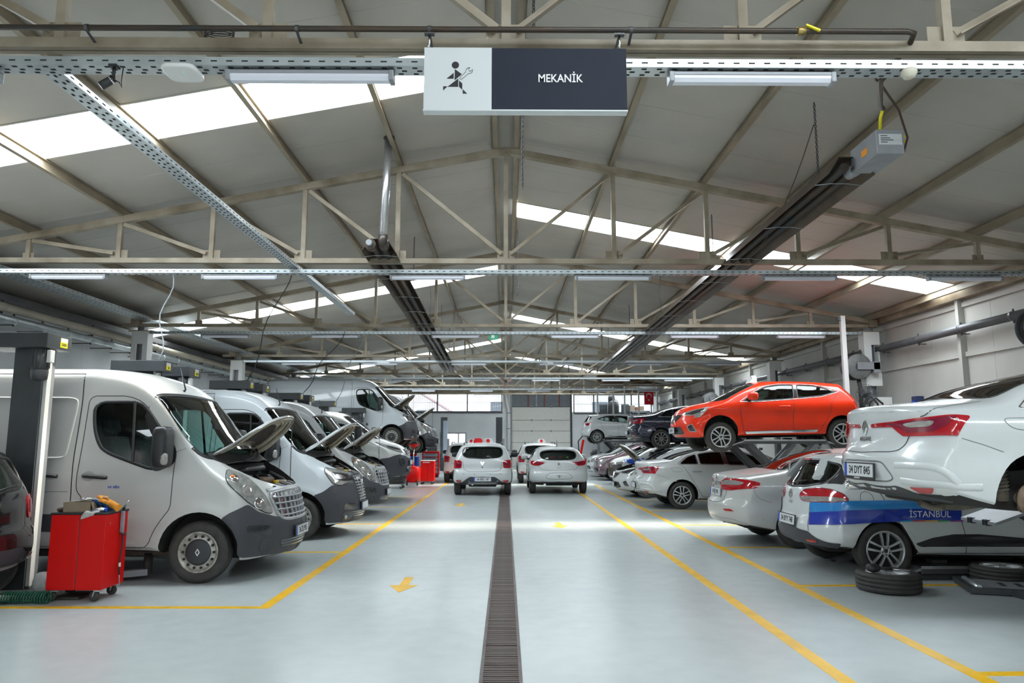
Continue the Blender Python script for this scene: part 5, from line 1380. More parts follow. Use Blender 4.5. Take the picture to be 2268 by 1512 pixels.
# ---------------------------------------------------------------- raised hatchback with grey cladding
def make_stepway(name, col, plate_r=None, rails=True, detail=True):
    c = new_car('SANDERO', name)
    S = lambda x, z: tuple(c.S(x, z)); B = lambda y, z: tuple(c.B(y, z)); F = lambda y, z: tuple(c.Fr(y, z))
    c.glass('front_side_window', [S(-.50, 1.06), S(-.80, 1.27), S(-1.05, 1.40), S(-1.58, 1.43), S(-1.55, 1.09)], M_GLASSM, rnd=.04, seal=.025)
    c.glass('rear_side_window', [S(-1.66, 1.43), S(-2.10, 1.41), S(-2.42, 1.32), S(-2.50, 1.20), S(-2.3, 1.12), S(-1.63, 1.09)], M_GLASSM, rnd=.04, seal=.025)
    c.glass('windscreen', sym([(-.88, -.56, 1.44), (-.5, -.66, 1.27), (-.12, -.76, 1.11), (.0, -.5, 1.09), (.06, 0, 1.08)]), M_GLASSL, rnd=.05, seal=.035, mirror=False)
    rwin = [B(0, 1.425), B(-.4, 1.42), B(-.575, 1.395), B(-.61, 1.22), B(-.55, 1.14), B(-.42, 1.10), B(0, 1.08)]
    c.glass('rear_window', sym(rwin), M_GLASSL, rnd=.05, seal=.025, mirror=False)
    c.cabin(-2.95, -.1, .92, .32, .94)
    d = c.patch('front_door', col, [S(-.45, 1.0), S(-.44, .62), S(-.52, .36), S(-1.55, .36), S(-1.55, 1.05)], off=.004, rnd=.03, res=.12, th=.006)
    d2 = c.patch('rear_door', col, [S(-1.565, 1.05), S(-1.565, .36), S(-2.1, .36), S(-2.3, .72), S(-2.34, 1.08)], off=.004, rnd=.03, res=.12, th=.006)
    handle(c, S(-1.28, .95), S(-1.48, .95), col, .014, parent=d); handle(c, S(-2.05, .95), S(-2.25, .95), col, .014, parent=d2)
    c.seam('door_gap', M_SEAM, [S(-.44, 1.01), S(-.43, .62), S(-.51, .35), S(-2.1, .35), S(-2.32, .72), S(-2.36, 1.09)], w=.008, rnd=.03)
    lp = [B(-.60, 1.02), B(-.80, 1.04), tuple(c.S(-2.90, 1.04)), tuple(c.S(-2.93, .82)), B(-.82, .80), B(-.62, .795)]
    l = c.patch('rear_lamp', M_LENSRED, lp, off=.012, rnd=.04, res=.05, th=.025)
    c.patch('lamp_inside', M_LENSDARK, [B(-.64, .98), B(-.78, .99), B(-.79, .86), B(-.65, .85)], off=.016, rnd=.03, res=.05, th=0, parent=l)
    c.seam('tailgate_gap', M_SEAM, sym([B(-.58, 1.0), B(-.56, .80), B(-.50, .725), B(-.35, .703), B(0, .703)]), w=.008, rnd=.05, mirror=False)
    skirt = [B(0, .56), B(-.36, .558), B(-.46, .50), B(-.60, .40), tuple(c.S(-2.98, .37)), tuple(c.S(-2.98, .29)), B(-.60, .30), B(0, .29)]
    c.patch('rear_skirt', M_BUMPER, sym(skirt), off=.008, rnd=.02, res=.07, mirror=False)
    c.patch('skid_plate', mat('silver_skid_plate', (.40, .40, .41), .4, .3), sym([B(0, .402), B(-.40, .40), B(-.52, .33), B(-.47, .305), B(0, .305)]), off=.018, rnd=.02, mirror=False)
    c.patch('rear_reflector', M_LENSRED, [B(-.61, .455), B(-.775, .46), B(-.755, .395), B(-.64, .39)], off=.012, rnd=.015, th=0)
    for xa in c.axles: c.seam('arch_cladding', M_BUMPER, [(xa+.40*cos(RAD(t)), -c.wm, c.R+.40*sin(RAD(t))) for t in range(-12, 193, 12)], w=.055, off=.004, h=.01)
    c.patch('sill_cladding', M_BUMPER, [S(-.42, .36), S(-2.17, .36), S(-2.17, .28), S(-.42, .28)], off=.01, rnd=.01, res=.2)
    for y in (-.55, -.23, .23, .55): q = c.B(y, .635); MB().cyl(q+Vector((.01, 0, 0)), q+Vector((-.004, 0, 0)), .011, 10).build('parking_sensor', M_BLACK, c.root)
    p, n = c.near(c.B(0, .95)); M = frame(p+n*.004, Vector((0,0,1)).cross(n), (0, 0, 1))
    b = MB(); pr = [(-.065, .045), (-.03, .045), (-.022, .03), (.022, .03), (.03, .045), (.065, .045), (.035, -.03), (.018, -.052), (-.018, -.052), (-.035, -.03)]
    b.prism(pr, 0, .01, 'z'); b.xf(M); b.build('badge', M_CHROME, c.root)
    MB().cyl(c.B(0, .83)+Vector((.01, 0, 0)), c.B(0, .83)+Vector((-.008, 0, 0)), .02, 14).build('tailgate_lock', M_BLACK, c.root)
    q = c.B(.30, .33); MB().tube([q+Vector((.12, 0, 0)), q+Vector((-.04, 0, 0))], .032, 14).build('exhaust_pipe', M_CHROME, c.root)
    c.plate(c.B(0, .482)+Vector((-.015, 0, 0)), (-1, 0, .04), plate_r or '')
    if rails:
        for sg in (-1, 1):
            pts = [c.T(-1.2, .56)+Vector((0, 0, -.01)), c.T(-1.3, .56)+Vector((0, 0, .05)), c.T(-1.9, .57)+Vector((0, 0, .06)), c.T(-2.45, .58)+Vector((0, 0, .055)), c.T(-2.62, .58)+Vector((0, 0, -.01))]
            MB().tube([Vector((p.x, p.y*sg, p.z)) for p in pts], .018, 8).build('roof_rail', M_BLACK, c.root)
    wiper(c, [(-3.12, 0, 1.09), (-3.1, -.2, 1.12), (-3.08, -.38, 1.13)])
    c.seam('hood_gap', M_SEAM, [tuple(c.T(x, y)) for x, y in ((.10, 0), (.04, -.4), (-.06, -.72), (.3, -.72), (.6, -.5), (.7, 0))], w=.008)
    lamp = [F(-.46, .78), (.55, -.66, .86), (.36, -.80, .88), (.40, -.82, .76), (.58, -.70, .68), F(-.48, .66)]
    l = c.patch('headlamp', M_HEADLAMP, lamp, off=.010, rnd=.03, res=.06, th=.02)
    c.patch('grille', M_LAMPBLACK, sym([F(0, .74), F(-.38, .74), F(-.40, .64), F(0, .62)]), off=.006, rnd=.03, mirror=False)
    front_bars(c, lambda z: .38, [.66, .70], M_CHROME, 'grille_bar', .012, .014)
    c.patch('lower_grille', M_LAMPBLACK, sym([F(0, .52), F(-.5, .5), F(-.55, .36), F(0, .34)]), off=.006, rnd=.03, mirror=False)
    p, n = c.near(F(-.64, .45)); b = blob(p+n*.008, (.03, .05, .05), 1); b.build('fog_lamp', M_LENSWHITE, c.root); b.v = [(v[0], -v[1], v[2]) for v in b.v]; b.build('fog_lamp', M_LENSWHITE, c.root)
    c.body(col)
    door_mirror(c, (-.62, -.83, 1.09), M_BLACK)
    interior(c, -1.15, .62, (.36, -.36), -.22, 1.02, .36, rear=-2.0)
    MB().bbox(-2.95, .55, -.42, .42, .25, .36, .04).build('underbody', M_WELL, c.root)
    c.wheels('alloy5', .325, .205, .205)
    return c
def roof_sign(c, x, y, col=M_RED, sc=1.0):
    """small lamp-like roof sign of a training car: rounded wedge with a number disc"""
    p = c.T(x, y); b = MB(); w, h, t = .15*sc, .15*sc, .13*sc
    pr = [(-w, 0), (w, 0), (w*.95, h*.55), (w*.6, h), (-w*.6, h), (-w*.95, h*.55)]
    n = len(pr); vs = [(p.x-t*.55, p.y+a, p.z+z) for a, z in pr]+[(p.x+t*.55 if z < h*.3 else p.x+t*.1, p.y+a*.9, p.z+z) for a, z in pr]
    b.add(vs, [tuple(range(n)), tuple(range(2*n-1, n-1, -1))]+[(i, n+i, n+(i+1) % n, (i+1) % n) for i in range(n)])
    o = b.build('roof_sign', M_WHITE, c.root)
    MB().cyl((p.x-t*.55+.001, p.y, p.z+h*.5), (p.x-t*.55-.004, p.y, p.z+h*.5), h*.36, 18).build('sign_disc', col, o)
    return o

def drop_sign(r, keep=1):
    """a copy keeps only one (or none) of the roof signs of its source"""
    sg_ = [c_ for c_ in r.children if c_.name.startswith('roof_sign')]
    for o in (sg_[:1] if keep else sg_):
        for g in list(o.children): bpy.data.objects.remove(g)
        bpy.data.objects.remove(o)
# ---------------------------------------------------------------- saloon with full-width lamps
def make_megane(name, col, plate_r=None, strip=None, glass=None, skip=(), kind='alloy5', wheels=True, detail=True):
    c = new_car('MEGANE', name); G = glass or M_GLASSD
    S = lambda x, z: tuple(c.S(x, z)); B = lambda y, z: tuple(c.B(y, z)); F = lambda y, z: tuple(c.Fr(y, z)); T = lambda x, y: tuple(c.T(x, y))
    q_ = [S(-2.72, 1.062), S(-2.52, 1.215), S(-2.33, 1.275), S(-2.30, 1.06)]
    c.glass('quarter_window', q_, G, rnd=.02, seal=.024)
    c.glass('rear_side_window', [S(-2.26, 1.285), S(-1.95, 1.325), S(-1.70, 1.335), S(-1.66, 1.05), S(-2.235, 1.06)], G, rnd=.02, seal=.024)
    c.glass('front_side_window', [S(-1.61, 1.335), S(-1.25, 1.325), S(-.90, 1.23), S(-.50, 1.035), S(-1.57, 1.045)], G, rnd=.02, seal=.024)
    c.ring('window_trim', M_CHROME, [S(-2.80, 1.045), S(-2.52, 1.24), S(-2.3, 1.305), S(-1.95, 1.345), S(-1.6, 1.36), S(-1.25, 1.348), S(-.88, 1.255), S(-.42, 1.02), S(-1.57, 1.024)], w=.010, off=.006, rnd=.02)
    c.patch('centre_pillar', M_LAMPBLACK, [S(-1.69, 1.335), S(-1.62, 1.335), S(-1.58, 1.045), S(-1.65, 1.05)], off=.003, th=0)
    c.glass('rear_window', sym([T(-2.98, 0), T(-2.97, -.3), T(-2.90, -.62), T(-2.5, -.56), T(-2.08, -.50), T(-2.02, -.3), T(-2.0, 0)]), G, rnd=.05, seal=.025, mirror=False)
    c.glass('windscreen', sym([(-.86, -.56, 1.36), (-.5, -.66, 1.22), (-.10, -.76, 1.07), (.04, -.5, 1.04), (.10, 0, 1.03)]), G, rnd=.05, seal=.035, mirror=False)
    c.cabin(-2.95, -.1, .92, .32, .93)
    d = c.patch('rear_door', col, [S(-2.65, 1.02), S(-2.58, .91), S(-2.44, .69), S(-2.30, .45), S(-2.22, .30), S(-1.57, .30), S(-1.57, .62), S(-1.60, 1.01)], off=.004, rnd=.03, res=.1, th=.006)
    d2 = c.patch('front_door', col, [S(-1.585, 1.01), S(-1.555, .62), S(-1.555, .30), S(-.52, .30), S(-.46, .62), S(-.44, .98)], off=.004, rnd=.03, res=.1, th=.006)
    c.seam('door_gap', M_SEAM, [S(-2.78, 1.06), S(-2.68, 1.02), S(-2.6, .905), S(-2.455, .685), S(-2.32, .44), S(-2.23, .287), S(-.51, .287), S(-.45, .62), S(-.43, .99)], w=.008, rnd=.03)
    handle(c, S(-2.45, .88), S(-2.24, .88), M_SILVERPL, .015, parent=d); handle(c, S(-1.4, .87), S(-1.19, .87), M_SILVERPL, .015, parent=d2)
    c.seam('fuel_flap', M_SEAMG, [S(-2.97, .965), S(-2.73, .968), S(-2.69, .90), S(-2.72, .872), S(-2.86, .872), S(-2.93, .90)], w=.007, closed=True, rnd=.03)
    # tail
    lp = [(-3.63,-.10,.936), (-3.578,-.401,.952), (-3.502,-.617,.976), (-3.439,-.736,.984), (-3.30,-.83,.985), S(-3.215, .985), S(-3.22, .967), S(-3.335, .827), (-3.50,-.64,.826), (-3.558,-.492,.826), (-3.573,-.434,.865), (-3.585,-.38,.904), (-3.63,-.10,.905)]
    l = c.patch('rear_lamp', M_LENSRED, lp, off=.008, rnd=.006, res=.045, th=.02)
    c.patch('lamp_inside', M_LENSDARK, [(-3.60,-.30,.928), (-3.53,-.55,.952), (-3.44,-.735,.968), (-3.30,-.83,.97), (-3.35,-.80,.90), (-3.44,-.73,.86), (-3.54,-.53,.855), (-3.57,-.46,.90)], off=.011, rnd=.01, res=.05, th=0, parent=l)
    c.patch('reversing_lens', M_LENSWHITE, [(-3.555,-.48,.926), (-3.511,-.595,.945), (-3.43,-.76,.951), (-3.46,-.735,.905), (-3.535,-.545,.896)], off=.014, rnd=.02, res=.05, th=0, parent=l)
    c.seam('boot_gap', M_SEAM, sym([B(-.645, .975), B(-.545, .825), B(-.513, .745), B(-.44, .693), B(0, .683)]), w=.009, rnd=.05, mirror=False)
    c.seam('boot_gap', M_SEAM, [B(-.645, .985), T(-3.46, -.70), T(-3.25, -.72), T(-3.0, -.68)], w=.009, rnd=.05)
    c.seam('bumper_gap', M_SEAMG, [S(-3.345, .819), S(-3.14, .756), S(-2.99, .70)], w=.006)
    c.seam('boot_crease', M_SEAMG, sym([B(0, 1.02), B(-.4, 1.025), B(-.66, 1.03)]), w=.004, mirror=False, off=.0)
    c.patch('rear_diffuser', M_BLACK if col is not WHITE_CAR else M_BUMPER, sym([B(0, .415), B(-.44, .415), B(-.52, .385), B(-.68, .31), B(-.60, .285), B(0, .30)]), off=.006, rnd=.02, mirror=False)
    c.patch('rear_reflector', M_LENSRED, [B(-.555, .412), B(-.755, .414), (-3.473,-.702,.365), (-3.514,-.605,.362)], off=.008, rnd=.012, th=0)
    c.seam('bumper_crease', col, [(-3.64,-.467,.585), (-3.543,-.7,.59), (-3.471,-.811,.572), (-3.412,-.869,.513), (-3.362,-.883,.452)], w=.06, off=.0, h=.005, rnd=.03)
    c.seam('bumper_crease', col, [(-3.62,-.50,.455), (-3.443,-.821,.44), (-3.184,-.894,.427)], w=.06, off=.0, h=.005, rnd=.03)
    c.ring('plate_recess', M_SEAMG, sym([B(0, .615), B(-.30, .613), B(-.36, .59), B(-.44, .48), B(-.38, .445), B(0, .44)]), w=.014, off=.001, rnd=.03, mirror=False)
    diamond(c, c.B(0, .905), c.near(c.B(0, .905))[1], .072); badge_text(c, 'MEGANE', c.B(0, .805), c.near(c.B(0, .8))[1], .052)
    for s_ in ((.56,) if detail else ()):
        q = c.B(s_, .375); MB().lathe([(.045, -.12), (.047, .03), (.043, .035), (.038, .03), (.036, -.12)], (q.x, q.y, q.z-.012), 'x', 20).xf(Matrix.Translation((2*q.x, 0, 0)) @ Matrix.Scale(-1, 4, (1, 0, 0))).build('exhaust_pipe', M_CHROME, c.root)
    if plate_r is not None: c.plate(c.B(0, .528)+Vector((-.012, 0, 0)), (-1, 0, .05), plate_r, strip=strip)
    # face
    lamp = [F(-.42, .70), (.62,-.58,.76), (.35,-.80,.84), (.20,-.86,.86), (.32,-.87,.76), (.55,-.74,.69)]
    c.patch('headlamp', M_HEADLAMP, lamp, off=.010, rnd=.02, res=.06, th=.02)
    c.patch('grille', M_LAMPBLACK, sym([F(0, .72), F(-.36, .70), F(-.34, .58), F(0, .55)]), off=.006, rnd=.03, mirror=False)
    c.body(col)
    door_mirror(c, (-.62, -.83, 1.05), col)
    interior(c, -1.15, .52, (.36, -.36), -.20, .95, .36, rear=-2.1)
    MB().bbox(-3.3, .6, -.42, .42, .25, .36, .04).build('underbody', M_WELL, c.root)
    if wheels: c.wheels(kind, c.R, .215, .218, skip=skip)
    return c

def make_fluence(name, col, plate_r):
    c = new_car('FLUENCE', name); G = M_GLASSD
    S = lambda x, z: tuple(c.S(x, z)); B = lambda y, z: tuple(c.B(y, z)); F = lambda y, z: tuple(c.Fr(y, z)); T = lambda x, y: tuple(c.T(x, y))
    c.glass('rear_side_window', [S(-2.78, 1.12), S(-2.60, 1.25), S(-2.2, 1.34), S(-1.68, 1.365), S(-1.62, 1.07), S(-2.6, 1.08)], G, rnd=.05, seal=.03)
    c.glass('front_side_window', [S(-1.58, 1.365), S(-1.25, 1.36), S(-.88, 1.25), S(-.5, 1.06), S(-1.54, 1.06)], G, rnd=.03, seal=.026)
    c.glass('rear_window', sym([T(-2.95, 0), T(-2.93, -.35), T(-2.84, -.62), T(-2.4, -.57), T(-2.0, -.52), T(-1.94, -.3), T(-1.92, 0)]), G, rnd=.05, seal=.025, mirror=False)
    c.glass('windscreen', sym([(-.80, -.56, 1.39), (-.45, -.66, 1.24), (-.08, -.76, 1.08), (.04, -.5, 1.05), (.10, 0, 1.04)]), G, rnd=.05, seal=.035, mirror=False)
    c.cabin(-2.85, -.1, .92, .32, .93)
    d = c.patch('rear_door', col, [S(-2.62, 1.04), S(-2.5, .80), S(-2.32, .48), S(-2.2, .30), S(-1.57, .30), S(-1.6, 1.03)], off=.004, rnd=.03, res=.1, th=.006)
    handle(c, S(-2.42, .9), S(-2.22, .9), col, .015, parent=d)
    d2 = c.patch('front_door', col, [S(-1.585, 1.03), S(-1.555, .30), S(-.52, .30), S(-.46, .62), S(-.44, 1.0)], off=.004, rnd=.03, res=.12, th=.006)
    c.seam('door_gap', M_SEAM, [S(-2.66, 1.05), S(-2.52, .80), S(-2.34, .47), S(-2.2, .287), S(-.51, .287), S(-.45, .62), S(-.43, 1.01)], w=.008, rnd=.03)
    lp = [(-3.668,-.19,.947), (-3.627,-.375,1.015), (-3.529,-.635,1.012), S(-3.253, .963), S(-3.289, .912), S(-3.377, .878), (-3.60,-.50,.83), (-3.657,-.299,.83), (-3.664,-.22,.86)]
    l = c.patch('rear_lamp', M_LENSRED, lp, off=.010, rnd=.02, res=.05, th=.025)
    c.patch('reversing_lens', M_LENSWHITE, [(-3.66,-.23,.953), (-3.623,-.395,.992), (-3.54,-.62,.988), (-3.452,-.78,.958), (-3.513,-.71,.923), (-3.65,-.25,.908)], off=.014, rnd=.03, res=.05, th=0, parent=l)
    c.seam('boot_gap', M_SEAM, sym([B(-.375, 1.02), B(-.407, .828), B(-.394, .75), B(-.34, .655), B(-.2, .632), B(0, .63)]), w=.009, rnd=.05, mirror=False)
    c.seam('boot_gap', M_SEAM, [B(-.375, 1.03), T(-3.55, -.60), T(-3.2, -.68), T(-2.9, -.66)], w=.008, rnd=.05)
    c.patch('boot_strip', M_CHROME, sym([B(0, .95), B(-.18, .948), B(-.18, .90), B(0, .90)]), off=.014, rnd=.01, mirror=False)
    c.seam('bumper_gap', M_SEAMG, [S(-3.37, .86), S(-3.316, .742), S(-3.12, .675)], w=.006, rnd=.04)
    c.seam('bumper_crease', M_SEAMG, sym([S(-3.249, .434), B(-.6, .415), B(-.15, .408), B(0, .408)]), w=.007, rnd=.05, mirror=False)
    c.patch('rear_reflector', M_LENSRED, [(-3.715,-.435,.552), (-3.652,-.612,.562), (-3.618,-.692,.531), (-3.696,-.497,.522)], off=.008, rnd=.012, th=0)
    diamond(c, c.B(0, 1.0), c.near(c.B(0, 1.0))[1], .06)
    c.plate(c.B(0, .79)+Vector((-.012, 0, 0)), (-1, 0, .08), plate_r, framec=M_GREY)
    q = c.B(.35, .30); MB().tube([q+Vector((.12, 0, 0)), q+Vector((0, 0, -.02))], .03, 12).build('exhaust_pipe', M_DKGREY, c.root)
    c.patch('headlamp', M_HEADLAMP, [F(-.42, .70), (.60,-.58,.76), (.35,-.80,.84), (.20,-.86,.86), (.32,-.87,.76), (.5,-.74,.69)], off=.010, rnd=.02, res=.07, th=.02)
    c.body(col)
    door_mirror(c, (-.62, -.83, 1.06), col)
    interior(c, -1.15, .52, (.36, -.36), -.20, .95, .36, rear=-2.1)
    p = c.T(-1.75, 0); MB().tube([p+Vector((0, 0, -.01)), p+Vector((-.02, 0, .025)), p+Vector((-.14, 0, .2))], [.022, .012, .004], 6).build('antenna', M_BLACK, c.root)
    MB().bbox(-3.4, .6, -.42, .42, .25, .36, .04).build('underbody', M_WELL, c.root)
    c.wheels('alloy5', c.R, .205, .21)
    return c

def make_estate(name, col, plate_r):
    c = new_car('ESTATE', name); G = M_GLASSD
    S = lambda x, z: tuple(c.S(x, z)); B = lambda y, z: tuple(c.B(y, z)); F = lambda y, z: tuple(c.Fr(y, z)); T = lambda x, y: tuple(c.T(x, y))
    c.glass('quarter_window', [S(-2.98, 1.09), S(-2.86, 1.20), S(-2.70, 1.27), S(-2.42, 1.31), S(-2.40, 1.06), S(-2.7, 1.06)], G, rnd=.02, seal=.024)
    c.glass('rear_side_window', [S(-2.36, 1.315), S(-1.73, 1.345), S(-1.66, 1.04), S(-2.34, 1.055)], G, rnd=.02, seal=.024)
    c.glass('front_side_window', [S(-1.66, 1.345), S(-1.3, 1.34), S(-.86, 1.21), S(-.5, .99), S(-1.60, 1.03)], G, rnd=.02, seal=.024)
    c.glass('rear_window', sym([B(0, 1.335), B(-.40, 1.325), B(-.56, 1.29), B(-.60, 1.17), B(-.55, 1.08), B(-.30, 1.03), B(0, 1.015)]), M_GLASSM, rnd=.04, seal=.03, mirror=False)
    c.glass('windscreen', sym([(-.86, -.54, 1.36), (-.5, -.64, 1.20), (-.12, -.73, 1.04), (.0, -.5, 1.02), (.06, 0, 1.01)]), G, rnd=.05, seal=.035, mirror=False)
    c.patch('rear_pillar_trim', M_LAMPBLACK, [B(-.575, 1.275), B(-.615, 1.17), B(-.57, 1.075), S(-3.0, 1.075), S(-2.97, 1.10), S(-2.85, 1.21), S(-2.74, 1.27)], off=.002, th=0, res=.05)
    c.cabin(-3.0, -.1, .92, .32, .94)
    d = c.patch('rear_door', col, [S(-2.60, 1.0), S(-2.53, .82), S(-2.44, .70), S(-2.36, .56), S(-2.22, .31), S(-1.66, .31), S(-1.70, 1.0)], off=.003, rnd=.03, res=.1, th=.005)
    d2 = c.patch('front_door', col, [S(-1.685, 1.0), S(-1.645, .31), S(-.52, .31), S(-.45, .62), S(-.44, .94)], off=.003, rnd=.03, res=.1, th=.005)
    c.seam('door_gap', M_SEAM, [S(-2.64, 1.04), S(-2.60, .96), S(-2.545, .81), S(-2.455, .695), S(-2.375, .55), S(-2.22, .297), S(-.5, .297), S(-.44, .62), S(-.43, .95)], w=.008, rnd=.03, off=.008)
    c.seam('door_gap', M_SEAM, [S(-1.694, 1.0), S(-1.688, .66), S(-1.667, .515), S(-1.65, .30)], w=.008, rnd=.03, off=.008)
    handle(c, S(-2.42, .94), S(-2.22, .94), col, .015, parent=d); handle(c, S(-1.45, .93), S(-1.25, .93), col, .015, parent=d2)
    LB = mat('light_blue_livery', (.015, .22, .58), .3, coat=1); DB = mat('deep_blue_livery', (.005, .03, .36), .3, coat=1)
    s1 = [(-3.276,-.45,.85), (-3.12,-.78,.872), S(-2.994, .893), S(-2.354, .915), S(-1.71, .905), S(-1.69, .818), S(-2.371, .804), (-3.115,-.787,.772), (-3.286,-.453,.726)]
    s2 = [(-3.288,-.449,.724), (-3.115,-.787,.770), S(-2.371, .802), S(-1.69, .816), S(-1.694, .675), S(-2.38, .662), S(-2.95, .63), (-3.132,-.803,.615), (-3.323,-.488,.585)]
    for side in ((),):
        c.patch('light_blue_stripe', LB, [S(-2.60, .90), S(-1.70, .905), S(-1.69, .817), S(-2.60, .80)], off=.010, th=0, res=.05)
        c.patch('light_blue_stripe', LB, [(-3.276,-.45,.85), (-3.2,-.66,.862), (-3.12,-.78,.872), S(-2.994, .893), S(-2.60, .90), S(-2.60, .80), (-3.115,-.787,.772), (-3.2,-.64,.752), (-3.286,-.453,.726)], off=.010, th=0, res=.06)
        c.patch('deep_blue_stripe', DB, [S(-2.60, .80), S(-1.69, .817), S(-1.694, .675), S(-2.60, .655)], off=.011, th=0, res=.05)
        c.patch('deep_blue_stripe', DB, [(-3.288,-.449,.724), (-3.2,-.64,.752), (-3.115,-.787,.771), S(-2.60, .80), S(-2.60, .655), S(-2.95, .63), (-3.132,-.803,.615), (-3.24,-.65,.60), (-3.323,-.488,.585)], off=.011, th=0, res=.06)
    for k, cc in enumerate(((.0, .25, .5), (.55, .06, .02), (.75, .35, .02), (.03, .35, .08), (.25, .02, .25))):
        x0 = -2.42+k*.15; c.patch('colour_strip', mat('strip_colour_%s' % 'abcde'[k], cc, .4), [S(x0, .672), S(x0+.15, .674), S(x0+.15, .660), S(x0, .658)], off=.0125, th=0)
    side_text(c, 'İSTANBUL', -2.06, .742, .105, M_TEXTWHITE)
    lp = [B(-.235, .925), B(-.295, .985), (-3.203,-.502,1.02), (-3.109,-.693,1.011), S(-3.02, .96), S(-2.985, .885), (-3.12,-.74,.865), (-3.266,-.478,.854), (-3.315,-.286,.862)]
    l = c.patch('rear_lamp', M_LENSRED, lp, off=.010, rnd=.02, res=.05, th=.025); c.ring('lamp_seal', M_LENSDARK, lp, w=.012, off=.011, rnd=.02, parent=l)
    c.patch('clear_lens', M_LENSWHITE, [(-3.315,-.263,.905), (-3.132,-.733,.928), (-3.04,-.83,.918), (-3.01,-.845,.892), (-3.12,-.74,.872), (-3.266,-.478,.862), (-3.313,-.295,.872)], off=.014, rnd=.015, res=.05, th=0, parent=l)
    c.seam('tailgate_gap', M_SEAM, [B(-.47, 1.02), B(-.45, .85), B(-.44, .70), B(-.485, .51)], w=.008, rnd=.03, off=.008)
    bump = [B(0, .545), B(-.18, .541), B(-.473, .507), (-3.279,-.597,.435), S(-3.09, .413), S(-3.04, .33), (-3.18,-.63,.32), B(-.40, .325), B(0, .325)]
    c.patch('rear_bumper', M_BUMPER, sym(bump), off=.012, rnd=.02, res=.07, mirror=False)
    c.patch('rear_reflector', M_LENSRED, [(-3.338,-.424,.413), (-3.277,-.592,.42), (-3.274,-.572,.388), (-3.325,-.43,.382)], off=.015, rnd=.01, th=0)
    c.seam('fuel_flap', M_SEAM, [S(-2.78+.078*cos(t*.5236), .922+.075*sin(t*.5236)) for t in range(12)], w=.006, closed=True, off=.007)
    c.patch('door_pad', M_LAMPBLACK, [S(-2.26, .41), S(-2.05, .475), S(-1.8, .515), S(-1.5, .515), S(-1.2, .49), S(-.62, .44), S(-.60, .37), S(-2.2, .375)], off=.010, rnd=.02, res=.12)
    diamond(c, c.B(0, .925), c.near(c.B(0, .925))[1], .065); badge_text(c, 'CLIO', c.B(.0, .825), c.near(c.B(0, .82))[1], .05)
    c.plate(c.B(0, .61)+Vector((-.014, 0, 0)), (-1, 0, .12), plate_r, strip='')
    sp = [c.B(y, 1.385) for y in (-.56, -.3, 0, .3, .56)]
    b = MB(); vs = []
    for p in sp: vs += [p+Vector((-.10, 0, -.035)), p+Vector((-.12, 0, -.012)), p+Vector((.06, 0, .035)), p+Vector((.08, 0, -.05))]
    fs = [(i*4+k, i*4+(k+1) % 4, (i+1)*4+(k+1) % 4, (i+1)*4+k) for i in range(4) for k in range(4)]+[(3, 2, 1, 0), (16, 17, 18, 19)]
    b.add(vs, fs, False).build('roof_spoiler', col, c.root)
    MB().box(sp[2].x-.11, sp[2].x-.085, -.12, .12, sp[2].z-.035, sp[2].z-.018).build('stop_lamp', M_LENSRED, c.root)
    wiper(c, [(-3.3, .1, 1.03), (-3.27, -.1, 1.08), (-3.24, -.28, 1.11)])
    c.patch('headlamp', M_HEADLAMP, [F(-.42, .68), (.60,-.56,.75), (.35,-.78,.82), (.20,-.84,.85), (.32,-.85,.76), (.5,-.72,.66)], off=.010, rnd=.02, res=.07, th=.02)
    c.body(col)
    door_mirror(c, (-.62, -.80, 1.02), M_BLACK)
    interior(c, -1.15, .52, (.36, -.36), -.22, .92, .36, rear=-2.05)
    p = c.T(-1.5, 0); MB().tube([p+Vector((0, 0, -.01)), p+Vector((-.02, 0, .025)), p+Vector((-.14, 0, .2))], [.022, .012, .004], 6).build('antenna', M_BLACK, c.root)
    MB().bbox(-3.1, .6, -.42, .42, .25, .36, .04).build('underbody', M_WELL, c.root)
    c.wheels('alloy5', .325, .205, .225)
    return c

# ================================================================ PLACING THE VEHICLES
def put(c, key, label, cat='car', group=None, dz=0):
    md, x, y, rz, lift = PLACES[key]; return c.place(x, y, RAD(rz), lift+dz, label, cat, group)
v = make_van('delivery_van', 'old', WHITE_VAN, holder=1); put(v, 'van1', 'large white panel van with raised hood behind the red tool trolley, nearest of its row', 'van')
side_text(v, 'se eks', -.98, 1.075, .055, M_BLUELBL)
v = make_van('delivery_van', 'new', WHITE_BLUE); put(v, 'van2', 'second white van from the front, raised hood, slatted grille and C-shaped headlamps', 'van')
v3 = make_van('delivery_van', 'old', WHITE_GREY); put(v3, 'van3', 'third white van in the row with grey-white roof and raised hood', 'van')
t_ = make_trafic('compact_van'); put(t_, 'trafic', 'smaller white van with closed hood and black fog lamps, raised slightly off the floor', 'van')
v5 = make_van('delivery_van', 'new', WHITE_BLUE); put(v5, 'van5', 'high hoisted white van with slatted grille and open hood above the red drainer', 'van')
v6 = copy_tree(v3.root, 'hoisted white van behind the other raised one, farthest of the vans, hood open'); v6.location = (PLACES['van6'][1], PLACES['van6'][2], PLACES['van6'][4]); v6['category'] = 'van'
st_ = make_stepway('hatchback', WHITE_CAR, '34 BRS 187'); put(st_, 'sandero', 'white hatchback with grey lower bumper and plate 34 BRS 187 standing over the drain')
sgn1 = roof_sign(st_, -1.3, .20, M_FLAGRED, 1.0); sgn2 = roof_sign(st_, -1.15, -.12, M_FLAGRED, 1.1)
sgn1.data.materials[0] = M_FLAGRED
cr = make_clio('hatchback', WHITE_CAR, M_GLASSL); put(cr, 'clio_rear', 'white hatchback without number plate, rear towards us, right of the drain'); cr.wheels('alloy5', .312, .195, .2)
b = MB()
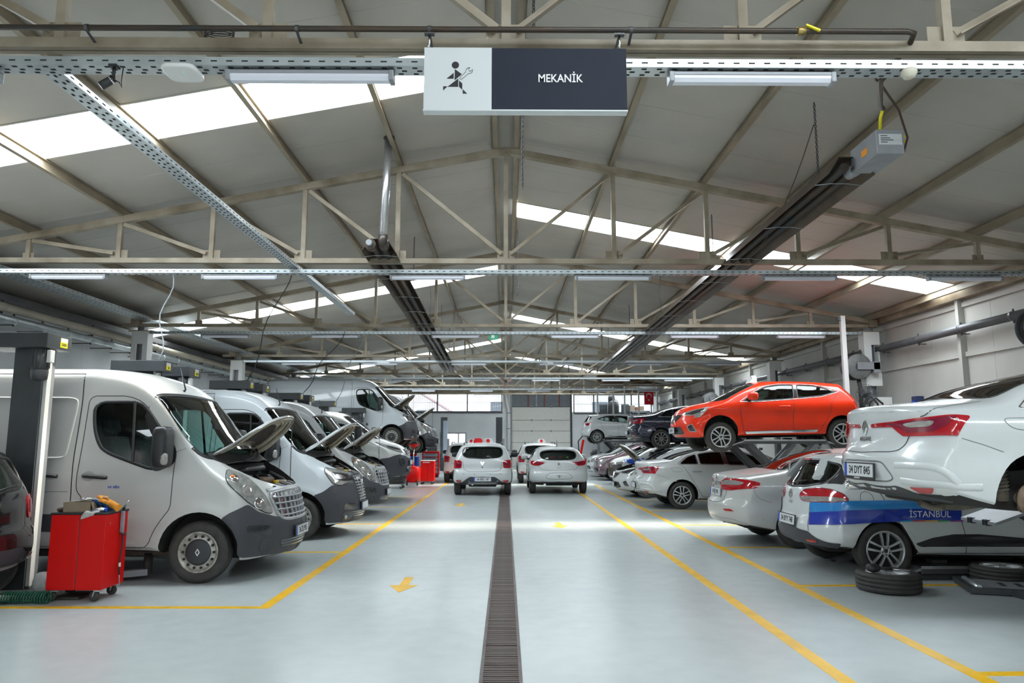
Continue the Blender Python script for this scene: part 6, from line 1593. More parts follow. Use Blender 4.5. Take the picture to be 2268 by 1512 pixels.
for y, w_, m_, x_ in ((.18, .07, 'red', 0), (-.06, .035, 'red', 0), (-.28, .03, 'yellow', 0)):
    p = cr.B(y, 1.09); q = Vector((p.x+.12, p.y, p.z)); MB().box(q.x, q.x+.005, q.y-w_, q.y+w_, q.z-.03, q.z+.03).build('window_sticker', M_FLAGRED if m_ == 'red' else M_YELLOWLBL, cr.root)
for sx, sy, lab in ((-1.55, 31.5, 'white hatchback half hidden behind the one over the drain, small white roof sign'), (1.35, 31.2, 'white hatchback with silver roof and roof rails in front of the roller door')):
    r = copy_tree(st_.root, lab); r.location = (sx, sy, 0); r['category'] = 'car'
    drop_sign(r)
mn = make_megane('saloon_car', WHITE_CAR, '34 DYT 845', 'KARAKAYA', skip=((1, -1), (1, 1))); put(mn, 'megane_near', 'white saloon jacked up at the right edge with rear wheel removed, plate 34 DYT 845')
es = make_estate('estate_car', WHITE_CAR, '34 BYY 748'); put(es, 'estate', 'white estate car with two blue stripes and ISTANBUL lettering under the raised saloon')
fl_ = make_fluence('saloon_car', WHITE_DIRTY, '34 EJE 901'); put(fl_, 'fluence', 'dusty white saloon with long red and clear tail lamps, plate 34 EJE 901')
mm = make_megane('saloon_car', WHITE_CAR, '', glass=M_GLASSD); put(mm, 'megane_mid', 'white saloon parked on the floor below the orange car, fourth from the front')
oc = make_clio('hatchback', ORANGE_CAR, M_GLASSM, plate_f='34 EFP 12', model='CLIO5'); put(oc, 'orange', 'bright orange hatchback raised on a scissor lift with a white roof sign')
for i, xa in enumerate(oc.axles):
    for sg in (-1, 1):
        w = wheel_meshes('alloy5', .325, .195, .215); o = link('wheel', w[0], oc.root); o.location = (xa, sg*(oc.wm-.12), .312-(.09 if i == 0 else .03)); o.rotation_euler = (0, RAD(20), pi if sg > 0 else 0)
        for nm, me in w[1:]: link(nm, me, o)
roof_sign(oc, -.98, .0, M_WHITE, 1.1)
md_ = make_megane('saloon_car', NAVY_CAR, '', kind='dark10'); put(md_, 'megane_dark', 'dark blue saloon hoisted behind the orange car')
ch_ = make_clio('hatchback', WHITE_CAR, M_GLASSM, hood=True); put(ch_, 'clio_hood', 'white hatchback with raised hood facing the aisle beside the white saloon'); ch_.wheels('alloy5', .312, .195, .2)
hx = copy_tree(cr.root, 'small white hatchback hoisted near the office glass with bare rear wheel hub'); hx.location = (7.0, 36.0, 1.5); hx.rotation_euler = (0, 0, 0); hx['category'] = 'car'
# ================================================================ EQUIPMENT
def sweep(prof, p, q, name, m, parent, closed=True):
    """profile (side, up) carried from p to q"""
    p = Vector(p); q = Vector(q); d = (q-p).normalized(); a = d.cross(Vector((0,0,1))).normalized(); u = a.cross(d); n = len(prof)
    vs = [p+a*x+u*y for x, y in prof]+[q+a*x+u*y for x, y in prof]
    fs = [(i, (i+1) % n, n+(i+1) % n, n+i) for i in range(n if closed else n-1)]
    if closed: fs += [tuple(range(n-1, -1, -1)), tuple(range(n, 2*n))]
    b = MB(); b.add(vs, fs); return b.build(name, m, parent)
def chain_mb(p, q, link_=.045, r=.005):
    p = Vector(p); q = Vector(q); n = max(2, int((q-p).length/(link_*.72))); b = MB()
    d = (q-p).normalized(); u = d.orthogonal().normalized(); w = d.cross(u)
    for i in range(n):
        c = p+(q-p)*(i+.5)/n; s = u if i % 2 else w
        b.tube([c+d*link_*.5*sin(t*pi/4)+s*link_*.26*cos(t*pi/4) for t in range(8)], r, 4, closed=True)
    return b
def sag(p, q, drop, n=12):
    p = Vector(p); q = Vector(q); return [p+(q-p)*i/n-Vector((0, 0, drop*4*(i/n)*(1-i/n))) for i in range(n+1)]
def caster(t, x, y, z0, r=.05, yaw=0):
    MB().bbox(x-.035, x+.035, y-.03, y+.03, z0-.02, z0, .005).bar((x-.02, y-.025, z0), (x-.035, y-.025, r), .03, .006).bar((x-.02, y+.025, z0), (x-.035, y+.025, r), .03, .006).build('caster_fork', M_GALV, t)
    MB().lathe([(.001, -.018), (r*.5, -.02), (r*.85, -.018), (r, -.01), (r, .01), (r*.85, .018), (r*.5, .02), (.001, .018)], (x-.035, y, r), 'y', 18).build('caster_wheel', M_RUBBER, t)

# ---- hanging sign
t = thing('hanging_sign', 'hanging sign with running mechanic pictogram and the word MEKANİK', 'sign', (.135, 4.75, 3.84))
x0, x1, xm, ys, za, zb_ = -.57, .84, -.10, 4.72, 3.85, 4.305
MB().bbox(x0, x1, ys, ys+.06, za, zb_, .004).build('sign_box', M_SIGNDARK, t)
MB().box(x0, xm, ys-.003, ys, za, zb_).build('white_field', M_SIGNWHITE, t)
MB().bbox(x0-.004, x1+.004, ys-.006, ys+.066, za-.012, za, .003).build('bottom_ledge', M_SIGNWHITE, t)
def sg(zx, zy): return (x0+(zx-95)*.000702, 4.30-(zy-250)*.00075)
pic = MB()
for poly in ([(405+36*cos(a*pi/12), 418+34*sin(a*pi/12)) for a in range(24)], [(400,458),(470,508),(398,568)], [(389,495),(320,552),(389,552)], [(435,550),(435,632),(330,632)], [(328,628),(287,628),(287,668)], [(443,570),(475,600),(475,660),(443,630)], [(480,655),(523,698),(480,698)]):
    pic.prism([sg(*q) for q in poly], ys-.005, ys-.003, 'y')
pic.build('mechanic_pictogram', M_INK, t)
wr_ = [(447,545),(506,487),(510,462),(526,446),(550,441),(537,456),(541,474),(556,480),(575,460),(575,482),(560,498),(536,501),(470,556),(455,557)]
wq = [sg(*q) for q in wr_]; b = MB()
for (a, c), (e, g) in zip(wq, wq[1:]+wq[:1]): b.bar((a, ys-.004, c), (e, ys-.004, g), .0022, .0026, up=(0,1,0))
b.build('wrench_outline', M_INK, t)
tx, tz = sg(1443, 547)
lettering('sign_lettering', 'MEKANİK', .083, Matrix(((1,0,0,tx),(0,0,-1,ys-.003),(0,1,0,tz),(0,0,0,1))), M_TEXTWHITE, t, bold=.0009, sx=.84)
for x in (-.54, .80):
    MB().cyl((x, ys+.03, zb_-.005), (x, ys+.03, 4.44), .008, 10).build('hanger_rod', M_CHROME, t)
    MB().box(x-.035, x+.035, ys+.01, ys+.05, 4.418, 4.429).box(x-.008, x+.008, ys+.05, ys+.25, 4.419, 4.427).build('hanger_plate', M_DKGREY, t)

# ---- gas pipe in front of the first truss
t = thing('gas_pipe', 'black gas pipe running along the nearest truss with a yellow valve', 'pipe', (0, 4.84, 4.55))
PZ = 4.515
MB().tube([(-8, 4.84, PZ), (2.9, 4.84, PZ), (2.96, 4.86, PZ), (2.98, 4.94, PZ-.02), (2.98, 5.3, 4.43)], .021, 10).build('pipe_run', M_BLACKPIPE, t)
for x in (-3.0, -1.5, -.55, .9):
    MB().lathe([(.026, -.012), (.026, .012)], (x, 4.84, PZ), 'x', 14).bar((x, 4.84, PZ-.02), (x, 4.95, PZ-.05), .02, .006).build('pipe_clamp', M_DKGREY, t)
MB().tube([(2.1, 4.84, PZ), (2.16, 4.84, PZ)], .03, 10).build('valve_body', mat('brass', (.45, .33, .12), .35, .8), t)
MB().bar((2.16, 4.82, PZ+.035), (2.25, 4.80, PZ-.02), .022, .012).build('valve_lever', M_YELLOWLBL, t)
# access point, camera, detectors
t = thing('access_point', 'white rounded wireless access point under the nearest tray, left', 'device', (-2.3, 4.86, 4.2))
b = blob((-2.3, 4.85, 4.18), (.125, .125, .022), .5); b.build('device_body', M_WHITE, t); MB().cyl((-2.27, 4.80, 4.158), (-2.27, 4.80, 4.155), .004, 8).build('status_light', mat('green_light', (.1, .7, .2), .4, emit=.6), t)
t = thing('security_camera', 'black bullet camera hanging below the nearest tray, far left', 'camera', (-2.8, 4.87, 4.2))
MB().cyl((-2.80, 4.87, 4.24), (-2.80, 4.87, 4.14), .012, 8).bbox(-2.83, -2.77, 4.84, 4.90, 4.225, 4.245, .004).build('mount', M_BLACK, t)
MB().cyl((-2.79, 4.86, 4.14), (-2.87, 4.84, 4.07), .03, 14).build('camera_body', M_BLACK, t); MB().cyl((-2.805, 4.857, 4.127), (-2.812, 4.855, 4.12), .0305, 14).build('camera_band', M_WHITE, t)
MB().tube([(-2.79, 4.86, 4.13), (-2.75, 4.86, 4.11), (-2.73, 4.86, 4.07), (-2.735, 4.86, 4.12), (-2.73, 4.86, 4.22)], .004, 6).build('camera_cable', M_BLACK, t)
def detector(x, y, z, lab):
    t = thing('smoke_detector', lab, 'detector', (x, y, z))
    MB().lathe([(.02, .03), (.05, .03), (.055, .015), (.055, 0), (.045, -.012), (.04, -.025), (.02, -.035), (.001, -.036)], (x, y, z), 'z', 20).build('detector_body', mat('ivory_plastic', (.60, .57, .46), .45), t)
detector(2.90, 4.86, 4.20, 'ivory smoke detector under the nearest tray, right')
detector(-2.95, 11.38, 4.26, 'ivory smoke detector under the second truss tray')
t = thing('cable_coil', 'coil of dark cable lying on the nearest truss, left', 'cable', (-2.15, 5.0, 4.5))
MB().tube([(-2.12+.11*cos(a*.5), 5.0+.05*sin(a*.5), 4.53+.0012*a) for a in range(56)], .004, 5).build('coil', M_BLACK, t)

# ---- radiant tube heaters
def heater(name, lab, p, q, box=True):
    t = thing(name, lab, 'heater', tuple(p)); p = Vector(p); q = Vector(q); d = (q-p).normalized(); a = d.cross(Vector((0,0,1))).normalized()
    M_REF = mat('sooty_reflector', (.12, .085, .06), .35, .6, var=.5, vscale=1.5); th = .008
    pr = [(-.26, -.10), (-.13, .10), (.13, .10), (.26, -.10), (.252, -.10), (.125, .092), (-.125, .092), (-.252, -.10)]
    sweep(pr, p, q, 'reflector', M_REF, t)
    for s in (-.075, .075): MB().tube([p+a*s+Vector((0,0,-.02)), q+a*s+Vector((0,0,-.02))], .05, 12).build('burner_tube', M_BLACKPIPE, t)
    n = int((q-p).length/1.6)
    for i in range(n+1):
        c = p+(q-p)*(i+.2)/(n+.5)
        MB().tube([c+a*-.265+Vector((0,0,-.105)), c+a*-.1+Vector((0,0,-.085)), c+a*.1+Vector((0,0,-.085)), c+a*.265+Vector((0,0,-.105))], .005, 5).build('tube_hanger', M_GALV, t)
    for i in range(5):
        c = p+(q-p)*(.04+.22*i); x = c.x; zt = roof_z(x)-.17
        near = (c.y < 16)
        (chain_mb(c+Vector((0,0,.22)), (c.x, c.y, zt)) if near else MB().tube([c+Vector((0,0,.22)), (c.x, c.y, zt)], .007, 5)).build('chain', M_DKGREY, t)
        MB().tube([c+a*-.14+Vector((0,0,.1)), c+Vector((0,0,.23)), c+a*.14+Vector((0,0,.1))], .005, 5).build('chain_spreader', M_DKGREY, t)
    return t, a, d
t, a, d = heater('tube_heater', 'long dark tube heater left of the ridge with upright flue', (-1.95, 10.75, 4.56), (-2.15, 28.5, 4.36))
p = Vector((-1.95, 10.75, 4.56))
MB().tube([p-d*.02+Vector((.1, 0, -.04)), p-d*.16+Vector((.1, 0, 0)), p-d*.18+Vector((.1, 0, .1))], .075, 14).build('flue_elbow', M_BLACKPIPE, t)
MB().cyl(p-d*.18+Vector((.1, 0, .08)), (-1.80, 10.6, roof_z(-1.8)+.02), .062, 16).build('flue_pipe', M_ALU, t)
MB().cyl((-1.80, 10.6, roof_z(-1.8)-.03), (-1.80, 10.6, roof_z(-1.8)+.01), .085, 16).build('flue_collar', M_BLACKPIPE, t)
MB().cyl(p-d*.02+Vector((-.1, 0, -.03)), p-d*.14+Vector((-.1, 0, -.03)), .085, 18).build('fan_housing', M_BLACKPIPE, t)
MB().cyl(p-d*.13+Vector((-.1, 0, -.03)), p-d*.25+Vector((-.1, 0, -.03)), .045, 14).build('fan_motor', M_GREY, t)
t, a, d = heater('tube_heater', 'long dark tube heater on the right with grey burner box and yellow hose', (3.76, 7.5, 4.56), (3.72, 27.5, 4.28))
p = Vector((3.76, 7.5, 4.56))
bx = MB().bbox(-.14, .14, -.28, .28, -.13, .13, .008); bx.xf(Matrix.Translation((3.93, 7.28, 4.62)))
bo = bx.build('burner_box', M_GREY, t)
MB().box(3.81, 4.05, 6.997, 7.0, 4.585, 4.70).build('box_label', M_SIGNWHITE, bo)
b = MB()
for i in range(4): b.box(3.83, 3.90+.03*(i % 3), 6.9955, 6.997, 4.675-.022*i, 4.682-.022*i)
b.build('label_print', M_INK, bo)
MB().box(3.786, 3.79, 7.2, 7.32, 4.57, 4.64).build('warning_label', M_ORANGE, bo)
MB().cyl((3.86, 7.55, 4.55), (3.82, 7.7, 4.54), .07, 14).build('burner_neck', M_GREY, t)
MB().tube([(3.95, 7.2, 4.75), (3.93, 7.18, 4.83), (3.90, 7.1, 4.92), (3.88, 7.0, 4.98)], .016, 8).build('gas_hose', M_YELLOWLBL, t)
MB().tube([(3.88, 7.0, 4.97), (3.80, 6.9, 4.96), (3.0, 5.42, 4.44), (2.98, 5.3, 4.43)], .022, 8).build('gas_pipe_run', M_BLACKPIPE, t)
MB().tube([(4.06, 7.2, 4.58), (4.13, 7.12, 4.56), (4.08, 6.95, 4.64), (3.75, 6.5, 4.72), (3.30, 5.95, 4.68), (2.95, 5.4, 4.45), (2.80, 5.03, 4.34)], .011, 6).build('power_cable', M_BROWN, t)
MB().tube([(4.07, 7.05, 4.63), (4.1, 7.0, 4.63), (4.11, 7.0, 4.67), (4.08, 7.0, 4.68)], .012, 8).build('cable_gland', M_YELLOWLBL, t)
t = thing('hanging_cable', 'thin brown cable sagging between the heater chains on the right', 'cable', (4, 8, 5))
MB().tube(sag((3.74, 8.3, 5.4), (3.78, 12.6, 4.95), .75), .006, 5).build('cable_run', M_BROWN, t)
for i, (x, y, z0, lab) in enumerate(((.22, 9.2, 4.9, 'long free chain hanging beside the ridge in the second bay'), (.25, 6.1, 5.3, 'free chain hanging beside the ridge behind the sign'), (.27, 16.0, 4.85, 'free chain hanging beside the ridge in the third bay'))):
    t = thing('hanging_chain', lab, 'chain', (x, y, z0)); chain_mb((x, y, z0), (x, y, roof_z(x)-.17), .05, .006).build('chain', M_DKGREY, t)

# ---- pipes along the side walls
def wall_pipe(name, lab, x, z, y0, y1, r, m, step, brk=None):
    t = thing(name, lab, 'pipe', (x, (y0+y1)/2, z))
    MB().cyl((x, y0, z), (x, y1, z), r, 14).build('pipe_run', m, t)
    y = y0+step/2
    while y < y1:
        MB().lathe([(r, -.04), (r+.012, -.03), (r+.012, .03), (r, .04)], (x, y, z), 'y', 14).build('pipe_joint', m, t)
        if brk: MB().box(min(x, brk), max(x, brk), y-.012, y+.012, z-r-.03, z-r-.01).box(x-.012, x+.012, y-.012, y+.012, z+r, z+r+.05).box(x-.012, x+.012, y-.012, y+.012, z-r-.05, z-r).build('pipe_bracket', M_DKGREY, t)
        y += step
M_CREAMPIPE = mat('cream_pipe', (.46, .42, .34), .45, 0, var=.2, vscale=2)
wall_pipe('wall_pipe', 'wide cream pipe high on the left wall', -9.75, 4.17, 3, 46.5, .085, M_CREAMPIPE, 3.1, -10.3)
wall_pipe('wall_pipe', 'galvanised spiral pipe below the cream one on the left wall', -9.78, 3.97, 3, 46.5, .075, M_GALV, .9, -10.3)
wall_pipe('wall_pipe', 'dark exhaust pipe running along the right wall', 9.38, 3.88, 3, 46, .085, mat('dark_grey_pipe', (.10, .10, .105), .4, .2, var=.2), 1.55, 9.55)

# ---- exhaust hose reels, fans and posts on the right
def reel(x, y, z, lab):
    t = thing('hose_reel', lab, 'hose reel', (x, y, z))
    M_HOSE = mat('ribbed_black_hose', (.03, .028, .028), .6)
    for s in (-.19, .15): MB().lathe([(.08, s), (.30, s), (.32, s+.015), (.30, s+.03), (.08, s+.03)], (x, y, z), 'y', 30).build('reel_flange', mat('worn_grey_flange', (.20, .20, .195), .5, .2, var=.3, vscale=6) if s < 0 else M_DKGREY, t)
    for k in range(4):
        yy_ = y-.12+k*.08; MB().tube([(x+.22*cos(a*pi/10), yy_, z+.22*sin(a*pi/10)) for a in range(20)], .045, 8, closed=True).build('hose_winding', M_HOSE, t)
    MB().cyl((x, y-.2, z), (x, y+.2, z), .09, 16).build('reel_drum', M_DKGREY, t)
    MB().bbox(x-.06, x+.5, y-.24, y-.20, z-.08, z+.10, .006).bbox(x-.06, x+.5, y+.20, y+.24, z-.08, z+.1, .006).bbox(x+.34, x+.5, y-.24, y+.24, z-.16, z+.12, .006).build('reel_bracket', M_GREY, t)
    MB().tube([(x+.12, y+.1, z+.2), (x+.2, y+.15, z+.36), (x+.30, y+.2, z+.46)], .06, 10).build('outlet_duct', M_DKGREY, t)
    MB().tube([(x+.02, y-.05, z-.24), (x+.06, y-.05, z-.5), (x+.07, y-.05, 1.9)], .05, 10).build('hose_end', M_HOSE, t)
reel(8.72, 17.85, 3.42, 'black exhaust hose reel on the column behind the orange car')
reel(8.72, 11.55, 3.42, 'black exhaust hose reel on the wall at the right picture edge')
reel(8.72, 30.8, 3.35, 'farther black exhaust hose reel above the dark blue saloon')
def fan(x, y, z, r, lab, facing=-1, post=None, blade=M_DKGREY):
    t = thing('wall_fan', lab, 'fan', (x, y, z))
    b = MB()
    for k in range(5):
        rr = r*(.2+.2*k); b.tube([(x+rr*cos(a*pi/14), y-.02-.05*cos(rr/r*1.5), z+rr*sin(a*pi/14)) for a in range(28)], .004, 4, closed=True)
    for k in range(24):
        a = 2*pi*k/24; b.tube([(x+r*cos(a), y-.02, z+r*sin(a)), (x+r*.5*cos(a), y-.062, z+r*.5*sin(a)), (x, y-.07, z)], .002, 4)
        b.tube([(x+r*cos(a), y-.02, z+r*sin(a)), (x+r*.5*cos(a), y+.05, z+r*.5*sin(a)), (x, y+.06, z)], .002, 4)
    o = b.build('fan_guard', M_DKGREY, t); o['kind'] = 'stuff'
    for k in range(3):
        a = 2*pi*k/3+.4; q = []
        for rr, tw, w in ((.12, .03, .25), (.5, .02, .42), (.88, .015, .34)):
            for s in (-1, 1): q.append((x+r*rr*cos(a+s*w), y-.02+s*tw, z+r*rr*sin(a+s*w)))
        MB().add(q, [(0, 1, 3, 2), (2, 3, 5, 4)]).build('fan_blade', blade, t)
    MB().cyl((x, y-.04, z), (x, y+.16, z), .06, 14).build('fan_motor', M_BLACK, t)
    if post: MB().bar((x, y+.1, z), post, .04, .04).build('fan_arm', M_GREY, t)
fan(0, 30.62, 4.12, .30, 'round caged fan hanging on the ridge line far down the shed', post=(0, 30.85, 4.5), blade=mat('brown_fan_blade', (.33, .2, .15), .5))
fan(8.62, 17.2, 2.68, .26, 'round caged fan between orange car and white column', post=(8.95, 17.6, 2.7))
t = thing('white_post', 'slim white post rising behind the orange car', 'post', (8.2, 17.3, 0)); MB().bbox(8.145, 8.255, 17.25, 17.35, 0, 4.62, .006).build('post', M_WHITE, t); MB().bbox(8.08, 8.15, 17.26, 17.34, 4.5, 4.58, .005).build('post_bracket', M_DKGREY, t)
t = thing('hose_loop', 'pair of black hoses arching beside the right column', 'hose', (8.85, 17.3, 2.4))
for k in (0, .12): MB().tube([(8.62+k, 17.4, 1.7), (8.62+k, 17.4, 2.3), (8.68+k, 17.4, 2.52), (8.82+k, 17.4, 2.62-k*.3+.05), (8.98+k, 17.4, 2.5), (9.02+k, 17.4, 2.25), (9.02+k, 17.4, 1.8)], .018, 8).build('hose', M_BLACK, t)
t = thing('column_cabinet', 'white boxed casing around the foot of the right column', 'cabinet', (9.1, 17.6, 0)); MB().bbox(8.9, 9.35, 17.42, 17.5, 1.5, 2.65, .008).build('casing', M_WHITE, t)
t = thing('socket_box', 'small dark blue socket box on the right wall', 'socket', (9.5, 16.6, 2.4)); MB().bbox(9.42, 9.59, 16.5, 16.72, 2.3, 2.62, .01).build('box', mat('navy_plastic', (.02, .03, .09), .4), t); MB().bbox(9.38, 9.43, 16.56, 16.66, 2.42, 2.52, .01).build('socket_cover', M_BLUELBL, t)
t = thing('exit_sign', 'small green exit sign below the third truss', 'sign', (-.32, 17.85, 4.15)); MB().bbox(-.42, -.20, 17.84, 17.86, 4.10, 4.26, .003).build('panel', mat('green_sign', (.05, .45, .22), .4), t); MB().box(-.36, -.28, 17.835, 17.84, 4.14, 4.22).build('sign_mark', M_TEXTWHITE, t); MB().cyl((-.32, 17.85, 4.26), (-.32, 17.85, 4.33), .006, 6).build('hanger', M_DKGREY, t)

# ---- two-post lifts between the vans
def lift_post(yc, s, lift, lab, num='5000', half=1.28, x=-5.3, low=.30):
    y = yc+s*half; zc = lift+.12
    t = thing('lift_post', lab, 'lift', (x, y, 0), 'lift posts between the vans')
    MB().box(x-.16, x+.16, y-.02+s*.10, y+.02+s*.10, .02, 2.60).box(x-.16, x-.13, y-.1, y+.1, .02, 2.60).build('lift_column', M_LIFTDARK, t)
    MB().box(x+.13, x+.16, y-.1, y+.1, .02, 2.60).build('column_flange', M_GREY, t)
    MB().box(x+.16, x+.20, y-.09, y-.02, .05, 2.58).build('column_cover', M_WHITE, t)
    MB().bbox(x-.35, x+.35, y-.3, y+.25, 0, .02, .005).build('base_plate', M_LIFTDARK, t)
    MB().bbox(x-.48, x+.30, y-.30 if s < 0 else y-.15, y+.15, 2.60, 2.765, .008).build('top_box', M_LIFTDARK, t)
    MB().bbox(x-.1, x+.1, y-.06-s*.03, y+.06-s*.03, zc-.1, zc+.55, .01).build('carriage', M_GREY, t)
    lb = MB().box(x+.300, x+.304, y-.07, y+.06, 2.63, 2.735).build('rating_label', M_YELLOWLBL, t)
    MB().box(x+.3035, x+.3055, y-.07, y+.06, 2.69, 2.735).build('maker_label', M_SIGNWHITE, lb)
    lettering('label_lettering', num, .05, Matrix(((0,0,1,x+.3048),(1,0,0,y-.005),(0,1,0,2.66),(0,0,0,1))), M_INK, lb, bold=.001)
    if s < 0:
        MB().cyl((x+.18, y-.20, 2.60), (x+.18, y-.20, 2.36), .085, 18).lathe([(.085, 0), (.088, -.02), (.08, -.10), (.05, -.115), (.001, -.115)], (x+.18, y-.20, 2.36), 'z', 18).build('lift_motor', M_DKGREY, t)
        b = MB()
        for k in range(12):
            a = 2*pi*k/12; b.box(x+.18+.088*cos(a)-.004, x+.18+.088*cos(a)+.004, y-.20+.088*sin(a)-.004, y-.20+.088*sin(a)+.004, 2.38, 2.58)
        o = b.build('cooling_fins', M_DKGREY, t); o['kind'] = 'stuff'
        MB().bbox(x+.265, x+.31, y-.24, y-.16, 2.44, 2.58, .008).build('junction_box', M_WHITE, t)
    for dx in (-1, 1):
        e = (x+dx*1.05+.1, y-s*.55, zc-.03)
        MB().bar((x+dx*.1, y-s*.05, zc-.05), e, .11, .07).build('lift_arm', M_GREY, t)
        MB().cyl((e[0], e[1], zc-.05), (e[0], e[1], zc+low-.12), .05, 12).build('lift_pad', M_RUBBER, t)
    return t
def two_post(yc, lift, who, num, half=1.28):
    lift_post(yc, -1, lift, 'dark lift post on the near side of the '+who, '5000', half); lift_post(yc, 1, lift, 'dark lift post on the far side of the '+who, num, half)
two_post(9.43, .0, 'nearest white van', '24')
two_post(12.98, .0, 'second white van', '23')
two_post(16.5, .0, 'third white van', '22')
two_post(20.05, .45, 'smaller raised van', '21', half=1.25)
two_post(27.2, 1.42, 'high white van with slatted grille', '19')
two_post(30.7, 1.10, 'farthest white van', '18')
t = thing('two_post_lift', 'empty blue-grey two post lift in front of the back wall', 'lift', (-1.9, 40.5, 0))
for x, m_ in ((-3.42, M_BLUEGREY), (-.36, M_LIFTDARK)):
    MB().box(x-.18, x-.06, 40.35, 40.65, .02, 2.9).build('lift_column', M_LIFTDARK, t); MB().box(x-.06, x+.18, 40.4, 40.6, .7, 2.75).build('column_cover', m_, t); MB().box(x-.06, x+.18, 40.38, 40.62, .02, .7).box(x-.18, x+.18, 40.34, 40.66, 2.75, 2.93).build('column_foot', M_LIFTDARK, t)
    MB().bbox(x-.35, x+.35, 40.2, 40.8, 0, .03, .005).build('base_plate', M_LIFTDARK, t)
    for dy in (-1, 1): MB().bar((x, 40.5+dy*.2, .12), (x+(.4 if x < -2 else -.4), 40.5+dy*.95, .12), .12, .08).build('lift_arm', M_DKGREY, t)
    MB().bbox(x+.19, x+.30, 40.38, 40.5, 1.1, 1.75, .01).build('control_box', M_GREY, t)
# cables dropping to the lifts
for (p, q, sg_, lab) in (((-5.35, 11.35, 4.3), (-5.2, 10.75, 2.77), .0, 'grey cable hanging from the second truss to the first lift'), ((-4.2, 14.1, 5.2), (-5.1, 14.2, 2.77), 0, 'dark cable hanging down to the second lift'), ((-4.0, 17.8, 4.3), (-5.0, 17.8, 2.77), 0, 'dark cable hanging from the third truss to the third lift'), ((-4.3, 22, 5.0), (-5.0, 21.3, 2.77), 0, 'dark cable hanging down to the fourth lift')):
    t = thing('drop_cable', lab, 'cable', q); p = Vector(p); q = Vector(q)
    pts = [p+(q-p)*i/10+Vector((.07*sin(i*.9), 0, 0)) for i in range(11)]; MB().tube(pts, .010, 6).build('cable_run', M_WIRE if 'grey' in lab else M_BLACK, t)

# ---- scissor lifts
def scissor(xc, yc, zt, lab, L=1.75, off=(-.62, .62), w=.5, z0=.0, arms=True):
    t = thing('scissor_lift', lab, 'lift', (xc, yc, 0))
    for o in off:
        y = yc+o; y0, y1 = y-w/2, y+w/2
        MB().bbox(xc-L/2, xc+L/2, y0, y1, zt-.09, zt, .01).build('lift_runway', M_DKGREY, t)
        MB().box(xc-L/2, xc+L/2, y0-.006, y0, zt-.03, zt+.004).build('runway_edge', M_ALU, t)
        MB().bbox(xc-L/2-.05, xc+L/2+.05, y0+.02, y1-.02, z0, z0+.06, .008).build('base_frame', M_LIFTDARK, t)
        for s, e in ((-1, .0), (1, .07)):
            for yy_ in (y0+.06+e, y1-.06-e):
                MB().bar((xc-s*L*.42, yy_, z0+.07), (xc+s*L*.42, yy_, zt-.09), .045, .10).build('scissor_arm', M_GREY if s > 0 else M_DKGREY, t)
        MB().cyl((xc, y0+.04, (z0+zt)/2-.02), (xc, y1-.04, (z0+zt)/2-.02), .03, 10).build('pivot_shaft', M_GALV, t)
        MB().cyl((xc-L*.2, y, z0+.1), (xc+L*.12, y, (z0+zt)/2), .035, 10).build('hydraulic_ram', M_BLACK, t)
        for s in (-1, 1):
            b = MB(); x = xc+s*L/2; b.add([(x, y0, zt-.02), (x, y1, zt-.02), (x+s*.42, y1, zt-.16), (x+s*.42, y0, zt-.16), (x, y0, zt-.05), (x, y1, zt-.05), (x+s*.42, y1, zt-.19), (x+s*.42, y0, zt-.19)], [(0,1,2,3), (7,6,5,4), (0,3,7,4), (1,5,6,2), (3,2,6,7), (0,4,5,1)])
            b.build('lift_ramp', M_GREY, t)
            for e in (-.12, .12): MB().bbox(x+s*.38, x+s*.43, y+e-.03, y+e+.03, zt-.20, zt-.15, .004).build('ramp_roller', M_BLACK, t)
        for px_ in (-.62, .62): MB().bbox(xc+px_-.09, xc+px_+.09, y-.07, y+.07, zt, zt+.045, .01).build('rubber_block', M_RUBBER, t)
    return t
scissor(5.88, 16.15, 1.625, 'grey scissor lift raising the orange hatchback', L=1.75)
scissor(6.15, 6.62, .945, 'scissor lift under the jacked white saloon at the right edge', L=1.75, off=(-.95, .95), w=.55)
scissor(5.75, 9.45, .155, 'lowered dark scissor lift under the blue-striped estate car', L=1.9, off=(-.62, .62), w=.5)
scissor(6.6, 24.7, 1.515, 'grey scissor lift raising the dark blue saloon', L=1.75)
scissor(5.7, 36.0, 1.665, 'scissor lift raising the small white hatchback near the office', L=1.7)
t = thing('roller_frame', 'dark floor frame with roller and two slots beneath the jacked saloon', 'frame', (5.2, 7.9, 0))
M_ = Matrix.Translation((5.35, 8.0, .012)) @ Matrix.Rotation(RAD(-18), 4, 'Z')
MB().box(-.40, .5, -.34, -.28, 0, .055).box(-.40, .5, .28, .34, 0, .055).box(-.40, -.34, -.28, .28, 0, .055).xf(M_).build('frame_rail', M_LIFTDARK, t)
MB().box(-.25, .5, -.25, .25, .045, .055).xf(M_).build('slotted_plate', M_GREY, t)
for k in range(3): MB().box(-.05+k*.16, .0+k*.16, -.12, .06, .055, .058).xf(M_).build('plate_slot', M_DARKSLOT, t)
MB().cyl((-.30, -.28, .05), (-.30, .28, .05), .03, 12).xf(M_).build('roller', M_GALV, t)

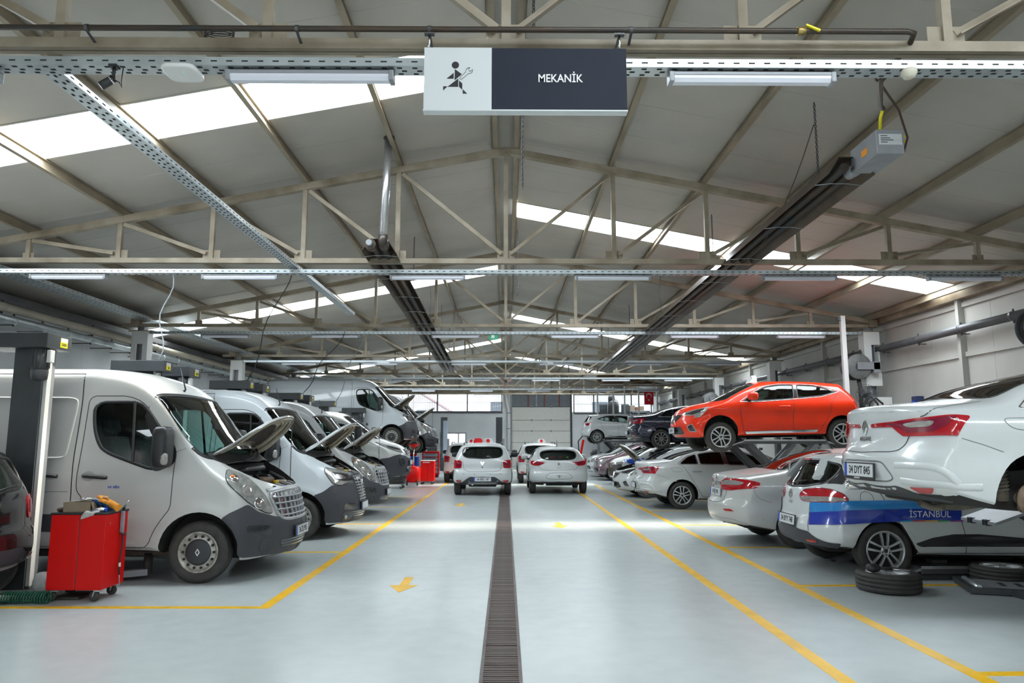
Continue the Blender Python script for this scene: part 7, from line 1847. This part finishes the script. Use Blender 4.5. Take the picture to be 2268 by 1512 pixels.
# running gear showing under the jacked saloon
r_ = mn.root
def loc(o): o.matrix_parent_inverse = Matrix(); return o
yb = -mn.wm+.13
MB().lathe([(.001, -.06), (.06, -.06), (.065, -.02), (.135, -.015), (.135, .01), (.07, .012), (.07, .05), (.001, .05)], (-2.711, yb, .322), 'y', 28).build('brake_disc', M_BRAKE, r_)
MB().bbox(-2.65, -2.55, yb-.03, yb+.07, .34, .47, .02).build('brake_caliper', M_MUD, r_)
MB().tube([(-2.711, yb+.1, .322), (-2.711, .7, .322)], .045, 10).build('rear_axle', M_MUD, r_)
MB().tube([(-2.75, yb+.1, .25), (-2.2, yb+.15, .30)], .04, 8).tube([(-2.85, yb+.16, .30), (-2.86, yb+.16, .62)], .05, 10).build('trailing_arm', M_MUD, r_)
b = MB()
for k in range(7): b.tube([(-2.86+.06*cos(a*.7), yb+.16+.06*sin(a*.7), .36+.03*k+.0047*a) for a in range(9)], .008, 5)
b.build('coil_spring', M_MUD, r_)
MB().tube([(-3.25, -.1, .27), (-3.1, -.12, .24), (-2.95, -.2, .24), (-2.4, -.1, .27)], [.04, .055, .055, .03], 10).build('exhaust_silencer', M_MUD, r_)
MB().tube([(-3.35, -.3, .26), (-3.25, -.3, .22), (-3.2, -.38, .23)], .03, 8).build('towing_eye', M_MUD, r_)

# ---- loose wheels
def loose_wheel(x, y, z, R, Wt, lab, m='alloy5', tilt=0):
    t = thing('loose_wheel', lab, 'wheel', (x, y, z))
    w = wheel_meshes(m, R, Wt, R*.66)
    o = link('tyre', w[0], t); o.matrix_parent_inverse = Matrix(); o.location = (0, 0, Wt/2); o.rotation_euler = (RAD(-90), 0, .4)
    for nm, me in w[1:]: link(nm, me, o)
    return t
loose_wheel(4.12, 8.02, 0, .325, .205, 'removed wheel lying flat on the floor in front of the estate car')
loose_wheel(5.62, 8.42, .0, .315, .20, 'second removed wheel lying behind the lift frame at right')
t = thing('tyre_brush', 'black round brush with chrome handle on the removed wheel', 'brush', (4.0, 7.95, .21))
b = blob((3.92, 7.93, .25), (.07, .06, .045), .8); b.build('brush_head', M_BLACK, t); MB().tube([(3.98, 7.93, .245), (4.12, 7.92, .235)], .014, 8).build('brush_grip', M_BLACK, t); MB().tube([(4.12, 7.92, .235), (4.3, 7.90, .222)], .011, 8).build('brush_rod', M_CHROME, t)

# ---- red tool trolley and what lies on it
cx0, cx1, cy0, cy1, cz0, cz1 = -4.58, -4.03, 7.5, 7.93, .115, .85
t = thing('tool_trolley', 'red tool trolley with black top on casters before the nearest van', 'trolley', (-4.3, 7.7, 0))
MB().bbox(cx0, cx1, cy0, cy1, cz0, cz1, .006).build('cabinet_body', M_RED, t)
MB().bbox(cx0-.008, cx1+.008, cy0-.008, cy1+.008, cz1, cz1+.022, .006).build('top_tray', M_BLACK, t)
MB().prism([(-4.325, cy0), (-4.335, cy0-.012), (-4.305, cy0-.012), (-4.295, cy0)], cz0+.02, cz1-.01, 'z').build('door_handle_fold', M_RED, t)
MB().box(-4.292, -4.286, cy0-.002, cy0+.003, cz0+.01, cz1-.01).build('door_gap', M_SEAM, t)
for x in (cx0+.07, cx1-.05):
    for y in (cy0+.05, cy1-.06): caster(t, x, y, cz0)
for yy_, zz_ in ((7.58, .76), (7.86, .74)): MB().cyl((cx1, yy_, zz_), (cx1+.004, yy_, zz_), .008, 10).build('screw', M_GALV, t)
ZT = cz1+.022
def thing_mesh(o, lab, cat): return tag(o, lab, cat)
t = thing('cardboard_box', 'open brown cardboard box on the red trolley', 'box', (-4.35, 7.62, ZT))
M_ = Matrix.Translation((-4.36, 7.62, ZT)) @ Matrix.Rotation(RAD(7), 4, 'Z')
MB().box(-.13, .13, -.09, -.086, 0, .10).box(-.13, .13, .086, .09, 0, .10).box(-.13, -.126, -.09, .09, 0, .10).box(.126, .13, -.09, .09, 0, .10).box(-.13, .13, -.09, .09, 0, .004).xf(M_).build('box_walls', M_CARD, t)
MB().add([(.13, -.09, .10), (.13, .09, .10), (.155, .09, .02), (.155, -.09, .02)], [(0, 1, 2, 3)]).xf(M_).build('box_flap', M_CARD, t)
o = MB().bar((-4.44, 7.60, ZT+.104), (-4.09, 7.66, ZT+.15), .035, .006).build('metal_strip', M_ALU); tag(o, 'long bright metal strip resting across the cardboard box', 'strip')
o = MB().tube([(-4.42, 7.70, ZT+.112), (-4.36, 7.70, ZT+.118), (-4.30, 7.70, ZT+.12)], [.012, .016, .01], 8).build('spanner', M_CHROME); tag(o, 'small chrome spanner lying on the cardboard box', 'tool')
t = thing('rag', 'brown rag bundled at the left corner of the red trolley', 'cloth', (-4.53, 7.62, ZT)); b = blob((-4.535, 7.60, ZT+.022), (.045, .05, .024), .8); b.build('rag_bundle', mat('brown_rag', (.10, .06, .04), .9, var=.5, vscale=30), t)
t = thing('white_cloth', 'white cloth hanging over the front edge of the red trolley', 'cloth', (-4.2, 7.5, ZT))
vs = []; fs = []
for i in range(7):
    for j in range(6):
        u = i/6; v_ = j/5; x = -4.26+.13*u+.02*sin(5*v_); 
        if v_ < .5: y, z = 7.60-.105*v_*2, ZT+.012+.008*sin(9*u+4*v_)
        else: y, z = 7.486-.004*sin(9*u), ZT+.008-(v_-.5)*.15*(1-.55*u)
        vs.append((x, y, z))
fs = [(i*6+j, i*6+j+1, (i+1)*6+j+1, (i+1)*6+j) for i in range(6) for j in range(5)]
MB().add(vs, fs, True).build('cloth_sheet', M_CLOTH, t)
def glove(x, y, z, rz, m, lab, s=1.0):
    t = thing('work_glove', lab, 'glove', (x, y, z)); M_ = Matrix.Translation((x, y, z)) @ Matrix.Rotation(rz, 4, 'Z') @ Matrix.Rotation(RAD(24), 4, 'Y') @ Matrix.Scale(s, 4)
    b = blob((0, 0, .022), (.055, .045, .02), .7); b.xf(M_); b.build('palm', m, t)
    MB().tube([(.045, 0, .02), (.10, 0, .018), (.135, 0, .018)], [.034, .032, .036], 10).xf(M_).build('cuff', m, t)
    for k, (yy_, l) in enumerate(((-.034, .055), (-.012, .068), (.010, .064), (.031, .05))):
        MB().tube([(-.035, yy_, .022), (-.035-l*.6, yy_*1.15, .036), (-.04-l, yy_*1.25, .028)], [.0125, .0115, .008], 8).xf(M_).build('finger', m, t)
    MB().tube([(.01, -.04, .022), (-.012, -.066, .026), (-.035, -.075, .024)], [.013, .012, .009], 8).xf(M_).build('thumb', m, t)
glove(-4.12, 7.66, ZT+.075, RAD(-12), mat('orange_leather_glove', (.80, .30, .02), .7, var=.2, vscale=20), 'orange work glove lying palm down on the red trolley', 1.1)
glove(-4.20, 7.70, ZT+.04, RAD(30), mat('blue_glove', (.01, .08, .25), .7, var=.3, vscale=20), 'blue work glove beneath the orange one on the trolley', 1.0)
t = thing('silver_canister', 'silver tube lying on the red trolley in front of the gloves', 'tube', (-4.12, 7.56, ZT)); MB().cyl((-4.2, 7.55, ZT+.022), (-4.08, 7.56, ZT+.022), .02, 14).build('tube_body', M_ALU, t); MB().cyl((-4.08, 7.56, ZT+.022), (-4.06, 7.562, ZT+.022), .021, 14).build('tube_cap', M_BLUELBL, t)
t = thing('air_gun', 'black air gun with hose hanging on the red trolley side', 'tool', (-4.0, 7.78, .6))
MB().bbox(-4.025, -3.99, 7.765, 7.80, .64, .86, .006).build('gun_body', M_GREY, t)
MB().bbox(-4.02, -4.0, 7.80, 7.81, .62, .90, .003).build('gun_lever', M_BLACK, t)
MB().bar((-4.005, 7.76, .64), (-3.995, 7.84, .62), .015, .015).build('gun_hook', M_DKGREY, t)
MB().tube([(-4.005, 7.80, .63), (-4.0, 7.80, .5), (-4.005, 7.775, .38), (-4.0, 7.77, .30), (-4.0, 7.775, .22)], .009, 8).build('air_hose', M_BLACK, t)
MB().cyl((-4.0, 7.772, .30), (-4.0, 7.771, .34), .012, 10).build('hose_coupling', M_WHITE, t); MB().cyl((-4.0, 7.775, .22), (-4.0, 7.79, .13), .005, 8).build('hose_tip', M_GALV, t)
t = thing('screwdriver', 'screwdriver standing in the right corner of the red trolley', 'tool', (-4.05, 7.88, ZT)); MB().cyl((-4.06, 7.86, ZT+.0), (-4.035, 7.88, ZT+.05), .008, 8).build('handle', M_GREEN, t); MB().cyl((-4.035, 7.88, ZT+.05), (-4.015, 7.9, ZT+.09), .003, 6).build('blade', M_CHROME, t)
# floor clutter at the trolley
t = thing('coiled_hose', 'green coiled air hose on the floor beside the red trolley', 'hose', (-4.75, 7.42, 0))
MB().tube([(-4.95+.0018*a, 7.44+.055*sin(a*.42), .062+.052*cos(a*.42)) for a in range(250)], .0075, 6).build('hose_coil', M_GREEN, t); MB().tube([(-4.95, 7.44, .02), (-4.98, 7.36, .012), (-4.93, 7.30, .012)], .008, 6).build('hose_end', M_BLACK, t)
t = thing('plastic_bag', 'crumpled white plastic bag behind the coiled hose', 'bag', (-4.78, 7.75, 0)); b = blob((-4.78, 7.78, .13), (.09, .08, .13), .9, (12, 9)); rr = random.Random(5); b.v = [(x+rr.uniform(-.012, .012), y+rr.uniform(-.012, .012), z*(1 if z < .2 else .96)) for x, y, z in b.v]; b.build('bag', mat('white_film', (.62, .62, .62), .35, var=.2, vscale=30), t)
t = thing('floor_mat', 'black rubber pad on the floor under the red trolley', 'mat', (-4.6, 7.75, 0)); MB().bbox(-5.0, -4.3, 7.6, 8.0, 0, .03, .01).build('pad', M_RUBBER, t)

# ---- far left: drainer, cabinets, machine
t = thing('oil_drainer', 'red oil drainer drum with funnel under the high white van', 'drainer', (-3.38, 26.9, 0))
MB().lathe([(.001, .12), (.24, .12), (.27, .15), (.27, .62), (.2, .68), (.05, .70), (.001, .70)], (-3.38, 26.9, 0), 'z', 26).build('drum', M_RED, t)
MB().cyl((-3.38, 26.9, .68), (-3.38, 26.9, 1.4), .025, 10).build('funnel_pole', M_CHROME, t)
MB().lathe([(.03, 1.36), (.2, 1.47), (.24, 1.50), (.23, 1.50), (.19, 1.48), (.02, 1.38)], (-3.38, 26.9, 0), 'z', 24).build('funnel', M_RED, t)
for x in (-3.58, -3.2): MB().lathe([(.001, -.02), (.09, -.022), (.1, -.01), (.1, .01), (.09, .022), (.001, .02)], (x, 26.7, .1), 'x', 18).build('drum_wheel', M_RUBBER, t)
t = thing('tool_cabinet', 'tall red two-door cabinet beside the red oil drainer', 'cabinet', (-2.93, 27.75, 0))
MB().bbox(-3.18, -2.68, 27.5, 28.0, .12, .86, .008).build('cabinet_body', M_RED, t); MB().bbox(-3.19, -2.67, 27.49, 28.01, .86, .885, .006).build('top_tray', M_WHITE, t)
for a_, c_ in ((-3.17, -2.935), (-2.925, -2.69)): MB().bbox(a_, c_, 27.485, 27.5, .14, .78, .004).build('door', M_RED, t)
MB().box(-3.1, -2.85, 27.483, 27.486, .80, .825).build('label_strip', M_TEXTWHITE, t)
for x in (-3.1, -2.72):
    for y in (27.56, 27.94): caster(t, x, y, .12)
t = thing('drawer_cabinet', 'red cabinet with grey drawers behind the blue machine', 'cabinet', (-3.35, 33, 0))
MB().bbox(-3.72, -3.03, 32.95, 33.38, 0, .1, .01).build('plinth', M_BLACK, t); MB().bbox(-3.75, -3.0, 32.9, 33.4, .1, 1.15, .01).build('cabinet_body', M_RED, t)
for k in range(5): d_ = MB().bbox(-3.70, -3.05, 32.88, 32.9, .18+.185*k, .33+.185*k, .005).build('drawer', M_GREY, t); MB().box(-3.6, -3.15, 32.865, 32.88, .30+.185*k, .315+.185*k).build('drawer_pull', M_BLACK, d_)
t = thing('parts_washer', 'blue workshop machine with red canister behind the high white van', 'machine', (-4.2, 32, 0))
MB().bbox(-4.7, -3.85, 31.9, 32.6, 0, .95, .05).build('machine_body', M_BLUE, t); b = blob((-4.1, 32.2, 1.05), (.2, .18, .12), .7); b.build('canister', M_RED, t); MB().tube([(-4.7, 32.0, .9), (-4.75, 31.8, .7), (-4.7, 31.7, .35)], .04, 8).build('machine_hose', M_BLUE, t)
t = thing('wheel_trolley', 'low red wheel trolley under the small van', 'trolley', (-3.75, 25.3, 0))
MB().bbox(-4.2, -3.45, 25.0, 25.6, .14, .18, .01).build('platform', M_DKGREY, t); MB().bar((-4.2, 25.05, .16), (-4.2, 25.05, .72), .05, .05).bar((-4.2, 25.55, .16), (-4.2, 25.55, .72), .05, .05).bar((-4.2, 25.05, .70), (-3.5, 25.05, .74), .04, .04).build('trolley_frame', M_RED, t)
for x in (-4.1, -3.52):
    for y in (25.05, 25.55): caster(t, x, y, .14)
loose_wheel(-3.8, 25.3, .18, .33, .21, 'tyre lying on the low red wheel trolley', 'steel'); loose_wheel(-3.8, 25.3, .392, .33, .21, 'upper tyre stacked on the red wheel trolley', 'steel')
t = thing('red_jack', 'red trolley jack standing by the back wall right of the door', 'jack', (4.6, 44.5, 0))
MB().bbox(4.3, 4.9, 44.3, 44.7, .05, .6, .06).bar((4.5, 44.5, .5), (4.75, 44.5, 1.7), .22, .12).build('jack_body', M_RED, t); MB().tube([(4.5, 44.4, .5), (4.42, 44.4, 1.6), (4.7, 44.4, 1.95)], .035, 8).build('jack_handle', M_BLACK, t)
t = thing('engine_block', 'dark engine unit on a stand beside the red jack', 'engine', (5.3, 42.5, 0)); MB().bbox(4.95, 5.6, 42.2, 42.8, .35, 1.0, .08).build('engine_body', M_ENGINE, t); MB().bbox(5.0, 5.55, 42.25, 42.75, 0, .36, .03).build('stand', M_DKGREY, t); b = blob((5.2, 42.3, 1.02), (.2, .2, .14), .7); b.build('engine_cover', M_DKGREY, t)
t = thing('work_bench', 'dark workbench with boxes along the back wall left', 'bench', (-3.6, 45.8, 0)); MB().bbox(-5.2, -2.4, 45.5, 46.4, .78, .85, .01).build('bench_top', M_DKGREY, t)
for x in (-5.1, -3.8, -2.5): MB().bbox(x-.35 if x > -5 else x, x+.05, 45.55, 46.3, 0, .78, .01).build('bench_cabinet', M_LIFTDARK, t)
for i, (x, w_, h_, m_, lab) in enumerate(((-4.6, .3, .4, M_DKGREY, 'dark box on the left end of the back workbench'), (-3.0, .25, .3, M_GREY, 'grey box on the right end of the back workbench'))):
    o = MB().bbox(x-w_, x+w_, 45.7, 46.1, .85, .85+h_, .02).build('storage_box', m_); tag(o, lab, 'box')

# ---- glazed office on the right of the back wall
t = thing('office_partition', 'glazed office partition with white posts at the back right', 'partition', (7.4, 41, 0), kind='structure'); del t['category']; del t['label']
for x in (5.2, 6.1, 6.75, 7.55, 8.6, 9.5): MB().box(x-.04, x+.04, 40.96, 41.04, 2.7, 4.8).build('partition_post', M_WHITE, t)
MB().box(5.2, 9.5, 40.96, 41.04, 2.62, 2.74).box(5.2, 9.5, 40.96, 41.04, 4.74, 4.84).build('partition_rail', M_WHITE, t)
MB().box(5.2, 9.5, 40.99, 41.0, 2.7, 4.75).build('partition_pane', M_PANE, t)
t2 = thing('mezzanine', 'grey mezzanine deck carrying the glazed office', None, (7.4, 44, 2.5), kind='structure')
MB().box(5.16, 9.55, 41, 46.9, 2.48, 2.62).build('mezzanine_slab', M_GREY, t2)
for x in (5.25, 9.4): MB().box(x-.08, x+.08, 41.1, 41.26, 0, 2.48).build('mezzanine_post', M_GREY, t2)
MB().box(5.16, 9.55, 41.0, 41.06, 4.84, 5.45).build('wood_fascia', mat('brown_wood_panel', (.17, .10, .05), .6, var=.3, vscale=3), t)
t = thing('flag', 'red flag with white crescent and star on the office glass', 'flag', (8.12, 40.94, 3.8))
fx, fz, fw, fh = 8.12, 4.02, .26, .36
MB().box(fx-fw, fx+fw, 40.935, 40.95, fz-fh, fz+fh).build('flag_cloth', M_FLAGRED, t)
out = [(fx+.02+.15*cos(RAD(a)), fz+.14+.15*sin(RAD(a))) for a in range(-55, 236, 10)][::-1]
# crescent opening downwards towards the star
cr_ = [(fx+.155*cos(RAD(a)), fz+.13+.155*sin(RAD(a))) for a in range(-60, 241, 12)]+[(fx+.125*cos(RAD(a)), fz+.10+.125*sin(RAD(a))) for a in range(228, -49, -12)]
n = len(cr_); h_ = n//2; b = MB(); vs = [(x, 40.932, z) for x, z in cr_]; k = 26
fs = [(i, i+1, n-2-i, n-1-i) for i in range(min(h_, n-h_)-1)]
b.add(vs, fs).build('crescent', M_TEXTWHITE, t)
st5 = [(fx+(.075 if i % 2 == 0 else .03)*sin(i*pi/5), fz-.09+(.075 if i % 2 == 0 else .03)*cos(i*pi/5)) for i in range(10)]
MB().prism(st5, 40.930, 40.935, 'y').build('star', M_TEXTWHITE, t)
t = thing('covered_machine', 'tall black covered machine inside the glazed office', 'machine', (6.25, 42, 2.62)); b = blob((6.25, 42, 3.3), (.32, .3, .72), .6); b.build('cover', M_BLACK, t); b = blob((6.15, 42, 4.0), (.2, .2, .3), .7); b.build('cover_top', M_BLACK, t)
for x, lab in ((5.7, 'dark office chair left of the covered machine'), (6.98, 'dark office chair right of the covered machine')):
    t = thing('office_chair', lab, 'chair', (x, 42, 2.62))
    MB().bbox(x-.26, x+.26, 41.75, 42.25, 3.05, 3.14, .03).build('seat', M_LIFTDARK, t); MB().bbox(x-.24, x+.24, 42.2, 42.3, 3.12, 3.75, .05).build('backrest', M_LIFTDARK, t)
    MB().cyl((x, 42, 2.66), (x, 42, 3.06), .03, 10).build('chair_post', M_BLACK, t); MB().bar((x-.28, 42, 2.66), (x+.28, 42, 2.66), .05, .06).bar((x, 41.72, 2.66), (x, 42.28, 2.66), .05, .06).build('chair_base', M_BLACK, t)
t = thing('office_desk', 'grey office desk behind the office glass', 'desk', (7.6, 42.3, 2.62)); MB().bbox(7.2, 8.4, 42.0, 42.7, 3.32, 3.37, .01).build('desk_top', M_GREY, t)
for x in (7.25, 8.33): MB().box(x-.03, x+.03, 42.05, 42.65, 2.62, 3.32).build('leg', M_GREY, t)
for i, (x, w_, h_, m_) in enumerate(((7.4, .14, .32, M_CARD), (7.68, .11, .22, M_RUSTRED), (7.95, .12, .27, M_CARD))):
    o = MB().bbox(x-w_, x+w_, 42.2, 42.5, 3.37, 3.37+h_, .01).build('carton', m_); tag(o, ('tall brown carton at the left end of the office desk', 'small reddish carton in the middle of the office desk', 'brown carton at the right end of the office desk')[i], 'carton')

# ---- more vehicles, copied and repainted
def recolour(root, pairs):
    for ch in list(root.children)+[g for c_ in root.children for g in c_.children]:
        if ch.type == 'MESH' and any(m and m in pairs for m in ch.data.materials):
            ch.data = ch.data.copy()
            for i, m in enumerate(ch.data.materials):
                if m in pairs: ch.data.materials[i] = pairs[m]
    return root
def from_copy(src, lab, x, y, rz, lift=0, pairs=None):
    r = copy_tree(src, lab); r.location = (x, y, lift); r.rotation_euler = (0, 0, RAD(rz)); r['category'] = 'car'
    if pairs: recolour(r, pairs)
    return r
bk = from_copy(st_.root, 'black hatchback cut off by the left edge beside the coiled hose', -8.02, 7.05, 180, 0, {WHITE_CAR: BLACK_CAR}); drop_sign(bk, 0)
for o in [c_ for c_ in bk.children if c_.name.startswith('number_plate')]:
    for g in list(o.children): bpy.data.objects.remove(g)
    bpy.data.objects.remove(o)
po = from_copy(st_.root, 'white and blue car with stripped front behind the open-hood hatchback', 4.73, 27.7, 180); drop_sign(po, 0)
pc = from_copy(st_.root, 'plum grey car facing the aisle beyond the stripped one', 4.5, 30.7, 180, 0, {WHITE_CAR: PLUM_CAR}); drop_sign(pc, 0)
wc = from_copy(st_.root, 'white car facing the aisle, farthest on the right', 4.55, 33.7, 180); drop_sign(wc, 0)
S_ = lambda x, z: tuple(st_.S(x, z, 1))
st_.root, keep = po, st_.root
for sgn, nm in ((1, 'blue_stripe'),):
    for o in st_.patch('blue_stripe', M_BLUE, [S_(.30, .93), S_(-.2, .98), S_(-1.8, 1.0), S_(-1.8, .86), S_(-.5, .84), S_(-.36, .70), S_(-.30, .60), S_(-.1, .76), S_(.25, .80)], off=.012, th=0, mirror=True): pass
    for k in range(6): st_.patch('blue_mark', M_BLUE, [S_(.36-.07*k, .93+.006*k), S_(.33-.07*k, .93+.006*k), S_(.32-.07*k, .85+.006*k), S_(.35-.07*k, .85+.006*k)], off=.014, th=0)
F_ = lambda y, z: tuple(st_.Fr(y, z))
st_.patch('exposed_front', M_ENGINE, sym([F_(0, .74), F_(-.5, .72), (.45, -.78, .78), (.40, -.83, .5), F_(-.5, .34), F_(0, .32)]), off=.016, rnd=.03, mirror=False)
MB().tube([(.86, -.4, .6), (.88, 0, .62), (.86, .4, .6)], .03, 8).tube([(.86, .3, .5), (.85, .3, .75), (.6, .3, .85)], .02, 8).build('exposed_hose', M_ENGINE2, po)
st_.root = keep
